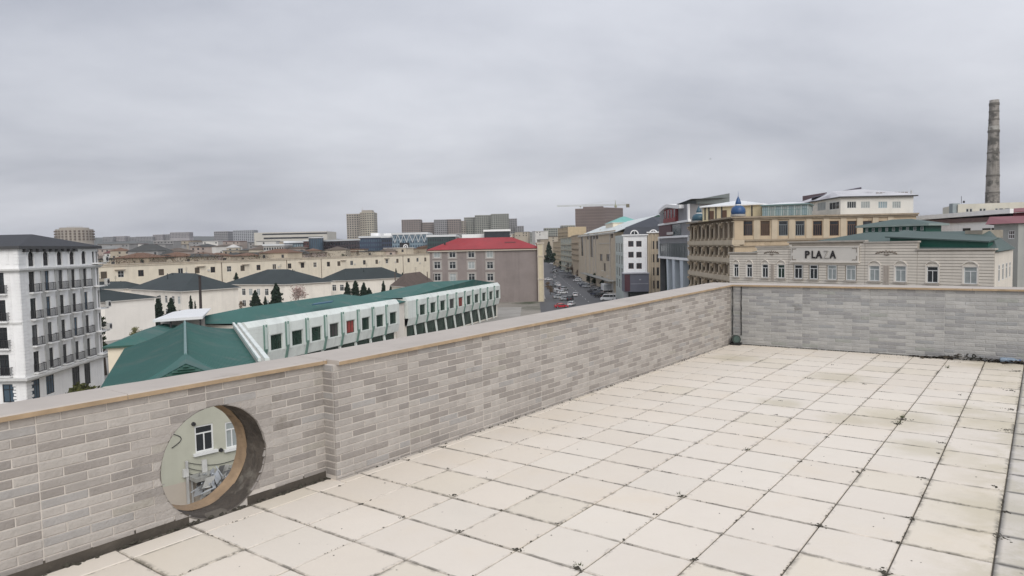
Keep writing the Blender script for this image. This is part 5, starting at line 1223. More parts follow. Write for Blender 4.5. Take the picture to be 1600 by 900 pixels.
while z < 1.2:                                   # stone courses, each standing a little proud
    segs = [(wl.s(a) + .02, min(wl.L, wl.s(b)) - .02) for a, b, y in steps if Z((a + b) / 2, y) > z + .16]
    for a, b in segs:
        if wl.s(1236) < (a + b) / 2 < wl.s(1350) and z > Z(1290, 410) - .2:
            for u0, u1 in ((a, wl.s(1238) - .05), (wl.s(1343) + .05, b)): wl.bar(mb, u0, u1, z, z + .235, .002, .05)
            continue
        cur = max(a, .03)
        for h in sorted(holes):
            if h[2] - .1 < z + .15 and h[3] + .02 > z and h[0] < b and h[1] > a:
                if h[0] - .14 > cur: wl.bar(mb, cur, h[0] - .14, z, z + .235, .002, .05)
                cur = h[1] + .14
        if b > cur: wl.bar(mb, cur, b, z, z + .235, .002, .05)
    z += .285
mb.build('stone_course', ivory, root, kind='stuff')
for k, (a, b, y) in enumerate(steps):
    zt = Z((a + b) / 2, y); mb = MB(); s0, s1 = max(0, wl.s(a)), min(wl.L, wl.s(b)); wl.bar(mb, s0 - .12, s1 + .08, zt + .003, zt + .16, -.45, .16 + .004 * k); mb.build('coping', mat('grey_coping', (.42, .385, .34), .9, .2, 1, streak=.2), root)
for k, h in enumerate(holes):
    a, b, c, d = h
    put_window(root, wl, a, b, c, d, wfr, (glass, glass, glass, gls_green, glass, glass, curtain, curtain, curtain, curtain, glass, curtain)[k], (.5, -1), (.74,), .075, inset=.09)
    m3 = MB(); wl.bar(m3, a - .16, b + .16, c - .16, c - .003, .0, .2); m3.build('sill', mat('grey_coping', (.42, .385, .34)), root)
    if k < 4 or k > 7:                            # little curved hood
        m3 = MB(); n = 8; w_ = (b - a) / 2 + .14; s = (a + b) / 2
        for q in range(n):
            f0, f1 = -1 + 2 * q / n, -1 + 2 * (q + 1) / n; g_ = lambda f: .42 * (math.cos(f * math.pi / 2) ** .8 if abs(f) < 1 else 0)
            z0, z1 = d + .08 + g_(f0), d + .08 + g_(f1)
            m3.hexa([wl.p(s + f0 * w_, z0 - .02, .13), wl.p(s + f1 * w_, z1 - .02, .13), wl.p(s + f1 * w_, z1 - .02, 0), wl.p(s + f0 * w_, z0 - .02, 0), wl.p(s + f0 * w_, z0 + .08, .13), wl.p(s + f1 * w_, z1 + .08, .13), wl.p(s + f1 * w_, z1 + .08, 0), wl.p(s + f0 * w_, z0 + .08, 0)])
        for e_ in (a - .13, b + .003): wl.bar(m3, e_, e_ + .13, c, d + .1, .0, .07)
        wl.bar(m3, a - .13, b + .13, d + .003, d + .07, .0, .09)
        m3.build('hood', ivory_t, root)
for k, h in enumerate(h2): put_window(root, w2, *h, wfr, glass, (), (.72,), .06, inset=.08)
for p0, p1 in ((1205, 1210), (1381, 1390.5)):    # reeded pilasters between windows
    m3 = MB(); s0, s1 = wl.s(p0), wl.s(p1); n = 4
    for q in range(n): wl.bar(m3, s0 + (s1 - s0) * q / n + .01, s0 + (s1 - s0) * (q + 1) / n - .02, zw0 - .3, zw1 + .05, .0, .1)
    m3.build('pilaster', mat('reeded_stone', (.44, .39, .34), .9, .15, 2), root)
# ornaments: a spread of leaves, drawn as small carved pieces
for pc, w_ in ((1206, 22), (1385.5, 32)):
    m3 = MB(); s0, s1 = wl.s(pc - w_ / 2), wl.s(pc + w_ / 2); zc_ = Z(pc, 394.5); hw_ = (s1 - s0) / 2; sc_ = (s0 + s1) / 2
    for side in (-1, 1):
        for q in range(7):
            f = (q + .5) / 7; c0 = Vector(wl.p(sc_ + side * hw_ * f, zc_ + .06 * math.sin(f * 5), .07)); d_ = (wl.d * side * .14 + Vector((0, 0, .1 if q % 2 else -.08))); m3.tube(c0, c0 + d_, 0.075, .03, 6)
    for q in range(5): c0 = Vector(wl.p(sc_ - .2 + .1 * q, zc_ - .2 - .03 * (2 - abs(q - 2)), .07)); m3.tube(c0, c0 + wl.d * .12, .06, .06, 6)
    c0 = Vector(wl.p(sc_, zc_ + .08, .07)); m3.tube(c0, c0 + Vector((0, 0, .16)), .07, .03, 8)
    m3.build('ornament', mat('dark_carving', (.22, .185, .15), .9, .3, 4), root)
# sign board
s0, s1 = wl.s(1238), wl.s(1343); zb0, zb1 = Z(1290, 408.2), Z(1290, 386)
mb = MB(); wl.bar(mb, s0, s1, zb0, zb1, .0, .22); sb = mb.build('sign_board', mat('sign_board', (.63, .60, .55), .85, .06, .8), root)
mb = MB(); wl.bar(mb, s0 - .1, s1 + .1, zb0 - .14, zb0 - .003, 0, .3); wl.bar(mb, s0 - .05, s1 + .05, zb1 + .003, zb1 + .1, 0, .28); mb.build('board_moulding', ivory_t, root, sb)
mb = MB()
for a, sx in ((s0 + .12, 1), (s1 - .12, -1)):
    for z_, sz in ((zb0 + .1, 1), (zb1 - .1, -1)):
        for q in range(5):
            c0 = Vector(wl.p(a + sx * (.06 + .11 * q), z_ + sz * (.05 + .03 * (q % 2)), .222)); mb.tube(c0, c0 + wl.n * .04, .05, .04, 6)
            c0 = Vector(wl.p(a + sx * .04, z_ + sz * (.09 + .09 * q), .222)); mb.tube(c0, c0 + wl.n * .04, .045, .035, 6)
mb.build('corner_ornament', mat('dark_carving', (.22, .185, .15)), root, sb)
lt = mat('black_letter', (.025, .022, .022), .5, .1, 2); lt2 = mat('worn_grey_letter', (.36, .34, .31), .7, .1, 2)
def letter(ch, s, z, h, wd, m, thick=.0):
    cu = bpy.data.curves.new('letter', 'FONT'); cu.body = ch; cu.size = 1; cu.extrude = .04; cu.offset = thick
    tmp = bpy.data.objects.new('letter', cu); COL.objects.link(tmp); bpy.context.view_layer.update()
    me = bpy.data.meshes.new_from_object(tmp.evaluated_get(bpy.context.evaluated_depsgraph_get())); bpy.data.objects.remove(tmp); bpy.data.curves.remove(cu)
    xs = [v.co.x for v in me.vertices]; ys = [v.co.y for v in me.vertices]; x0, x1, y0, y1 = min(xs), max(xs), min(ys), max(ys)
    for v in me.vertices:
        t = s + (v.co.x - x0) / (x1 - x0) * wd; q = wl.p(t, z + (v.co.y - y0) / (y1 - y0) * h, .26 + v.co.z); v.co = Vector(q) - root.location
    me.name = 'letter'; me.materials.clear(); me.materials.append(m); link('letter', me, sb)
zl0, zl1 = Z(1284, 403.6), Z(1284, 391.6)
for ch, a, b, m, th in (('P', 1260.4, 1267.2, lt, .03), ('L', 1270.6, 1276.2, lt, .03), ('A', 1276.8, 1287.0, lt, .03), ('Z', 1289.4, 1297.0, lt2, -.012), ('A', 1298.6, 1308.6, lt, .03)): letter(ch, wl.s(a), zl0, zl1 - zl0, wl.s(b) - wl.s(a), m, th)
# green roofs of that building
grn = mat('grey_green_metal', (.07, .105, .097), .6, .15, .35, wave=(2.5, .08, 'DIAGONAL')); grn_d = mat('deep_green_fascia', (.012, .085, .06), .55, .18, .5)
ins = lambda t, n, z: wl.p(t, z, -n)
zr0 = base_z + .1
mb = MB(); a0 = wl.s(1165); 
E = [ins(a0, .5, zr0), ins(wl.L + .3, .0, zr0), (C_[0] + .3, C_[1], zr0), (D_[0], D_[1], zr0)]
T_ = [ins(wl.s(1300), 6.5, at(1300, 364, 79).z), ins(wl.s(1505), 5.2, at(1515, 362, 73).z)]
mb.poly([E[0], E[1], T_[1], T_[0]]); mb.poly([E[1], E[2], T_[1]]); mb.poly([E[2], E[3], T_[0], T_[1]]); mb.poly([E[3], E[0], T_[0]]); mb.build('roof', grn, root)
# deep green fascia box stepping up behind the wall
wf2 = Wall(ins(wl.s(1377), 1.6, 0)[:2], ins(wl.s(1536), 1.0, 0)[:2]); 
mb = MB(); z0_, za_, zb_ = base_z + .2, at(1382, 366, 71).z, at(1540, 377, 64.5).z
wf2.bar(mb, 0, wf2.L, z0_, z0_ + .1, -.1, 0)
mb.hexa([wf2.p(0, z0_, 0), wf2.p(wf2.L, z0_ - .2, 0), wf2.p(wf2.L, z0_ - .2, -.8), wf2.p(0, z0_, -.8), wf2.p(0, za_ - .35, 0), wf2.p(wf2.L, zb_ - .1, 0), wf2.p(wf2.L, zb_ - .1, -.8), wf2.p(0, za_ - .35, -.8)]); mb.build('fascia', grn_d, root)
mb = MB(); mb.hexa([wf2.p(-.4, za_ - .345, .25), wf2.p(wf2.L + .2, zb_ - .095, .25), wf2.p(wf2.L + .1, zb_ + .2, -1.6), wf2.p(-.4, za_ + .3, -3), wf2.p(-.4, za_ - .22, .25), wf2.p(wf2.L + .2, zb_ + .02, .25), wf2.p(wf2.L + .1, zb_ + .32, -1.6), wf2.p(-.4, za_ + .42, -3)]); mb.build('roof', grn, root)
wp2 = Wall(ins(wl.s(1470), 4.6, 0)[:2], ins(wl.s(1500), 4.3, 0)[:2]); mb = MB(); zq = at(1480, 365, 70.5).z; wp2.bar(mb, 0, wp2.L, zq - .5, zq + .25, -3, 0); mb.build('patched_sheet', mat('tan_patch', (.30, .27, .22), .8, .4, 1), root)
# clerestory lantern with its own roof
mA, mB_ = gx(1349, 83), gx(1446, 77.3); wm = Wall(mA, mB_); zz0, zz1 = at(1420, 362, 79).z, at(1420, 352.5, 79).z
P4 = rect(mA, mB_, 3.6); cl = MB(); nw = 9
for k in range(4): Wall(P4[k], P4[(k + 1) % 4]).face(cl, zz0 - 1.2, zz1, [(wm.L * k / nw + .25, wm.L * (k + 1) / nw - .2, zz0 + .1, zz1 - .15) for k in range(nw)] if k == 0 else (), .12)
cl.build('clerestory_wall', grn_d, root)
for k in range(nw): put_window(root, wm, wm.L * k / nw + .25, wm.L * (k + 1) / nw - .2, zz0 + .1, zz1 - .15, mat('pale_frame', (.55, .57, .55)), glass if k % 3 else curtain, (.5,), (), .06, inset=.06)
hip_roof(root, P4, zz1 + .15, at(1440, 341, 79).z - zz1 - .15, .6, [grn, mat('pale_green_edge', (.25, .30, .28), .6, .2, 1)], 2.4, name='clerestory_roof')

# ------------------------------------------------------------------ grey building with maroon roof at the right edge
A, B = gx(1553, 92), gx(1591, 88); wl = Wall(A, B); C_ = (B[0] + 16, B[1] - 2); w2 = Wall(B, C_); pts = [A, B, C_, (C_[0] * 1.15 + 1, C_[1] * 1.15), (A[0] * 1.15 + 1, A[1] * 1.15)]
root = thing('house', 'grey rendered house with a maroon metal roof at the right edge', 'house', (*centre(pts), G)); zt = at(1560, 350, 91).z
h = [(wl.s(1575.5), wl.s(1585), at(1580, 373, 89).z, at(1580, 360, 89).z)]; shell(root, pts, G, zt, mat('light_grey_render', (.36, .365, .345), .9, .12, .5, streak=.15), {0: h}, cap=False)
put_window(root, wl, *h[0], white, mat('maroon_dark_glass', (.04, .022, .022), .3, .4, 2), (.33, .66), (.5,), .07, inset=.12)
maroon = mat('maroon_metal_roof', (.20, .06, .07), .6, .15, .4); mar_d = mat('deep_maroon', (.12, .022, .03), .6, .2, .5)
mb = MB(); E = [wl.p(-.9, zt, .5), wl.p(wl.L + .3, zt, .6), w2.p(w2.L, zt, .6), (*pts[3], zt), (*pts[4], zt)]; r0 = at(1583, 337, 93)
q1, q2_ = Vector(E[0]) + Vector((2.9, 3.5, r0.z - zt)), Vector(E[2]) + Vector((-1, 4, r0.z - zt))
mb.poly([E[0], E[1], E[2], q2_, q1]); mb.poly([E[4], E[0], q1]); mb.poly([E[3], E[4], q1, q2_]); mb.build('roof', maroon, root)
mb = MB(); q3, q4 = q1 + Vector((3.4, .3, -.1)), q2_ + Vector((0, .3, -.1)); z5 = at(1590, 326, 95).z; mb.hexa([q3, q4, q4 + Vector((3, 5, 0)), q3 + Vector((3.8, 5, 0)), (q3.x, q3.y, z5 - .5), (q4.x, q4.y, z5 - .1), (q4.x + 3, q4.y + 5, z5 - .1), (q3.x + 3.8, q3.y + 5, z5 - .5)]); mb.build('upper_storey', mar_d, root)
mb = MB(); mb.hexa([(q3.x - .3, q3.y - .5, z5 - .49), (q4.x, q4.y - .5, z5 - .09), (q4.x + 3, q4.y + 5, z5 + .3), (q3.x + 3.6, q3.y + 5, z5), (q3.x - .3, q3.y - .5, z5 - .38), (q4.x, q4.y - .5, z5 + .05), (q4.x + 3, q4.y + 5, z5 + .5), (q3.x + 3.6, q3.y + 5, z5 + .3)]); mb.build('roof', maroon, root)
# ------------------------------------------------------------------ factory and chimney
A, B = gx(1425, 150), gx(1579, 128); wl = Wall(A, B); pts = rect(A, B, 26)
root = thing('factory', 'white-roofed factory shed with a brown band behind the green roofs', 'factory', (*centre(pts), G))
Z = lambda p, y: wl.z(p, y)
z1, z2, z3 = Z(1500, 348), Z(1500, 341.5), Z(1500, 331)
hs = [(wl.s(p) - .9, wl.s(p) + .9, Z(p, 364), Z(p, 356.5)) for p in (1510, 1541)] + [(wl.s(1541) + 1.0, wl.s(1541) + 2.2, Z(1541, 364), Z(1541, 356.5))]
shell(root, pts, G, z1, white, {0: hs}, cap=False)
for h in hs: put_window(root, wl, *h, iron, glass, (.5,), (), .1)
mb = MB(); wl.bar(mb, 0, wl.L, z1 + .003, z2, -20, .25); mb.build('brown_band', mat('brown_band', (.17, .115, .11), .7, .2, .5), root)
mb = MB(); mb.hexa([wl.p(-3, z2, .6), wl.p(wl.L + .3, z2 + .5, .6), wl.p(wl.L + .3, z2 + .5, -20), wl.p(-3, z2, -20), wl.p(-3, z2 + .9, .6), wl.p(wl.L + .3, z3, .6), wl.p(wl.L + .3, z3 - .5, -20), wl.p(-3, z2 + .6, -20)]); mb.build('roof', white, root)
A, B = gx(1496, 172), gx(1640, 165); wl = Wall(A, B); pts = rect(A, B, 20)
root = thing('factory', 'cream factory block with small paired windows at the foot of the chimney', 'factory', (*centre(pts), G)); zt = at(1540, 317.5, 169).z
hs = []
for a, b in ((1508.5, 1513), (1514, 1518.5), (1529.5, 1534), (1535, 1539.5), (1554, 1558.5), (1560, 1567), (1569, 1577)): hs.append((wl.s(a), wl.s(b), at(a, 331.5, 171).z, at(a, 326, 171).z))
shell(root, pts, G, zt, mat('cream_block', (.64, .61, .52), .9, .1, .4, streak=.12), {0: hs})
for h in hs: put_window(root, wl, *h, mat('pale_frame', (.55, .57, .55)), glass, (), (), .1)
mb = MB(); v = at(1490, 327, 173); mb.hexa([v + Vector((x, y, z)) for z in (-1, 1.4) for x, y in ((-.6, -.6), (1.1, -.6), (1.1, .8), (-.6, .8))]); mb.build('roof_cabin', mat('grey_cabin', (.28, .32, .33), .7, .2, 1), root)
mb = MB(); v = at(1502, 318, 172); mb.tube(v, v + Vector((0, 0, 1.8)), .06, .05, 6); v = at(1506, 317, 172); mb.tube(v, v + Vector((0, 0, .5)), .25, .2, 8); mb.build('aerial', iron, root)
ch_m = mat('chimney_brick', (.29, .27, .245), .95, .5, .45, bump=.4, bscale=3, streak=.6, dark=((.11, .105, .095), .42, .50))
c0 = at(1550.5, 316, 260); top = at(1552, 156.5, 260); hc = top.z - G; rb, rt_ = 19.5 / 2 * 260 / FPX, 12.8 / 2 * 260 / FPX
root = thing('chimney', 'tall weathered brick factory chimney against the sky', 'chimney', (c0.x, c0.y, G))
vis_h = top.z - c0.z; rbase = rb + (rb - rt_) * (c0.z - G) / vis_h
mb = MB(); n = 34; prof = []
for k in range(n + 1):
    f = k / n; r = rbase + (rt_ - rbase) * f; prof.append((r * (1 + .012 * noise.noise((k * 1.7, 0, 0))), hc * f))
mb.lathe((c0.x, c0.y, G), prof, 24); mb.build('shaft', ch_m, root, smooth=True)
mb = MB()
for py, th, o in ((165, .9, .12), (176, .6, .06), (207, .8, .16), (240, .5, .1), (276, .6, .12), (302, .4, .1), (188, .4, .08)):
    z = at(1551, py, 260).z - G; r = rbase + (rt_ - rbase) * z / hc; mb.lathe((c0.x, c0.y, G), [(r + o, z), (r + o, z + th)], 24)
mb.build('band', mat('chimney_band', (.15, .14, .125), .9, .3, 1), root)
mb = MB(); z = at(1551, 201, 260).z - G; r = rbase + (rt_ - rbase) * z / hc; mb.lathe((c0.x, c0.y, G), [(r + .05, z - 1.2), (r + .06, z + .8)], 24); mb.build('painted_ring', mat('flaked_white_ring', (.42, .41, .38), .9, .35, .7, dark=((.2, .19, .17), .6, .5)), root)
mb = MB(); a_ = math.radians(-80)
for k in range(60): z = 20 + k * (hc - 21) / 60; r = rbase + (rt_ - rbase) * z / hc + .25; x, y = c0.x + r * math.cos(a_), c0.y + r * math.sin(a_); mb.box(x - .25, x + .25, y - .03, y + .03, G + z, G + z + .06)
mb.build('ladder', iron, root, kind='stuff')

# ------------------------------------------------------------------ mid-distance: office row, skyline
def flat_block(label, p0, p1, ytop, d, depth, m, cols=0, rows=0, gl=None, band=None, d1=None, cat='building', name='building', zb=None, pr=(.6, .56), tilt=0):
    A, B = gx(p0, d), gx(p1, d1 or d); wl = Wall(A, B); pts = rect(A, B, depth); zt = at((p0 + p1) / 2, ytop, ((d1 or d) + d) / 2).z
    root = thing(name, label, cat, (*centre(pts), G)); shell(root, pts, G if zb is None else zb, zt, m)
    if cols:
        mb = MB(); b0 = zt - rows * 3.1 - .6
        sides = [(wl, cols)] + [(Wall(pts[k], pts[(k + 1) % 4]), max(1, int(depth / max(wl.L / cols, .1)))) for k in (1, 3)]
        for w_, nc in sides:
            for r in range(rows):
                for k in range(nc):
                    s = w_.L * (k + .5) / nc; hw_ = w_.L / nc * pr[0] / 2; z = b0 + 3.1 * r + .7; w_.bar(mb, s - hw_, s + hw_, z, z + 3.1 * pr[1], .0, .04)
        mb.build('window', gl or glass, root, kind='stuff')
    if band:
        mb = MB(); wl.bar(mb, -.5, wl.L + .5, zt + .003, zt + band[0], -depth - .5, .8); mb.build('roof', band[1], root)
    return root, wl, zt
brg = mat('red_brown_cladding', (.12, .055, .05), .7, .25, .3); wband = mat('white_fascia', (.62, .64, .65), .6, .1, .2)
nav = mat('blue_grey_glazing', (.07, .095, .12), .25, .3, .1, spec=.5)
GD = 540
flat_block('red-brown office front left of the round glass tower', 475, 486, 377, GD, 20, brg, 3, 3, glass, (1, wband))
flat_block('blue glazed office front with a low white roof', 445, 474, 379.5, GD, 25, nav, 8, 3, gls_pale, (1.5, wband))
flat_block('pale office front with dark strip windows beside the blue one', 412, 444, 384, GD - 20, 20, greyw, 8, 2, glass, (1.2, wband))
c = gx(494.5, GD - 8); zt = at(494, 372.5, GD).z
root = thing('round_tower', 'round blue glass corner tower among the distant offices', 'building', (*c, G)); mb = MB(); mb.lathe((*c, G), [(5.2, 0), (5.2, zt - G)], 20); mb.build('drum', gls_blue, root)
mb = MB(); mb.lathe((*c, zt), [(5.6, 0.01), (5.6, .8)], 20); mb.build('roof', wband, root); mb = MB()
for k in range(20): a_ = 6.283 * k / 20; mb.box(c[0] + 5.25 * math.cos(a_) - .12, c[0] + 5.25 * math.cos(a_) + .12, c[1] + 5.25 * math.sin(a_) - .12, c[1] + 5.25 * math.sin(a_) + .12, G, zt)
mb.build('mullion', iron, root, kind='stuff')
flat_block('long dark red-brown office front with small bright window', 505, 562, 376.5, GD, 25, mat('dark_maroon_glazing', (.055, .04, .045), .3, .4, .15, spec=.5), 14, 3, glass, (1.1, wband), GD - 30)
flat_block('dark blue curved office front in the middle of the distant offices', 562, 597, 371.5, GD - 30, 25, mat('navy_glazing', (.035, .05, .085), .2, .4, .12, spec=.6), 10, 4, gls_blue, (1.2, wband))
flat_block('dark office front with pale balustrades left of the ring logo', 597, 614, 371.5, GD - 35, 20, mat('navy_glazing', (.035, .05, .085)), 5, 4, glass, (1.0, wband))
r_, wl, zt = flat_block('pale blue glass office with a white ring logo and raking struts', 613, 668, 366.5, GD - 38, 30, mat('pale_blue_glazing', (.20, .27, .32), .25, .3, .1, spec=.5), 14, 4, gls_blue, (1.4, wband))
mb = MB(); s = wl.s(634); z = at(634, 385.3, GD - 38).z; wl.bar(mb, s - 4.2, wl.s(640), z - 2.9, z + 2.7, .05, .5); lb = mb.build('logo_board', mat('logo_black', (.02, .02, .022), .5, .1, 1), r_)
mb = MB(); n = 24
for k in range(n):
    a0, a1 = 6.2832 * k / n, 6.2832 * (k + 1) / n; P_ = lambda r, a: wl.p(s + r * math.cos(a), z + r * math.sin(a), .56); mb.poly([P_(1.05, a0), P_(1.75, a0), P_(1.75, a1), P_(1.05, a1)]); mb.poly([wl.p(s, z, .57), P_(.5, a0), P_(.5, a1)])
mb.build('ring_logo', white, r_, lb)
mb = MB()
for k in range(6):
    s = wl.L * (k + .5) / 6
    for sg in (-1, 1): mb.tube(wl.p(s, zt - 5.5, .8), wl.p(s + sg * 2.0, zt, .8), .22, .22, 6)
mb.build('strut', wband, r_)
flat_block('dark green glass office with a white roof edge behind the red roof', 668, 712, 370, GD - 60, 30, mat('dark_green_glazing', (.03, .055, .055), .25, .4, .12, spec=.5), 12, 4, glass, (1.4, wband))
flat_block('white flat roof box above the pale blue glass office', 580, 592, 364, GD + 40, 20, white); flat_block('low white box on the long office roof', 600, 612, 364.5, GD + 60, 20, white)
flat_block('white-edged long roof level above the glass offices', 582, 655, 367.5, GD + 30, 20, white)
flat_block('white pavilion with a dark glass strip behind the red roof', 757, 797, 361.5, 420, 18, glass, 0, 0, None, (1.1, white)); flat_block('low white vault left of the pavilion behind the red roof', 722, 757, 366, 430, 18, white)
fargrey = mat('far_grey_concrete', (.27, .265, .27), .95, .15, .05); farbeige = mat('far_beige_concrete', (.36, .325, .28), .95, .15, .05); farbrown = mat('far_brown_concrete', (.26, .22, .20), .95, .15, .05); fargreen = mat('far_olive_concrete', (.27, .275, .24), .95, .15, .05)
farwin = mat('far_window', (.03, .032, .037), .5, .4, .1)
# tall residential tower
r_, wl, zt = flat_block('tall beige residential tower rising alone above the offices', 543, 566, 334, 1000, 24, farbeige, 6, 14, farwin)
r2_, wl2, zt2 = flat_block('taller right half of the lone beige tower', 564, 585.5, 331.5, 990, 26, mat('far_yellow_concrete', (.42, .39, .32), .95, .12, .05), 6, 15, farwin)
mb = MB(); wl2.bar(mb, 2, wl2.L - 3, zt2, zt2 + 3, -18, -3); v = Vector(wl2.p(2, zt2, -8)); mb.tube(v, v + Vector((0, 0, 9)), .3, .1, 6); mb.build('roof_room', farbeige, r2_)
for k in range(14): mb = MB(); z = zt2 - 3.1 * k - 1; wl2.bar(mb, .5, wl2.L * .42, z - .9, z, .05, 1.3); mb.build('balcony', farbeige, r2_)
sky_rows = [
 ('pinkish brown tower block left in the row of distant towers', 628.5, 658, 343, 1150, 26, farbrown, 8, 9),
 ('lower ribbed block second in the row of distant towers', 660, 679, 347.5, 1160, 22, farbrown, 6, 8),
 ('grey-brown ribbed block with a dark cornice in the distant row', 679, 699, 343, 1140, 24, fargrey, 6, 9),
 ('brown flat-topped block in the distant row', 699, 720, 342.5, 1150, 24, farbrown, 6, 9),
 ('pale narrow block between the brown and olive towers', 718, 728, 345, 1180, 22, farbeige, 3, 8),
 ('olive block stepping up in the distant row', 726, 745, 339.5, 1200, 24, fargreen, 6, 10),
 ('olive block with ragged top in the distant row', 743, 770, 336, 1190, 26, fargreen, 8, 11),
 ('tallest olive block at the right of the distant row', 768, 796, 334, 1180, 26, fargreen, 8, 11),
 ('grey block half hidden at the right end of the distant row', 795, 808.5, 341.5, 1210, 24, fargrey, 4, 9),
 ('low grey block at the right foot of the distant row', 806, 819, 353, 1200, 22, fargrey, 4, 5),
 ('dark slab tower alone over the left rooftops', 335.5, 357, 361.5, 1250, 24, fargrey, 7, 8),
 ('wide pale grey slab tower left of the long cream hall', 365.5, 397, 359.5, 1350, 26, mat('far_pale_grey', (.37, .38, .40), .95, .1, .05), 10, 9),
 ('ragged dark block beside the brown shell building', 878, 899, 352, 900, 26, fargreen, 6, 8),
 ('low olive block at the end of the street', 851, 878, 356, 1000, 26, fargreen, 8, 7),
 ('pale olive block far down left of the street end', 822, 838, 362.5, 1400, 24, fargreen, 5, 6),
 ('second pale block far down left of the street end', 836, 851, 363.5, 1420, 24, farbeige, 5, 6)]
for l, p0, p1, y, d, dep, m, c_, r_ in sky_rows: flat_block(l, p0, p1, y, d, dep, m, c_, r_, farwin)
# round beige block over the hotel
c = gx(118.5, 880); zt = at(118, 358.5, 880).z; root = thing('building', 'round-cornered beige concrete block rising over the hotel roof', 'building', (*c, G)); rr_ = 20.5
mb = MB(); mb.lathe((*c, G), [(rr_, 0), (rr_, zt - G)], 28); mb.build('wall', farbeige, root)
mb = MB()
for k in range(28):
    a_ = 6.283 * (k + .5) / 28
    for r in range(4): z = zt - 3.6 - 3.3 * r; x, y = c[0] + rr_ * math.cos(a_), c[1] + rr_ * math.sin(a_); mb.box(x - .9, x + .9, y - .9, y + .9, z, z + 1.9)
mb.build('window', mat('far_brown_window', (.14, .11, .09), .7, .3, .1), root, kind='stuff'); mb = MB(); mb.lathe((*c, zt), [(rr_ * .78, 0.01), (rr_ * .78, 2.0)], 20)
for k in range(8): mb.box(c[0] - 9 + k * 2.6, c[0] - 8.6 + k * 2.6, c[1], c[1] + .4, zt, zt + 4)
mb.build('roof_room', farbeige, root)
# long cream hall with dark strips
r_, wl, zt = flat_block('long low cream hall with dark window strips on the skyline', 398, 512, 362.5, 760, 40, mat('far_cream', (.52, .50, .45), .95, .12, .05))
for y1, y0, p0, p1 in ((366.5, 364.3, 411, 512), (373, 370.5, 413, 505)):
    mb = MB(); wl.bar(mb, wl.s(p0), wl.s(p1), at(450, y1, 760).z, at(450, y0, 760).z, .02, .2); mb.build('window_strip', farwin, r_)
# unfinished brown block, crane
r_, wl, zt = flat_block('unfinished brown concrete block under the crane', 899.5, 946, 325.5, 760, 30, mat('raw_brown_concrete', (.175, .14, .128), .95, .25, .08), 16, 9, mat('raw_openings', (.10, .08, .075), .95, .3, .1), None, 755, pr=(.5, .6))
flat_block('right wing of the unfinished brown block', 946, 974, 324.5, 755, 30, mat('raw_brown_concrete', (.175, .14, .128)), 9, 9, mat('raw_openings', (.10, .08, .075)), None, 775, pr=(.5, .6))
mb = MB(); wl.bar(mb, 8, wl.L - 2, zt, zt + 2.2, -20, -6); mb.build('roof_slab', mat('raw_brown_concrete', (.175, .14, .128)), r_)
b = at(962, 360, 800); root = thing('crane', 'tower crane with a long jib above the unfinished block', 'crane', (b.x, b.y, G))
cm = mat('crane_paint', (.30, .30, .20), .6, .2, .5); jz = at(940, 321.3, 800).z
def truss(p, q, h_, w_=1.0, n=20):
    p, q = Vector(p), Vector(q); d = (q - p) / n; up_ = Vector((0, 0, 1)) if abs(d.normalized().z) < .9 else Vector((1, 0, 0)); sd_ = d.normalized().cross(up_) * w_ / 2; up_ = up_ * h_
    for o in (sd_, -sd_, up_): mb.tube(p + o, q + o, .14, .14, 4)
    for k in range(n): a_ = p + d * k; mb.tube(a_ + sd_, a_ + d / 2 + up_, .08, .08, 3); mb.tube(a_ + d / 2 + up_, a_ + d + sd_, .08, .08, 3); mb.tube(a_ - sd_, a_ + d / 2 + up_, .08, .08, 3)
mb = MB(); truss((b.x, b.y, G), (b.x, b.y, jz), 1.6, 1.6, 24); mb.build('mast', cm, root)
l, r = at(870.5, 319.7, 800), at(983, 322.5, 800); mb = MB(); truss((l.x, l.y, jz), (b.x, b.y, jz), 1.3, 1.2, 30); truss((b.x, b.y, jz), (r.x, r.y, jz), 1.1, 1.2, 8); mb.build('jib', cm, root)
mb = MB(); tz = at(962, 313, 800).z; mb.tube((b.x, b.y, jz), (b.x, b.y, tz), .5, .2, 6); t_ = Vector((b.x, b.y, tz)); mb.tube(t_, (l.x * .6 + b.x * .4, l.y * .6 + b.y * .4, jz + 1.2), .07, .07, 4); mb.tube(t_, (r.x, r.y, jz + 1), .07, .07, 4); mb.build('tower_head', cm, root)
mb = MB(); v = Vector((r.x - 1.5, r.y, jz)); mb.box(v.x - 1.8, v.x + 1.8, v.y - 1, v.y + 1, jz - 2.6, jz + 1.2); mb.build('counterweight', mat('crane_weight', (.16, .14, .09), .9, .2, 1), root)
mb = MB(); v = at(907, 322, 800); mb.box(v.x - .8, v.x + .8, v.y - .6, v.y + .6, jz - 1.2, jz - .2); mb.tube((v.x, v.y, jz - 1), (v.x, v.y, jz - 5), .08, .08, 4); mb.box(v.x - .5, v.x + .5, v.y - .4, v.y + .4, jz - 6.2, jz - 5); mb.build('trolley', cm, root)
mb = MB(); mb.box(b.x - 1.2, b.x + 1.2, b.y - 2.4, b.y - .8, jz - 2.4, jz - .1); mb.build('cab', cm, root)
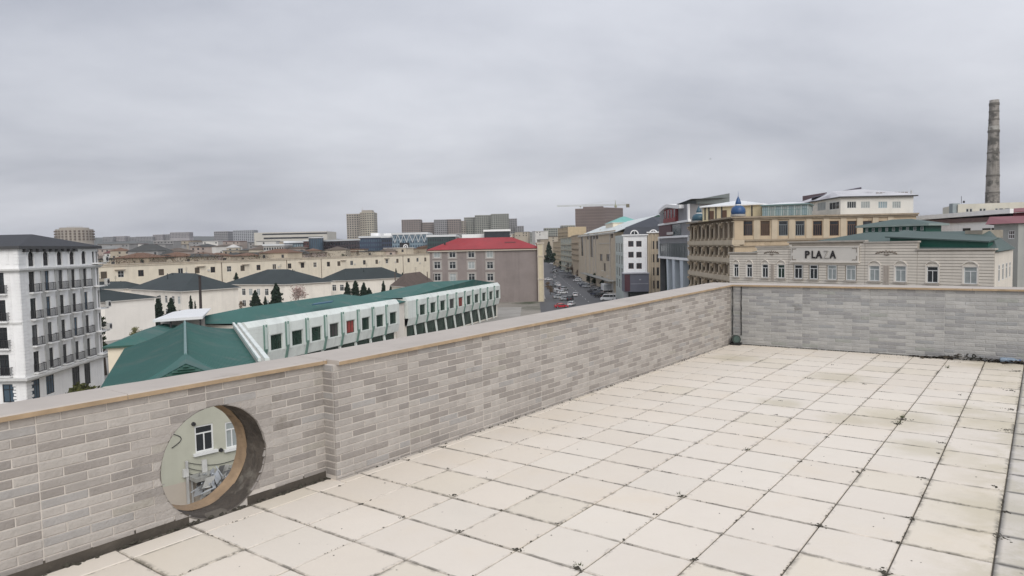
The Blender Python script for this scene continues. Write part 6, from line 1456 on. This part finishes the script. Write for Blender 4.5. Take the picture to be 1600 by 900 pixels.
# ridge of long apartment blocks on the hill
for k, (p0, p1, y) in enumerate([(162, 178, 370), (178, 197, 369), (197, 214, 370.5), (214, 240, 369.5), (240, 256, 366.5), (256, 268, 366), (267, 297, 362.8)]):
    d = 1620 + 12 * (k % 3); A, B = gx(p0, d), gx(p1, d); v = at((p0 + p1) / 2, y, d)
    flat_block(['grey slab block at the left end of the hilltop row', 'pale slab block second in the hilltop row', 'short grey block third in the hilltop row', 'long grey block in the middle of the hilltop row', 'pale block stepping up in the hilltop row', 'narrow grey block before the highest hilltop slab', 'highest pink-grey slab at the right of the hilltop row'][k], p0, p1, y, d, 20, (fargrey, mat('far_pink_grey', (.34, .32, .325), .95, .1, .05))[k in (1, 4, 6)], max(4, int((p1 - p0) / 2.2)), 4, farwin, zb=G + 5)

# scattered low houses in the middle distance
palette = [mat('low_house_%s' % n, c, .95, .2, .15, streak=.15) for n, c in (('cream', (.46, .41, .33)), ('pink', (.38, .32, .285)), ('white', (.58, .57, .54)), ('tan', (.32, .27, .205)), ('grey', (.28, .275, .27)), ('beige', (.41, .36, .285)))]
roofs = [mat('low_roof_%s' % n, c, .9, .3, .15) for n, c in (('rust', (.15, .085, .055)), ('grey', (.22, .22, .215)), ('dark', (.06, .062, .06)), ('brown', (.12, .095, .075)), ('pale', (.48, .47, .45)), ('maroon', (.13, .055, .055)))]
cn, rn = ['cream', 'pinkish', 'white', 'tan', 'grey', 'beige'], ['rusty', 'grey', 'dark', 'brown', 'pale', 'maroon']
random.seed(5)
def dlong(p): return 262 / (1 - .00086 * max(0, p - 150)) if p < 660 else 480
def low_house(px, d, w_, dep, ytop, ci, ri, rise, lab=None):
    A, B = gx(px, d), gx(px + w_ * FPX / d, d + random.uniform(-6, 6)); pts = rect(A, B, dep); wl = Wall(A, B); zt = at(px, ytop, d).z
    zone = next(n for lim, n in ((185, 'beside the hotel'), (215, 'below the left hilltop slabs'), (245, 'below the long hilltop block'), (275, 'below the stepped hilltop blocks'), (305, 'below the highest hilltop slab'), (335, 'right of the hilltop row'), (362, 'below the dark slab tower'), (398, 'below the pale slab tower'), (455, 'below the cream hall'), (515, 'below the cream hall'), (592, 'below the lone tower'), (670, 'below the ring logo'), (790, 'behind the red roof'), (9999, 'at the street end')) if px < lim)
    lab = lab or '%s%s house, %s roof, %s %s' % ('wide ' if w_ > 20 else 'small ' if w_ < 10 else '', cn[ci], rn[ri], 'behind the long building' if d < dlong(px) + 70 else 'in the middle rows' if d < 700 else 'in the farthest rows', zone)
    root = thing('house', lab, 'house', (*centre(pts), G), 0, 'low houses in the distance')
    shell(root, pts, G, zt, palette[ci], cap=True)
    if rise: hip_roof(root, pts, zt + .2, rise, .5, [roofs[ri], roofs[ri]])
    else: mb = MB(); wl.bar(mb, -.4, wl.L + .4, zt + .003, zt + .5, -dep - .4, .4); mb.build('roof', roofs[ri], root)
    mb = MB(); n = max(2, int(w_ / 4))
    for k in range(n):
        s = wl.L * (k + .5) / n + random.uniform(-.5, .5)
        for r in (0, 1):
            if random.random() < .45: continue
            wl.bar(mb, s - .7, s + .7, zt - 2.4 - 3.2 * r, zt - .8 - 3.2 * r, .0, .06)
    if mb.f: mb.build('window', farwin, root, kind='stuff')
for p in range(152, 660, 15):
    low_house(p + random.uniform(-5, 5), dlong(p) + random.uniform(25, 60), random.uniform(7, 15), 12, hor(p) + random.uniform(3.5, 9.0) - max(0, p - 300) * .012, random.choice((0, 3, 5, 1)), random.choice((0, 0, 3, 2)), random.choice((0, 0, 1.4, 2)))
for p in range(150, 450, 13):
    d = random.uniform(520, 640); low_house(p + random.uniform(-5, 5), d, random.uniform(8, 22), 14, hor(p) - random.uniform(1, 9), random.randrange(6), random.randrange(6), random.choice((0, 0, 1.5, 2.5)))
for p in range(150, 440, 15):
    d = random.uniform(760, 980); low_house(p + random.uniform(-6, 6), d, random.uniform(14, 34), 16, hor(p) - random.uniform(9, 19), random.choice((4, 4, 2, 1, 5)), random.randrange(6), 0)
for p in range(400, 640, 17):
    d = random.uniform(640, 760); low_house(p + random.uniform(-6, 6), d, random.uniform(12, 26), 16, hor(p) - random.uniform(6, 15), random.choice((4, 2, 2, 5)), random.choice((4, 1, 4)), 0)
for p in range(700, 850, 22):
    d = random.uniform(900, 1050); low_house(p + random.uniform(-6, 6), d, random.uniform(14, 26), 16, hor(p) - random.uniform(16, 22), random.choice((4, 2, 5)), random.choice((1, 4)), 0)
for p in range(845, 905, 12):
    d = random.uniform(800, 980); low_house(p, d, random.uniform(10, 18), 14, hor(p) - random.uniform(6, 16), random.choice((5, 3, 0)), 3, 0)
low_house(200, 470, 20, 14, 393, 4, 2, 4.5, 'low house with a tall black hip roof left among the far rooftops'); low_house(246, 420, 12, 12, 400.5, 3, 2, 3.5, 'low house with a small dark gable behind the long cream building')
low_house(600, 455, 14, 10, 388.5, 0, 4, 0, 'small cream rooftop box above the long cream building')
# ------------------------------------------------------------------ trees
random.seed(21)
bark = mat('bark', (.07, .055, .042), .95, .3, 4)
lf = {'conifer': [mat('needle_dark', (.012, .026, .016), .9, .4, 1.5), mat('needle', (.022, .042, .024), .9, .4, 1.5)],
      'green': [mat('leaf_dark', (.02, .035, .014), .85, .4, 1.5), mat('leaf', (.045, .07, .022), .85, .4, 1.5)],
      'hedge': [mat('hedge_dark', (.045, .05, .015), .85, .4, 1.5), mat('hedge_olive', (.10, .105, .03), .85, .4, 1.5)],
      'spring': [mat('leaf_yellowish', (.20, .20, .085), .85, .35, 1.5), mat('leaf_pale_green', (.28, .26, .15), .85, .35, 1.5)],
      'blossom': [mat('twig_pinkish', (.36, .26, .23), .9, .3, 1.5), mat('blossom_pale', (.60, .51, .47), .9, .25, 1.5)],
      'bare': [mat('twig_brown', (.12, .085, .06), .95, .3, 1.5), mat('twig_tan', (.20, .15, .105), .95, .3, 1.5)]}
def tree(name, label, x, y, z0, h, r, kind='conifer', n=700, shape='cone', group=None):
    n = int(n * (2.6 if shape == 'cone' else 1.8))
    root = thing(name, label, 'tree', (x, y, z0), 0, group)
    mb = MB(); mb.tube((x, y, z0), (x, y, z0 + h * (.9 if shape == 'cone' else .55)), .035 * h ** .8 + .05, .03, 7)
    for _ in range(7):
        a = random.uniform(0, 6.28); zb = z0 + h * random.uniform(.3, .6); l = r * random.uniform(.5, .9); mb.tube((x, y, zb), (x + l * math.cos(a), y + l * math.sin(a), zb + l * (.25 if shape == 'cone' else .8)), .05, .015, 5)
    mb.build('trunk', bark, root)
    mb = MB(); cl = [(random.uniform(0, 6.28), random.uniform(.15, 1)) for _ in range(14)]
    for _ in range(n):
        if shape == 'cone':
            f = random.random() ** 1.5; zz_ = z0 + h * (.08 + .92 * f); a = random.uniform(0, 6.28); rr = r * (1 - f) ** .72 * (.78 + .75 * noise.noise((math.cos(a) * 1.3 + x, math.sin(a) * 1.3 + y, f * 6))) * random.uniform(.4, 1.1); px_, py_ = x + rr * math.cos(a), y + rr * math.sin(a)
        else:
            a0, f0 = random.choice(cl); cx_, cy_, cz_ = x + r * .62 * f0 * math.cos(a0), y + r * .62 * f0 * math.sin(a0), z0 + h * (.45 + .38 * math.sin(a0 * 3.1 + f0 * 5) * .6 + .14 * (1 - f0)); v = Vector((random.gauss(0, 1), random.gauss(0, 1), random.gauss(0, .8))) * r * .2; px_, py_, zz_ = cx_ + v.x, cy_ + v.y, cz_ + v.z
        s_ = random.uniform(.5, 1.2) * (r * .16 + .06) * (.55 if kind in ('blossom', 'bare', 'spring') else 1); d = Vector((random.gauss(0, 1), random.gauss(0, 1), random.gauss(0, .6))).normalized(); a_ = d.orthogonal().normalized(); b_ = d.cross(a_); p = Vector((px_, py_, zz_))
        mb.poly([p + a_ * s_, p + b_ * s_ * .6, p - a_ * s_ * .8, p - b_ * s_ * .6], 0 if random.random() < .6 else 1)
    mb.build('crown', lf[kind], root)
    return root
def ptree(name, label, px, ybase, ytop, d, wpx, kind='conifer', n=700, shape='cone', group=None):
    """base and top pixel rows at depth d"""
    b, t = at(px, ybase, d), at(px, ytop, d); z0 = max(b.z, G); tree(name, label, b.x, b.y, G if b.z < G + 3.5 else b.z, t.z - (G if b.z < G + 3.5 else b.z), wpx * d / FPX / 2, kind, n, shape, group)
ptree('conifer', 'dark bushy conifer at the right corner of the blank white house', 248, 496, 464, 182, 27); ptree('conifer', 'pointed dark conifer between the blank house and the slim cypress', 268, 494, 466, 186, 26)
ptree('cypress', 'tallest slim dark cypress left of the dark pole', 299, 490, 462, 190, 9, n=500); ptree('cypress', 'shorter dark cypress touching the dark pole', 305.5, 490, 470, 192, 7, n=400)
ptree('conifer', 'broad dark conifer before the windows left of the blossom tree', 432, 478, 443, 205, 25); ptree('conifer', 'narrower dark conifer left of the broad one', 399.5, 480, 454, 205, 18); ptree('shrub', 'low reddish brown shrub at the left of the conifers', 377, 482, 464, 205, 12, 'bare', 400, 'round'); ptree('shrub', 'second low dark shrub between the two conifers', 415, 480, 463, 205, 9, 'conifer', 300)
ptree('blossom_tree', 'pale pinkish blossom tree before the cream wall', 466, 472, 445, 212, 34, 'blossom', 480, 'round')
for k, (p, yt, w_) in enumerate([(543, 441, 17), (556, 439, 20), (569, 442, 18), (577, 450, 16)]): ptree('conifer', ['first dark conifer from the left in the clump behind the teal roof', 'tallest dark conifer of the clump behind the teal roof', 'third dark conifer from the left in the clump behind the teal roof', 'lowest rightmost conifer of the clump behind the teal roof'][k], p, 470, yt, 218, w_)
ptree('conifer', 'dark conifer at the right end of the cream house wall', 599.5, 465, 439, 225, 10); ptree('conifer', 'low dark conifer beside the right end conifer', 611, 465, 446, 225, 9)
for k, (p, yt) in enumerate([(609.5, 424), (619, 419.5), (629, 426)]): ptree('conifer', ['small dark conifer left of three behind the cream house roof', 'middle tallest of three small conifers behind the cream house roof', 'small dark conifer right of three behind the cream house roof'][k], p, 436, yt, 285, 6.5, n=350)
ptree('conifer', 'small dark conifer against the long cream building', 369.5, 440, 426, 255, 10, n=400)
ptree('spring_tree', 'yellowish budding tree before the blank white house', 212, 528, 503, 140, 22, 'spring', 700, 'round')
ptree('shrub', 'dark green shrub between the hotel end and the teal roof', 163, 560, 470, 116, 14, 'green', 700, 'round'); ptree('shrub', 'yellow-green hedge bush at the foot of the hotel', 137, 640, 587, 84, 42, 'hedge', 3200, 'round'); ptree('shrub', 'smaller hedge bush nearer the hotel windows', 108, 650, 600, 82, 26, 'hedge', 1600, 'round')
ptree('street_tree', 'big dark conifer standing at the far left of the street', 858, 412, 378, 470, 17, 'conifer', 1200); ptree('street_tree', 'lighter green tree right of the big street conifer', 866, 412, 392, 500, 9, 'green', 500, 'round')
for k, (p, yb, yt, d, w_, kd) in enumerate([(880, 416, 403, 560, 14, 'green'), (888, 420, 408, 500, 12, 'bare'), (895, 424, 411, 460, 13, 'bare'), (904, 428, 416, 420, 11, 'bare'), (921, 436, 423, 360, 13, 'green'), (931, 440, 424, 340, 15, 'green'), (942, 444, 428, 315, 12, 'green'), (855, 446, 436, 320, 10, 'bare'), (860, 460, 444, 285, 12, 'bare')]):
    ptree('street_tree', ['dark green tree at the far bend of the street', 'bare brownish tree beyond the parked cars', 'second bare brownish tree nearer along the parked cars', 'third bare brownish tree before the orange tan block', 'green tree under the canopy of the long tan building', 'fuller green tree under the long tan building', 'green tree nearest the white corner building', 'bare bush behind the red-roofed school tower', 'bare bush nearer the school tower'][k], p, yb, yt, d, w_, kd, 450, 'round')
for k in range(46):                              # dark trees between the far roofs
    p = random.uniform(155, 640); d = dlong(p) + random.uniform(20, 150) if k % 3 else random.uniform(700, 900); b = gx(p, d); yt = hor(p) - random.uniform(-3, 8) * (1 if k % 3 else 2.0); h_ = at(p, yt, d).z - G
    zone = next(n for lim, n in ((200, 'beside the hotel'), (250, 'below the hilltop row'), (300, 'below the highest hilltop slab'), (362, 'below the dark slab tower'), (400, 'below the pale slab tower'), (455, 'below the cream hall'), (515, 'below the cream hall'), (592, 'below the lone tower'), (9999, 'below the ring logo')) if p < lim)
    tree('far_tree', '%s tree %s %s' % (('tall dark' if yt < hor(p) - 4 else 'low dark'), 'among the farthest rooftops' if k % 3 == 0 else 'behind the long building', zone), b[0], b[1], G, h_, random.uniform(2.5, 5.5), random.choice(('green', 'bare', 'green')), 220, 'round', 'trees among the far rooftops')
scrub = MB()                                     # brown scrub and debris along the far side of the long cream building
for k in range(300):
    p = random.uniform(152, 668); d = dlong(p) + random.uniform(15, 24); b = at(p, hor(p) + 4 + random.uniform(0, 9) - max(0, p - 300) * .010, d)
    for q in range(9):
        v = b + Vector((random.gauss(0, 1.6), random.gauss(0, 1.2), random.gauss(-.5, .7))); s_ = random.uniform(.15, .45); u_ = Vector((random.gauss(0, 1), random.gauss(0, 1), random.gauss(0, 1))).normalized(); a_ = u_.orthogonal().normalized(); b_ = u_.cross(a_)
        scrub.poly([v + a_ * s_, v + b_ * s_ * .6, v - a_ * s_ * .8, v - b_ * s_ * .6], random.choice((0, 0, 1, 2)))
tag(scrub.build('scrub', [lf['bare'][0], lf['green'][0], mat('rust_debris', (.085, .055, .04), .95, .4, .8)]), 'rusty brown scrub along the back of the long cream building', None, kind='stuff')
# dark steel pole
b, t = at(313.5, 488, 170), at(312, 432, 170); root = thing('pole', 'tall dark steel pole standing before the dark roofs', 'pole', (b.x, b.y, G)); mb = MB(); mb.tube((b.x, b.y, G), (t.x, t.y, t.z), .36, .30, 10); mb.build('shaft', mat('rusty_dark_steel', (.04, .032, .03), .8, .3, 2), root); mb = MB(); mb.tube((t.x, t.y, t.z - .01), (t.x, t.y, t.z + .3), .42, .42, 10); mb.build('collar', iron, root)
# street lamps
def lamp(label, px, d, flip=1):
    x, y = gx(px, d); root = thing('street_lamp', label, 'street lamp', (x, y, G), 0, 'street lamps')
    mb = MB(); mb.tube((x, y, G), (x, y, G + 8.5), .11, .07, 6); mb.tube((x, y, G + 8.4), (x - 1.6 * flip, y, G + 9), .05, .05, 5); mb.build('post', mat('grey_pipe', (.45, .45, .44)), root); mb = MB(); mb.box(x - 2.3 * flip if flip > 0 else x + 1.5, x - 1.5 * flip if flip > 0 else x + 2.3, y - .15, y + .15, G + 8.95, G + 9.12); mb.build('lamp_head', ac_m, root)
lamp('grey street lamp before the pale green glazed strip', 957, 240); lamp('grey street lamp farther along before the tan building', 948, 290)
# ------------------------------------------------------------------ vehicles
paint = {n: mat('car_%s' % n, c, .3, .05, 1, spec=.6) for n, c in (('white', (.68, .69, .70)), ('silver', (.36, .38, .40)), ('grey', (.14, .15, .16)), ('black', (.02, .02, .023)), ('red', (.42, .02, .03)), ('navy', (.03, .04, .07)), ('beige', (.42, .38, .32)))}
tyre = mat('tyre', (.015, .015, .015), .9, .2, 4); rim = mat('wheel_rim', (.35, .35, .36), .4, .1, 4, metal=.6); lampm = mat('headlamp', (.6, .6, .58), .2, .05, 4); tail = mat('tail_lamp', (.30, .02, .02), .3, .05, 4)
def car_proto(name, L, W_, prof_low, cab, van=False):
    """prof_low: side outline of the body (x,z); cab: (x0,x1,x2,x3,z0,z1) glasshouse"""
    P = thing(name, 'x', 'car', (0, 0, -500), 0, None, True)
    mb = MB(); hw_ = W_ / 2; n = len(prof_low)
    for k in range(n):
        (xa, za), (xb, zb_) = prof_low[k], prof_low[(k + 1) % n]; mb.poly([(xa, -hw_ * .97, za), (xb, -hw_ * .97, zb_), (xb, hw_ * .97, zb_), (xa, hw_ * .97, za)][::-1])
    mb.poly([(x, -hw_ * .97, z) for x, z in prof_low]); mb.poly([(x, hw_ * .97, z) for x, z in reversed(prof_low)])
    x0, x1, x2, x3, z0, z1 = cab; ti = .82 if not van else .93
    mb.hexa([(x1, -hw_ * ti, z1 - .05), (x2, -hw_ * ti, z1 - .05), (x2, hw_ * ti, z1 - .05), (x1, hw_ * ti, z1 - .05), (x1 + .05, -hw_ * ti * .96, z1 + .04), (x2 - .05, -hw_ * ti * .96, z1 + .04), (x2 - .05, hw_ * ti * .96, z1 + .04), (x1 + .05, hw_ * ti * .96, z1 + .04)])
    for f in (.0, .47, 1.):
        for s in (-1, 1): xb_, xt_ = x0 + (x3 - x0) * f, x1 + (x2 - x1) * f; mb.tube((xb_, s * hw_ * .93, z0), (xt_, s * hw_ * ti, z1), .045, .045, 4)
    mb.build('body', paint['white'], P)
    mb = MB(); mb.hexa([(x0, -hw_ * .93, z0 - .02), (x3, -hw_ * .93, z0 - .02), (x3, hw_ * .93, z0 - .02), (x0, hw_ * .93, z0 - .02), (x1, -hw_ * ti * .985, z1 - .03), (x2, -hw_ * ti * .985, z1 - .03), (x2, hw_ * ti * .985, z1 - .03), (x1, hw_ * ti * .985, z1 - .03)]); mb.build('window', glass, P)
    for sx in (-L * .31, L * .31):
        for s in (-1, 1):
            mb = MB(); mb.tube((sx, s * (hw_ - .2), .32), (sx, s * (hw_ + .01), .32), .33, .33, 14); o = mb.build('wheel', tyre, P); mb = MB(); mb.tube((sx, s * (hw_ + .01), .32), (sx, s * (hw_ + .025), .32), .2, .18, 10); mb.build('rim', rim, P, o)
    for s in (-1, 1):
        mb = MB(); mb.box(L / 2 - .12, L / 2 + .012, s * hw_ * .62 - .17, s * hw_ * .62 + .17, .62, .78); mb.build('headlight', lampm, P); mb = MB(); mb.box(-L / 2 - .012, -L / 2 + .1, s * hw_ * .68 - .14, s * hw_ * .68 + .14, .7, .9); mb.build('tail_light', tail, P)
    return P
sedan = car_proto('parked_car', 4.4, 1.75, [(-2.2, .3), (2.15, .3), (2.2, .6), (2.1, .76), (1.1, .9), (-1.5, .95), (-2.15, .92), (-2.2, .6)], (-1.65, -1.05, .45, 1.15, .9, 1.42))
suv = car_proto('parked_car', 4.6, 1.85, [(-2.3, .36), (2.25, .36), (2.3, .75), (2.2, .98), (1.1, 1.08), (-2.2, 1.1), (-2.3, .8)], (-2.2, -1.95, .35, 1.1, 1.05, 1.72))
van = car_proto('parked_van', 5.4, 2.0, [(-2.7, .35), (2.65, .35), (2.7, .8), (2.4, 1.15), (1.9, 1.3), (-2.65, 1.3), (-2.7, .8)], (-2.6, -2.55, 1.5, 2.0, 1.28, 2.15), True)
used = set()
def car(proto, px, py, ang, colour, label, cat='car', group='cars along the street'):
    p = onz(px, py, G + .7)
    o = proto if proto.name not in used and not used.add(proto.name) else copy_tree(proto)
    o.location = (p.x, p.y, G + .006); o.rotation_euler = (0, 0, math.radians(ang)); tag(o, label, cat, group)
    for ch in o.children:
        if ch.name.startswith('body'): ch.material_slots[0].link = 'OBJECT'; ch.material_slots[0].material = paint[colour]
    return o
cars = [(sedan, 877, 477.5, 8, 'red', 'red car nearest the parapet at the left of the street'), (sedan, 893, 474, 70, 'white', 'white car beside the red car'), (sedan, 884, 466, 20, 'silver', 'silver car just beyond the red car'), (sedan, 873, 463.5, 15, 'silver', 'silver car at the left edge behind the red car'), (suv, 891, 466.5, 75, 'black', 'black car tucked behind the white one'), (sedan, 879, 456.5, 40, 'white', 'white car parked slantwise at the left kerb'), (suv, 882, 451, 60, 'silver', 'silver car with dark roof before the pale road patch'), (sedan, 898.5, 460, 88, 'white', 'white car driving alone along the middle of the street'),
 (suv, 866, 449, 30, 'grey', 'dark grey car behind the school tower'), (sedan, 857, 436, 15, 'white', 'white car by the school tower far left'), (sedan, 864, 425, 40, 'grey', 'grey car far up the left side'), (sedan, 862, 411.5, 5, 'white', 'white car at the far end of the street'), (suv, 869, 414, 20, 'black', 'black car at the far end of the street'), (sedan, 869.5, 428, 60, 'silver', 'silver car in the far queue'), (suv, 875, 418, 50, 'navy', 'navy car under the far green tree'), (sedan, 866, 420.5, 10, 'grey', 'grey car near the far end'),
 (suv, 884, 432.5, 150, 'grey', 'dark grey car parked before the bare trees'), (suv, 892, 433, 160, 'black', 'black car parked before the bare trees'), (sedan, 902, 437.5, 165, 'white', 'white car parked below the grey canopy'), (sedan, 910.5, 436, 165, 'silver', 'silver car parked below the grey canopy'), (sedan, 914, 444, 168, 'white', 'long white car parked nearer below the green trees'), (sedan, 923, 444.5, 168, 'beige', 'beige car parked under the green trees'),
 (suv, 925.5, 455, 120, 'black', 'black car at the left of the dark cluster'), (sedan, 931, 453, 120, 'silver', 'silver car at the back of the dark cluster'), (suv, 930, 459, 120, 'navy', 'navy car in the middle of the dark cluster'), (suv, 936, 462, 120, 'black', 'black car nearest in the dark cluster'), (sedan, 936.5, 455.5, 120, 'grey', 'grey car at the right of the dark cluster'), (sedan, 940, 450.5, 120, 'black', 'black car beside the white box truck'), (van, 950, 466.5, 175, 'white', 'white minibus nearest the parapet on the right of the street'), (sedan, 996, 457, 100, 'white', 'white car beside the slate grey shop box'), (sedan, 889, 426.5, 150, 'grey', 'grey car behind the bare trees'), (suv, 878, 424, 130, 'silver', 'silver car at the far kerb')]
random.seed(9)
for k in range(34):
    side = k % 2; t = random.random(); py = 408 + 52 * t ** 1.3; px_ = (864 + 8 * t if side else 880 + 44 * t) + random.uniform(-3, 3)
    if not side and t > .85: continue
    cl_ = random.choice(('white', 'white', 'silver', 'grey', 'black', 'beige', 'navy')); cars.append((random.choice((sedan, suv)), px_, py, random.uniform(60, 110) if side else random.uniform(100, 150), cl_, 'small %s car, %s side of the street, %s' % (cl_, 'left' if side else 'right', 'its near end' if t > .7 else 'below its middle' if t > .45 else 'above its middle' if t > .22 else 'its far end')))
for a in cars: car(*a, **({'cat': 'van'} if a[0] is van else {}))
# white box truck
p = onz(949, 455, G + .5); root = thing('box_truck', 'white box truck parked below the white corner building', 'truck', (p.x, p.y, G)); x, y = p.x, p.y
mb = MB(); mb.box(x - 2, x + 2.0, y - 1, y + 5, G + .9, G + 3.6); mb.build('cargo_box', paint['white'], root); mb = MB(); mb.box(x - 1.6, x + 1.6, y - 1.06, y - .99, G + 1.2, G + 3.3); mb.build('rear_door', paint['silver'], root)
mb = MB(); mb.hexa([(x - 1.1, y + 5.05, G + .6), (x + 1.1, y + 5.05, G + .6), (x + 1.1, y + 7, G + .6), (x - 1.1, y + 7, G + .6), (x - 1.1, y + 5.05, G + 2.7), (x + 1.1, y + 5.05, G + 2.7), (x + 1.1, y + 6.5, G + 2.7), (x - 1.1, y + 6.5, G + 2.7)]); mb.build('cab', paint['white'], root); mb = MB(); mb.box(x - 1.0, x + 1.0, y - 1, y + 6.8, G + .55, G + .9); mb.build('chassis', iron, root)
for sx in (-1.05, 1.05):
    for sy in (.4, 5.9): mb = MB(); mb.tube((x + sx - .14, y + sy, G + .48), (x + sx + .14, y + sy, G + .48), .48, .48, 14); mb.build('wheel', tyre, root)
# bird
b = at(1110, 248.5, 160); root = thing('bird', 'tiny dark bird in flight against the clouds', 'bird', b); mb = MB(); mb.tube(b + Vector((-.18, 0, 0)), b + Vector((.2, 0, .02)), .06, .02, 6); mb.build('body', iron, root); mb = MB(); mb.poly([b, b + Vector((.1, 0, .02)), b + Vector((.02, -.4, .2))]); mb.poly([b, b + Vector((.1, 0, .02)), b + Vector((.02, .4, .2))]); mb.build('wing', iron, root)
# things alike in all but their place: say where they stand, counted from the left
by = {}
for o in S.objects:
    if o.parent is None and o.get('group') and o.get('label') and o.location.y > 1: by.setdefault(o['label'], []).append(o)
for lb, os_ in by.items():
    if len(os_) < 2: continue
    os_.sort(key=lambda o: o.location.x / o.location.y)
    for i, o in enumerate(os_): o['label'] = lb + (', leftmost' if i == 0 else ', rightmost' if i == len(os_) - 1 else ', %s from left' % ('second', 'third', 'fourth', 'fifth', 'sixth', 'seventh', 'eighth', 'ninth')[min(i - 1, 7)])
# ------------------------------------------------------------------ air
HAZE = .00009
if HAZE:
    mb = MB(); mb.box(-3000, 3000, -200, 5200, G - 1, 95); o = mb.build('haze', [], None); tag(o, 'thin pale haze over the town', None, kind='stuff')
    m = bpy.data.materials.new('haze'); m.use_nodes = True; t = m.node_tree; t.nodes.clear(); pv = t.nodes.new('ShaderNodeVolumePrincipled'); pv.inputs['Density'].default_value = HAZE; pv.inputs['Color'].default_value = (.92, .95, 1, 1); ou = t.nodes.new('ShaderNodeOutputMaterial'); t.links.new(pv.outputs[0], ou.inputs['Volume']); o.data.materials.append(m)
